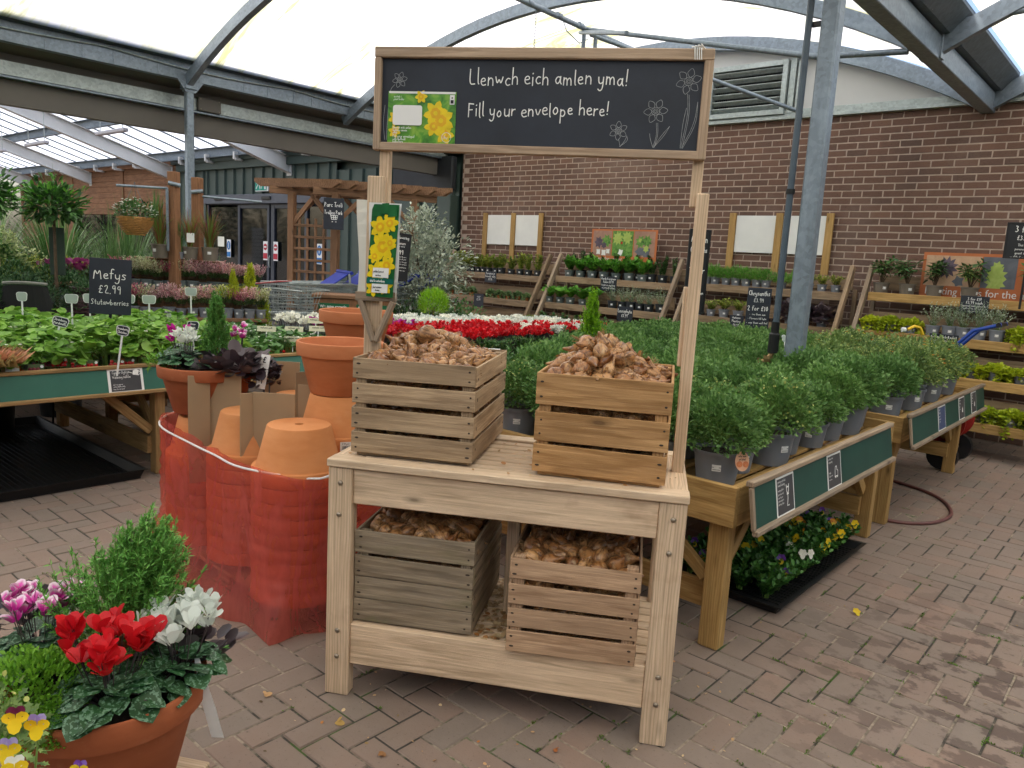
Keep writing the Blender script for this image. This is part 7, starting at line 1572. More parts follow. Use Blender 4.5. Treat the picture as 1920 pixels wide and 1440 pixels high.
for k,(x,y,h,z0) in enumerate(((-7.555,3.57,2.26,0),(-7.66,3.86,2.24,0))):
    t=thing('timber_post',['brown timber post with bracket arm left of the steel post','brown timber post with bracket arm right of the steel post'][k],'post',(x,y,0)); b=MB(); b.box((0,0,h/2),(.085,.085,h),rot=(0,0,R(25)),ch=.004); b.build('shaft',M_CLAD,t)
    b=MB(); s=-1 if k==0 else 1; e=Vector((x,y,0)); a=dv*s; zz=2.1 if k==0 else 2.06; b.tube([a*.02+Vector((0,0,zz)),a*(.5 if k==0 else .62)+Vector((0,0,zz-.01))],.012,8); b.tube([a*.05-pv*.05+Vector((0,0,zz+.05)),a*-.06-pv*.06+Vector((0,0,zz+.03))],.02,8)
    if k==0: b.tube([a*.06-pv*.04+Vector((0,0,zz)),a*.06-pv*.04+Vector((0,0,zz-.6))],.014,6)
    b.build('bracket_arm',M_GALV,t)
random.seed(50)
HE=[heather(s,m) for s,m in((1,M_HEAP),(2,M_HEAP),(3,M_HEAR),(4,M_HEAW),(5,M_HEAY))]
for row,(o,L,z,n) in enumerate((((-7.33,3.0),1.25,.886,12),((-7.74,3.08),1.35,1.116,13))):
    for k in range(n):
        p=Vector((o[0],o[1],0))+dv*(L*(k+.5)/n)+pv*.1; kind=random.choice((0,0,1,2,3,3,4) if row==0 else (0,0,1,1,3,2)); nmk=['pale pink','pale pink','red','cream','yellow green'][kind]
        plant(HE[kind],p.x,p.y,z,'%s heather on the %s tier left of the doors'%(nmk,['lower','upper'][row]),'%s heathers, %s tier'%(nmk,['lower','upper'][row]),name='heather',pot=POT_GG if row else POT_S,sc=random.uniform(1.0,1.2))
YE=[conifer('flower_spikes',M_HEAY,.5,.13,190,s,.026,.1,up=1) for s in(1,2)]
plant(YE[0],-7.1,4.12,.88,'tall yellow green spiky heather at the right end of the upper tier',None,name='yellow_heather',pot=POT_T,sc=.9); plant(YE[1],-6.92,4.16,.62,'tall yellow green spiky heather at the right end of the lower tier',None,name='yellow_heather',pot=POT_T,sc=.9); plant(YE[1],-7.18,3.98,1.0,'yellow green heather spires behind the pink ones',None,name='yellow_heather',pot=POT_T,sc=.6)
RG=[blades('leaves',M_RGR,150,.48,.2,.1,.0035,.3,s) for s in(1,2)]; RGG=[blades('leaves',M_GRS,90,.4,.1,.1,.004,.15,4)]
for k,(x,y,pr,sc) in enumerate(((-7.64,3.47,RG[0],1.05),(-7.54,3.72,RG[1],.95),(-7.45,3.88,RG[0],1.0),(-7.56,3.62,RGG[0],.85))):
    plant(pr,x,y,1.427,['red tipped grass in a taupe pot left of the timber post','red and green grass in the middle taupe pot','red tipped grass in the right taupe pot','fresh green grass between the timber posts'][k],None,name='ornamental_grass',pot=POT_T if k<3 else POT_S,sc=sc)
tagcard(-7.45,3.68,1.64,.07,.09,VA+R(15),0,'white picture label in the green grass pot',M_PAPER,stem=False); tagcard(-7.36,3.95,1.62,.06,.1,VA+R(25),-.2,'pink white label leaning in the right red grass',M_PAPER,stem=False)
# hanging basket
def basket():
    t=thing('hanging_basket','woven wicker hanging basket of small white flowers hung left of the posts','hanging basket',(-7.37,3.12,1.7)); wk=plain('wicker',(.42,.2,.05),.6,.3,30); b=MB(); n=22
    for k in range(11):
        f=k/10; r=.075+.075*math.sin(f*PI/2)**.9; z=-.03+.12*f-.03*(1-f)**2; b.tube([((r+.004*(-1)**(i+k))*math.cos(2*PI*i/44),(r+.004*(-1)**(i+k))*math.sin(2*PI*i/44),z) for i in range(45)],.0075,5,cap=False)
    for i in range(n): a=2*PI*i/n; b.tube([((.07+.075*math.sin(f*PI/2))*math.cos(a),(.07+.075*math.sin(f*PI/2))*math.sin(a),-.04+.13*f) for f in(0,.25,.5,.75,1)],.004,4)
    b.lathe([(.001,-.055),(.05,-.05),(.08,-.03)],20); b.build('wicker_bowl',wk,t,smooth=60)
    b=MB(); 
    for i in range(3): a=2*PI*i/3+.5; b.tube([(.14*math.cos(a),.14*math.sin(a),.09),(0,0,.41)],.0018,4)
    b.build('hanging_wire',M_GALVD,t)
    g=mound('foliage',M_SHRUB,L_OVAL,700,.17,.13,.11,.03,6,.4); link('foliage',g[0][1],t)
    p,d=dome(80,.18,.15,.12,.9,.1,3,.3,full=.1); P=np.repeat(p,5,0); a=np.tile(np.arange(5)*1.257,80); D=np.stack([np.cos(a),np.sin(a),np.full(400,.35)],1); link('flowers',lf('flowers',[M_WHT],place(L_ROUND,P,D,.013)),t)
basket()
plant(blades('leaves',M_GRS,60,.5,.14,.0,.008,.1,9),-7.62,3.42,1.72,'spiky green foliage rising behind the hanging basket',None,name='spiky_plant',sc=.8)
# grasses, bay trees and shrubs at the back left
GR=[blades('leaves',M_GRS,760,1.5,.75,.28,.006,.45,s) for s in(1,2)]+[blades('leaves',M_GRSV,620,1.25,.75,.28,.006,.55,s) for s in(3,4)]; POT_L=potm(.2,.16,.32,M_BPOT,False)
for k,(px,py,v,sc) in enumerate(((-8.9,1.6,2,1.1),(-8.9,2.1,0,1.15),(-8.9,2.55,2,1.05),(-8.8,2.95,3,1.0),(-8.7,3.4,1,1.1),(-8.65,3.85,3,1.0),(-9.0,4.2,0,1.1),(-9.9,1.9,0,1.3),(-9.9,2.6,1,1.3),(-9.9,3.3,0,1.35),(-9.7,4.0,1,1.25),(-8.3,4.35,1,.9),(-9.7,4.6,1,1.2))):
    plant(GR[v],px,py,.0,'arching variegated grass in the back left planting' if v>=2 else 'tall dark green grass in the back left planting','arching variegated grasses' if v>=2 else 'tall dark green grasses',name='tall_grass',pot=POT_L,sc=sc)
HY=mound('foliage',M_SHRUB,L_OVAL,900,.35,.35,.55,.07,3,.5)+mound('flower_heads',M_CREAM,L_ROUND,2600,.37,.36,.62,.022,9,.86,.3,.2,lump=.3)
plant(HY,-8.75,2.0,.75,'hydrangea with pale lime cream heads at the left edge',None,name='hydrangea',pot=POT_L); plant(HY,-8.7,2.3,.68,'hydrangea with pale lime heads behind the bay stem',None,name='hydrangea',pot=POT_L,sc=.92)
def baytree(x,y,h,r,label,n=1500,seed=1):
    t=thing('bay_tree',label,'tree',(x,y,0)); b=MB(); b.tube([(0,0,.2),(.01,0,h*.5),(-.005,.005,h-r*.4)],[.02,.016,.012],8); 
    for k in range(9): a=k*2.4; b.tube([(0,0,h-r*.6+.03*k),(r*.5*math.cos(a),r*.5*math.sin(a),h-.1*r+.04*k)],[.007,.003],5)
    b.build('trunk',M_STEMB,t)
    p,d=dome(n,r*1.1,r*.85,h,.3,.3,seed,.05,full=.75); me=lf('crown',[M_SHRUB],place(L_OVAL,p,d,rng.uniform(.055,.1,n),widen=.8)); c=link('crown',me,t)
    m=170; p,d=dome(m,r*1.2,r*.95,h,.85,.3,seed+3,.3,full=.2); link('new_growth',lf('new_growth',[M_BRG],place(L_OVAL,p,d,rng.uniform(.05,.085,m),widen=.8)),c)
    for q in POT_L: link(q[0],q[1],t)
baytree(-7.5,2.48,1.84,.185,'standard bay tree with round crown behind the strawberry bench',620); baytree(-6.95,1.78,1.86,.2,'bay tree crown cut off by the left picture edge',700,4)
b=MB(); b.box((0,0,0),(.12,.01,.42),ch=.002); o=b.build('dark_label',plain('dark_green_label',(.03,.05,.035),.5),None,None,(-7.65,2.55,1.45),(0,0,VA+R(25))); tag(o,'tall dark plant label behind the bay stem','label')
t=tagcard(-6.7,1.8,1.47,.085,.26,VA+R(20),0,'brown kraft plant tag hanging at the left picture edge',plain('kraft_card',(.45,.33,.2),.8),['bay','laurus'],ts=.016,stem=False)
HEBE=[mound('foliage',M_HEB,L_OVAL,1500,.24,.2,.2,.028,s,.6,.5,widen=.8) for s in(1,2)]; HBV=[mound('foliage',M_GOLD,L_OVAL,900,.22,.15,.18,.03,s,.5,.5) for s in(3,)]
random.seed(61)
for i in range(5):
    for j in range(6):
        x=-7.35-.36*i; y=1.15+.38*j
        if j>=5 and i<2: continue
        v=i>=3 and j>1
        plant(HBV[0] if v else HEBE[(i+j)%2],x+random.uniform(-.04,.04),y+random.uniform(-.04,.04),.84+.05*i,'low gold edged shrub beyond the strawberries' if v else 'rounded dark green hebe beyond the strawberries','gold edged shrubs at back left' if v else 'dark green hebes at back left',name='low_shrub',sc=random.uniform(.85,1.0),pot=POT_G)
b=bench(-9.1,-7.16,.9,3.0,'low dark bench under the hebes at the back left',zt=.9,deck=.82,mat=M_BROWN)
CAB=[mound('leaves',M_PURP,L_ROUND,90,.17,.06,.05,.09,s,.25,.5,.3) for s in(1,2)]
for k,(x,y) in enumerate(((-8.55,2.85),(-8.45,3.05),(-8.35,3.2),(-8.2,3.35),(-8.6,3.1),(-8.1,3.2))): plant(CAB[k%2],x,y,1.18,'purple leaved cabbage on a stand behind the Mefys sign','purple cabbages at back left',name='ornamental_cabbage',pot=POT_B)
b=MB(); b.box((-8.37,3.1,1.14),(.7,.8,.03),ch=.003); b.box((-8.37,3.1,.57),(.5,.5,1.12),ch=.003); tag(b.build('plinth',M_BROWN),'dark stand carrying the purple cabbages','stand')
t=thing('garden_urn','purple brown scroll handled urn half hidden by the Mefys sign','urn',(-7.42,2.78,.62)); um=plain('purple_brown_glaze',(.085,.05,.055),.45,.15,6); b=MB(); b.lathe([(.001,0),(.13,0),(.14,.03),(.1,.08),(.15,.16),(.19,.28),(.2,.4),(.175,.47),(.21,.5),(.215,.53),(.19,.53),(.16,.45),(.001,.44)],32)
for z in(.3,.34,.4): b.lathe([(.19,z),(.205,z+.008),(.19,z+.016)],32)
b.build('bowl',um,t,smooth=40); b=MB()
for s in(-1,1): b.tube([dv*s*(.2+.05*math.cos(q))*1+Vector((0,0,.4+.05*math.sin(q))) for q in [k*.6-1.5 for k in range(11)]],.014,6)
b.build('scroll_handle',um,t,smooth=60)
t=thing('folding_seat','black fabric seat back with grey top edge and metal legs behind the strawberries','chair',(-7.1,2.12,.6),VA+R(20)); b=MB(); vs=[];n=10
for q in(0,1):
    for i in range(n+1):
        u=-1+2*i/n
        for f in(0,1): vs.append((u*(.2-.045*f),-.06*(1-u*u)+.012*q,.37+.2*f+.015*f*(1-u*u)))
m=2*(n+1); b.add(vs,[(2*i,2*i+2,2*i+3,2*i+1) for i in range(n)]+[(m+2*i+1,m+2*i+3,m+2*i+2,m+2*i) for i in range(n)]+[(2*i+1,2*i+3,m+2*i+3,m+2*i+1) for i in range(n)]+[(2*i+2,2*i,m+2*i,m+2*i+2) for i in range(n)]); b.build('backrest',plain('black_fabric',(.009,.009,.01),.8),t)
b=MB(); b.tube([(-.155+.31*i/10,-.06*(1-(-1+.2*i)**2),.59+.012*(1-(-1+.2*i)**2)) for i in range(11)],.014,6); b.build('top_edge',plain('grey_trim',(.2,.2,.18),.7),t); b=MB()
for s in(-.19,.19): b.tube([(s,0,.37),(s*1.05,.1,-.58)],.009,6); b.tube([(s,.02,.37),(s*1.05,-.2,-.58)],.009,6)
b.build('legs',M_BPLAS,t)
# far off greenery beyond the roofed area
TRW=leafm('far_tree_leaf',[(.05,.09,.035),(.1,.15,.06),(.16,.2,.1)],.6,.2)
for k,(x,y,h,r) in enumerate(((-34,1.2,3.2,1.9),(-37,4.2,3.8,2.3),(-33,-1.5,3.2,2.),(-36,8,4.,2.4))):
    t=thing('far_tree',['pale green tree beyond the left end of the canopy','bushy tree beyond the white boarding','far tree at the very left edge','far tree behind the timber clad wall'][k],'tree',(x,y,0)); b=MB(); b.tube([(0,0,0),(.05,0,h*.6),(0,.1,h)],[.16,.1,.04],8)
    for q in range(7): a=q*2.4; b.tube([(0,0,h*.4+q*.1),(r*.6*math.cos(a),r*.6*math.sin(a),h*.7+q*.15)],[.05,.015],6)
    b.build('trunk',M_STEMB,t); p,d=dome(3200,r,r*.95,h*.85,.4,.25,k,.2,full=.8); link('crown',lf('crown',[TRW],place(L_OVAL,p,d,rng.uniform(.1,.2,3200))),t)
# ---------------------------------------------------------------- trolleys, pergola, silver tree
def trolleymesh():
    b=MB(); c=MB(); W0,W1=.26,.22
    def ringpts(f,z): # basket outline at height z, f 0..1 bottom..top
        a=.20+.07*f; x0=-.34-.12*f; x1=.36+.1*f; return [(x0,-a*.8,z),(x1,-a,z+.03*f),(x1,a,z+.03*f),(x0,a*.8,z)]
    for k in range(8):
        f=k/7; z=.48+.40*f; q=ringpts(f,z); b.tube(q+[q[0]],.0032 if k not in(0,7) else .007,4,cap=False)
    for k in range(19):
        for s in(0,1):
            u=k/18; lo=ringpts(0,.48); hi=ringpts(1,.88); P=lambda q:Vector(q[0]).lerp(Vector(q[1]),u) if s==0 else Vector(q[3]).lerp(Vector(q[2]),u); b.tube([P(lo),P(hi)],.0024,3,cap=False)
    for k in range(9): u=k/8; lo=ringpts(0,.48); hi=ringpts(1,.88); b.tube([Vector(lo[0]).lerp(Vector(lo[3]),u),Vector(hi[0]).lerp(Vector(hi[3]),u)],.0024,3,cap=False); b.tube([Vector(lo[0]).lerp(Vector(lo[3]),u),Vector(lo[1]).lerp(Vector(lo[2]),u)],.0024,3,cap=False)
    for s in(-1,1): c.tube([(.42,s*.25,1.0),(.44,s*.24,.85),(.3,s*.22,.45),(-.1,s*.2,.3),(-.42,s*.16,.22),(-.42,s*.16,.1)],.011,6); c.tube([(.38,s*.24,.12),(.34,s*.22,.4),(.2,s*.22,.46)],.011,6)
    c.tube([(-.42,-.16,.2),(-.42,.16,.2)],.009,6); c.tube([(.3,-.22,.28),(.3,.22,.28)],.009,6)
    h=MB(); h.tube([(.44,-.26,1.01),(.44,.26,1.01)],.017,8); h.box((.34,0,.94),(.2,.42,.014),rot=(0,R(-35),0),ch=.004)
    w_=MB()
    for x in(-.42,.38):
        for s in(-.17,.17): w_.lathe([(.008,-.012),(.055,-.014),(.06,0),(.055,.014),(.008,.012)],14,xf=Matrix.Translation((x,s*(1 if x<0 else 1.35),.06))@Matrix.Rotation(PI/2,4,'X'))
    return [('basket',b.mesh('basket',M_GALVL)),('chassis',c.mesh('chassis',M_GALVL,smooth=60)),('handle',h.mesh('handle',plain('royal_blue_plastic',(.015,.035,.32),.4),smooth=40)),('castor',w_.mesh('castor',M_BPLAS,smooth=40))]
TR=trolleymesh()
for k in range(5):
    p=Vector((-8.75,4.95,0))+Vector((.8,.6,0))*.0; x=-8.15+.07*k*1.6; y=5.35+.26*k
    t=thing('shopping_trolley','silver shopping trolley nested in the row with blue handles','trolley',(x,y,0),math.atan2(-.16,.0)+R(150+8),'nested shopping trolleys',1.32)
    for p in TR: link(p[0],p[1],t)
t=thing('shopping_trolley','silver trolley with a red edged notice, in front of the trellis','trolley',(-7.75,4.72,.0),R(205),None,1.3)
for p in TR: link(p[0],p[1],t)
b=MB(); b.box((.0,.0,.92),(.34,.2,.006),rot=(R(0),R(8),0),ch=.001); b.build('notice_edge',plain('notice_red',(.5,.02,.03),.4),t); b=MB(); b.box((.0,.0,.926),(.28,.15,.004),rot=(R(0),R(8),0)); b.build('notice_sheet',M_PAPER,t)
b=MB(); pl=Plane((-.0,-.0,.9295),(1,0,-.14),(0,1,0))
for q,tx in enumerate(('punt yn ol','please return','trolleys here')): chalk(b,pl,tx,0,.035-.04*q,.022,.004,center=True,z=.0006)
b.build('notice_text',M_TXT,t)
t=thing('trolley_rail','low galvanised trolley bay rails in front of the pergola','rail',(-7.6,4.75,0)); b=MB(); b.tube([(-.35,-.6,0),(-.35,-.6,.85),(.25,.7,.85),(.25,.7,0)],.02,8); b.tube([(-.35,-.6,.45),(.25,.7,.45)],.015,6); b.box((-.0,.1,.87),(.12,.7,.03),rot=(0,0,R(-25)),ch=.004); b.build('rail',M_GALVL,t,smooth=50)
def pergola():
    t=thing('pergola','brown timber pergola arch with trellis side and notched roof rafters','pergola',(0,0,0)); A1=Vector((-9.35,6.05,0)); A2=Vector((-8.7,6.3,0)); LD=Vector((.55,.835,0)); L=1.05
    for k,p in enumerate((A1,A2,A1+LD*L,A2+LD*L)): b=MB(); b.box(p+Vector((0,0,1.17)),(.09,.09,2.34),rot=(0,0,R(25)),ch=.004); b.build('post',M_BROWN,t)
    sd=(A2-A1).normalized()
    for k,base in enumerate((A1,A1+LD*L)):
        b=MB(); w_=(A2-A1).length
        for i in range(5): c=base+sd*(w_*(i+.5)/5.4+.06); b.box(c+Vector((0,0,1.05)),(.035,.02,1.9),rot=(0,0,R(20)),ch=.002)
        for j in range(12): z=.2+.155*j; b.beam(base+sd*.02+Vector((0,0,z))-LD*.02,base+sd*(w_-.03)+Vector((0,0,z))-LD*.02,.02,.035,ch=.002)
        b.build('trellis',M_BROWN,t)
    b=MB()
    for p in(A1,A2): b.beam(p-LD*.3+Vector((0,0,2.36)),p+LD*(L+.3)+Vector((0,0,2.36)),.045,.1,ch=.004)
    b.build('long_beam',M_BROWN,t)
    for k in range(8):
        b=MB(); c=A1+LD*(-.22+k*.21)+Vector((0,0,2.46)); e=A2+LD*(-.22+k*.21)+Vector((0,0,2.46)); a_=c-sd*.32; z_=e+sd*.32
        pr=[(0,.05),(0,-.0),(.1,-.06),((z_-a_).length-.1,-.06),((z_-a_).length,0),((z_-a_).length,.05)]; n=6; vs=[a_+sd*u+Vector((0,0,h_))+LD*q for q in(-.022,.022) for u,h_ in pr]
        b.add(vs,[tuple(range(n))[::-1],tuple(range(n,2*n))]+[(i,(i+1)%n,n+(i+1)%n,n+i) for i in range(n)]); b.build('rafter',M_BROWN,t)
    for p,q in((A2,-sd),(A1,sd)): b=MB(); b.beam(p+Vector((0,0,1.9)),p+q*.38+Vector((0,0,2.32)),.04,.06,ch=.003); b.build('brace',M_BROWN,t)
    for p in(A2,A2+LD*L,A1,A1+LD*L): s=1 if p in(A1,A2) else -1; b=MB(); b.beam(p+Vector((0,0,1.95)),p+LD*s*.36+Vector((0,0,2.32)),.04,.06,ch=.003); b.build('brace',M_BROWN,t)
pergola()
t=chalksign((-8.5,6.12,2.06),VA+R(8),.26,.4,[('Parc Troli',1,2.0),('Trolley Park',.85,2.0)],'black Parc Troli trolley park sign fixed on the pergola post',s0=.055,wdk=.12,frame=False)
b=MB(); pl=Plane((0,0,0),(1,0,0),(0,0,1))
for q in([(-.06,.0),(-.04,-.005),(-.025,-.07),(.04,-.07),(.055,-.02),(-.035,-.02)],[(-.03,-.045),(.047,-.045)],[(-.02,-.1),(-.01,-.1)],[(.025,-.1),(.035,-.1)],[(0,-.02),(.0,-.07)],[(.025,-.02),(.022,-.07)]): stroke(b,pl,q,.009,.001)
b.build('trolley_symbol',M_CHALK,t)
t=thing('recycling_box','timber recycling box with green We now recycle signs behind the terracotta pots','box',(-7.25,5.52,0),R(48)); b=MB(); b.box((0,0,.53),(.85,.45,1.06),ch=.01); b.build('carcass',M_CLAD,t); b=MB(); b.box((0,0,1.08),(.9,.5,.04),ch=.006); b.box((.22,0,1.13),(.3,.3,.05),ch=.006); b.build('lid',M_BROWN,t)
for k,x in enumerate((-.2,.22)):
    b=MB(); b.box((x,-.232,.92),(.34,.01,.17),ch=.002); s=b.build('sign_plate',plain('sign_green',(.01,.12,.05),.4),t); pl=Plane((x,-.237,.92),(1,0,0),(0,0,1)); b=MB()
    printed('lettering',['We now recycle\ncompost bags\nand pots','Ailgylchu\nyma\nplease'][k],.044,pl,-.155,.035,M_PAPER,s,.001,bold=.0012)
def silvertree():
    t=thing('silver_leaved_tree','silver grey leaved small tree against the dark green wall','tree',(-7.5,6.78,0)); b=MB(); b.tube([(0,0,0),(.03,0,.6),(0,.02,1.1)],[.035,.03,.02],8)
    for k in range(12): a=k*2.4; b.tube([(0,0,.7+.06*k),(.35*math.cos(a),.35*math.sin(a),1.1+.08*k)],[.012,.005],5)
    b.build('trunk',M_STEMB,t); parts=[]
    for c,r,n in(((0,0,1.35),.5,1900),((-.12,.05,1.75),.36,1000),((.2,.1,1.55),.42,900),((0,.0,2.0),.24,420),((-.2,-.2,1.15),.42,900),((.28,-.1,1.1),.4,800)):
        p,d=dome(n,r,r*.85,0,.4,.3,int(n),.15,full=.9); parts.append(place(L_OVAL,p+np.array(c),d,rng.uniform(.04,.075,n),widen=.9))
    link('crown',lf('crown',[M_SILV],*parts),t); 
    for q in POT_L: link(q[0],q[1],t)
silvertree()
plant(mound('foliage',M_DKG,L_OVAL,1300,.45,.4,.5,.06,8,.4,.2,.6),-7.2,6.35,.1,'dark leafy shrub below the winter cyclamen sign',None,name='dark_shrub',pot=POT_L)
plant(mound('foliage',M_SHRUB,L_OVAL,1200,.4,.45,.5,.05,9,.4,.2,.6),-6.75,6.75,.1,'green shrub between silver tree and wall shelves',None,name='green_shrub',pot=POT_L)
# ---------------------------------------------------------------- planted bowl on the pot stack
PBX,PBY,PBZ=-3.66,1.89,.762
bm=MB(); bm.lathe(potprof(.238,.165,.235,.06,.016),56); o=bm.build('terracotta_bowl',M_TERRAD,None,38,(PBX,PBY,PBZ)); tag(o,'deep orange terracotta bowl planted with winter flowers on the left stack','plant pot')
b=MB(); b.lathe([(.001,.205),(.205,.2)],32); link('compost',b.mesh('compost',M_SOIL),o)
random.seed(71)
def put(proto,x,y,z,label,name,sc=1,rz=None,tilt=(0,0),cat='plant',group=None):
    return inst(proto,name,label,cat,(x,y,z),random.uniform(0,6.28) if rz is None else rz,group,sc,tilt)
BZ=PBZ+.2
vx,vy=Vector((.75,.659,0)),Vector((-.653,.757,0))    # to the viewer's right, and away
def off(cx,cy_,r,a): return cx+vx.x*r+vy.x*a,cy_+vx.y*r+vy.y*a
put(cyclamen(11,M_WHT,.1,40,15,.055,.034,.02,.17,M_CYL,fsp=.5),*off(PBX,PBY,-.07,-.08),BZ,'white cyclamen at the front of the planted bowl','cyclamen'); put(cyclamen(12,M_MAG,.09,24,9,.05,.032,.02,.17,M_CYL,fsp=.6),*off(PBX,PBY,-.15,.02),BZ,'magenta cyclamen at the left of the planted bowl','cyclamen')
put(cyclamen(13,M_TWO,.08,22,8,.05,.03,.02,.19,M_CYL,two=True),*off(PBX,PBY,.13,.1),BZ,'pink and white cyclamen at the back right of the planted bowl','cyclamen'); put(conifer('foliage',M_CON,.4,.11,230,5,.02,.0),*off(PBX,PBY,.02,.06),BZ,'small feathery green conifer in the middle of the planted bowl','conifer')
put(mound('leaves',M_HEU,L_ROUND,95,.16,.07,.03,.06,3,.3,.35,.2,widen=.9),*off(PBX,PBY,.16,-.06),BZ,'purple black leaved plant spilling over the right of the planted bowl','dark_leaved_plant'); put(trailing(5,M_HEU,16,.3,.02,.1,.4,.04),*off(PBX,PBY,.25,-.02),BZ,'dark trailing stems reaching right over the cardboard','trailing_plant',.8); put(mound('leaves',M_THY,L_LONG,500,.09,.07,.02,.035,6,.3,.5,.2,widen=1.3),*off(PBX,PBY,-.2,.0),BZ,'feathery lime plant at the left rim of the planted bowl','lime_plant')
# white paper tag and stick right of the bowl
t=tagcard(-3.36,2.02,.99,.045,.17,VA+R(-4),0,'narrow white price tag hanging from the dark trailing stems',M_PAPER,['£','1','9'],ts=.03,stem=False,name='price_tag'); t.rotation_euler=(R(-8),R(7),VA)
b=MB(); b.tube([(-3.52,2.12,.5),(-3.52,2.12,1.0)],.006,6); b.tube([(-3.5,2.14,.5),(-3.5,2.14,1.0)],.004,6); tag(b.build('display_rod',M_GALVD),'thin dark rods behind the cardboard by the planted bowl','rod')
# ---------------------------------------------------------------- foreground planter
FX,FY,FZ=-1.947,.729,.165
bm=MB(); bm.lathe(potprof(.238,.15,.32,.075,.015),72); o=bm.build('terracotta_planter',M_TERRAD,None,38,(FX,FY,FZ)); tag(o,'deep orange terracotta planter at the lower left corner filled with flowers','plant pot')
b=MB(); b.lathe([(.001,.295),(.12,.293),(.207,.287)],40); link('compost',b.mesh('compost',M_SOIL),o)
t=thing('planter_stand','pale timber stand under the lower left planter','stand',(FX,FY,0),R(30)); b=MB(); b.box((0,0,.145),(.36,.34,.03),ch=.004); b.build('stand_top',M_STAND,t)
for sx in(-1,1):
    for sy in(-1,1): b=MB(); b.box((sx*.15,sy*.14,.065),(.045,.045,.13),ch=.003); b.build('leg',M_STAND,t)
QZ=FZ+.295
def petunia(): pass
CR=cyclamen(31,M_RED,.105,58,24,.056,.043,.0,.195,M_CYL,fsp=.95); CW=cyclamen(32,M_WHT,.1,46,26,.056,.042,.0,.185,M_CYL,fsp=1.0); CP=cyclamen(33,M_TWO,.1,40,22,.06,.036,.0,.18,M_CYL,two=True,fsp=.85)
put(CR,-1.83,.69,QZ,'bright red cyclamen with marbled leaves in the lower left planter','cyclamen',rz=.4); put(CW,-1.845,.86,QZ,'white cyclamen with marbled leaves at the back right of the lower left planter','cyclamen',rz=1.0); put(CP,-2.16,.64,QZ+.01,'pink cyclamen with white edged petals at the left edge of the lower planter','cyclamen',rz=2)
CC=conifer('foliage',M_CON,.34,.25,430,16,.024,.0,up=1.3,plume=1.35); put(CC,-2.06,.79,QZ+.005,'feathery fresh green conifer leaning right in the lower left planter','conifer',1.0,.5,(R(-8),R(14)))
TH=mound('foliage',M_THY,L_OVAL,4600,.15,.1,.005,.014,6,.6,.5,.12,widen=1.25); put(TH,-1.98,.575,QZ+.005,'dense lime green thyme mat at the left of the lower planter','thyme'); put(TH,-1.87,.56,QZ-.01,'smaller lime green thyme clump at the front rim of the lower planter','thyme',.62)
put(mound('leaves',M_HEU,L_ROUND,70,.1,.06,.03,.045,5,.3,.4,.2),-1.93,.93,QZ,'purple black leaved plant behind the white cyclamen','dark_leaved_plant'); put(mound('leaves',M_HEU,L_ROUND,50,.09,.06,.03,.045,8,.3,.4,.2),-2.33,.66,QZ+.02,'purple black leaves at the left edge behind the pink cyclamen','dark_leaved_plant')
# long white paper tag
b=MB(); vs=[];n=8
P0,P1,P2=Vector((-1.815,.895,.54)),Vector((-1.775,.9,.42)),Vector((-1.775,.93,.3))
for i in range(n+1):
    u=i/n; c=(1-u)**2*P0+2*u*(1-u)*P1+u*u*P2; wv=.008+.014*min(1,u*1.6); vs+= [c-vx*wv*(.5),c+vx*wv*1.0]
b.add(vs,[(2*i,2*i+1,2*i+3,2*i+2) for i in range(n)]); tag(b.build('paper_tag',M_PAPER),'long white paper tag hanging down beside the lower left planter','tag')
# violas leaning in from below
def violaplant(pts,mats,label,base,sz=.026):
    t=thing('viola',label,'plant',base); st=[]; B=np.array(base)
    for p in pts: q=np.array(p)-B; st.append([np.array([0,0,-.25]),q*.5+[0,0,-.06],q+[-.004,.004,-.003]])
    link('stem',lf('stem',[M_STEMG],tubes_np(st,[.0022,.002,.0015],5,0)),t)
    n=26; P=[];D=[]
    for k in range(n): s=st[k%len(st)]; u=random.random(); P.append(s[0]*(1-u)+s[1]*u+rng.normal(0,.006,3)); D.append(rng.normal(0,1,3)+[0,0,.4])
    link('leaves',lf('leaves',[M_VG],place(L_OVAL,P,D,rng.uniform(.018,.03,n))),t)
    link('flowers',viola_fl([np.array(p)-B for p in pts],[(.8+random.gauss(0,.2),-.5+random.gauss(0,.2),.35) for _ in pts],mats,sz),t)
violaplant([(-1.201,.348,.873),(-1.207,.322,.893)],[(M_VL,M_VY,M_VY),(M_VDK,M_VY,M_VY)],'lilac and yellow violas leaning in before the terracotta planter',(-1.18,.31,.7),.0185)
violaplant([(-1.2,.309,.852),(-1.18,.31,.832)],[(M_VL,M_VY,M_VY),(M_WHT,M_VY,M_WHT)],'yellow and lilac violas at the very lower left corner',(-1.14,.29,.66),.0185)
violaplant([(-1.185,.398,.782)],[(M_VP,M_VY,M_VY)],'single purple and yellow viola at the bottom edge below the planter',(-1.17,.38,.6),.015)
# out-of-focus budded chrysanthemum at the left edge
CB=chrys(50,420,.1,.13,.02,M_CHRYD,buds=46,blooms=2,size=.022); put(CB,-1.60,.36,.60,'budding chrysanthemum with orange blooms at the lower left edge','chrysanthemum',1.0)
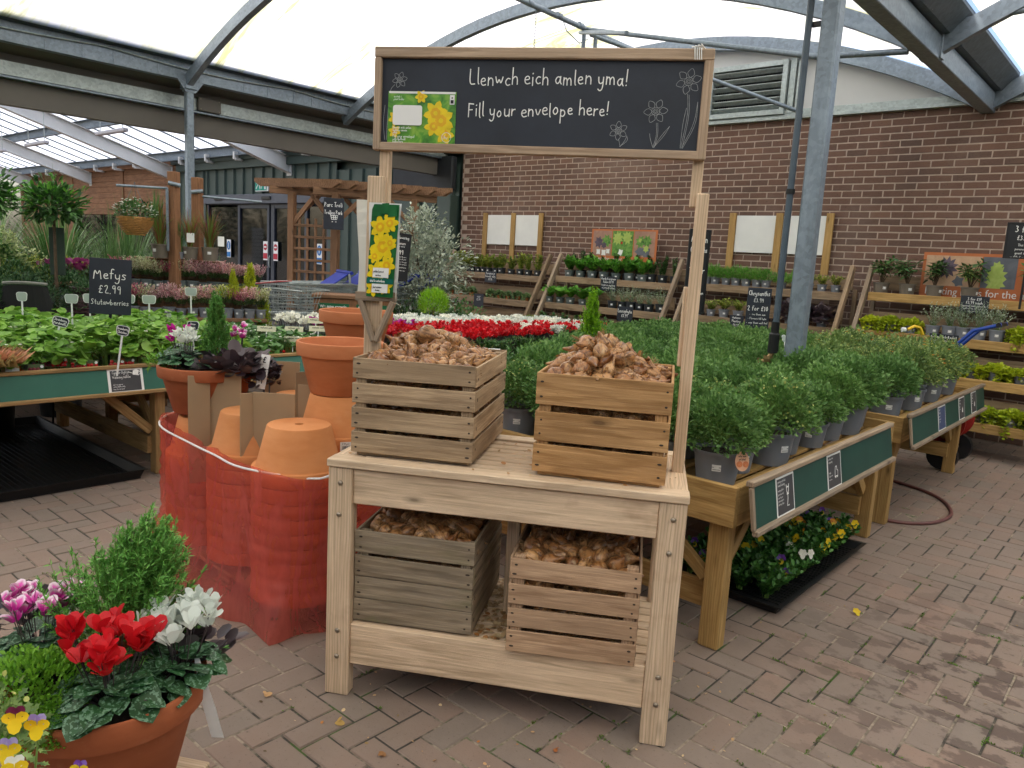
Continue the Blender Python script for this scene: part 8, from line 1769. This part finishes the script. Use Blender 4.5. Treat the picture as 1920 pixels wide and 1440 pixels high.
# moss and weeds in the joints, leaf litter
w_=.1088; P=[];D=[]
random.seed(77)
for k in range(520):
    cx=random.gauss(-.35,.65) if k%3 else random.uniform(-4,1); cy_=random.gauss(2.3,.8) if k%3 else random.uniform(.6,6)
    i=round((cx+17.5)/w_); x=-17.5+i*w_; j=round((cy_+1.2)/w_); y=-1.2+j*w_
    kk=(i-j)%4; L=random.uniform(.01,.05); hz=random.random()<.5
    for q in range(int(14*L/.03)+3):
        if hz: p=(x+random.uniform(-L,L),y+random.gauss(0,.003),.0)
        else: p=(x+random.gauss(0,.003),y+random.uniform(-L,L),.0)
        # keep only points that lie in a joint of the herringbone
        ci=int((p[0]+17.5+ (0 if hz else .02))//w_)
        P.append(p); D.append((random.gauss(0,1),random.gauss(0,1),1.0))
def injoint(p):
    gx=(p[0]+17.5)/w_; gy=(p[1]+1.2)/w_; i=math.floor(gx); j=math.floor(gy); fx=gx-i; fy=gy-j; k=(i-j)%4; e=.07
    # k 0: left half of a flat brick, 1: right half, 3: lower half of an upright brick, 2: upper half
    return (fx<e and k!=1) or (fx>1-e and k!=0) or (fy<e and k!=2) or (fy>1-e and k!=3)
S=[k for k,p in enumerate(P) if injoint(p)]; P=np.array(P)[S]; D=np.array(D)[S]
M_MOSS=leafm('moss',[(.06,.13,.015),(.12,.22,.03),(.09,.1,.02)],.8,.15)
o=link('moss',npmesh('moss',[place(L_OVAL,P,D,rng.uniform(.005,.012,len(P)))],[M_MOSS])); tag(o,'green moss and weeds growing in the paving joints','moss',None,'stuff')
P=[];D=[]
for k in range(520): P.append((random.uniform(-4.5,1),random.uniform(.4,7),random.uniform(.001,.004))); D.append((random.gauss(0,1),random.gauss(0,1),random.gauss(0,.12)))
o=link('leaf_litter',npmesh('leaf_litter',[place(L_ROUND,P,D,rng.uniform(.003,.014,len(P)),rng.normal(0,.3,len(P)),widen=.6)],[leafm('dry_litter',[(.16,.09,.04),(.06,.035,.02),(.4,.25,.1),(.1,.07,.04)],.7,.1)])); tag(o,'small dry leaf bits scattered over the paving','leaf litter',None,'stuff')
for k,(x,y,s,c) in enumerate(((-1.98,1.47,.035,(.55,.33,.1)),(-2.28,1.38,.03,(.5,.3,.15)),(-1.72,1.47,.03,(.38,.17,.07)),(-1.62,1.44,.04,(.3,.15,.06)),(-1.36,1.9,.02,(.35,.12,.04)),(-1.38,2.7,.018,(.5,.25,.12)))):
    me=npmesh('fallen_leaf',[place(L_ROUND,[(0,0,.005)],[(1,.3,.1)],[s],np.array([.15]),widen=.7),place(L_OVAL,[(s*.3,0,.008)],[(-.4,1,.3)],[s*.8],np.array([-.3]))],[leafm('curled_leaf',[c,c],.7,.1)]); tag(link('fallen_leaf',me,None,(x,y,0),(0,0,k*1.3)),['pale yellow curled leaf on the paving in front of the stand','tan curled leaf by the left stand leg','brown dry leaf on a paver below the stand','darker brown dry leaf beside the brown one','small rusty leaf near the right stand leg','peach petal by the right bench leg'][k],'leaf')
t=tag(link('fallen_viola',viola_fl([(0,0,.012)],[(.5,-.5,.9)],[(M_VY,M_VY,M_VY)],.02),None,(-.98,3.78,0)),'yellow viola flower fallen on the paving beside the black tray','flower')
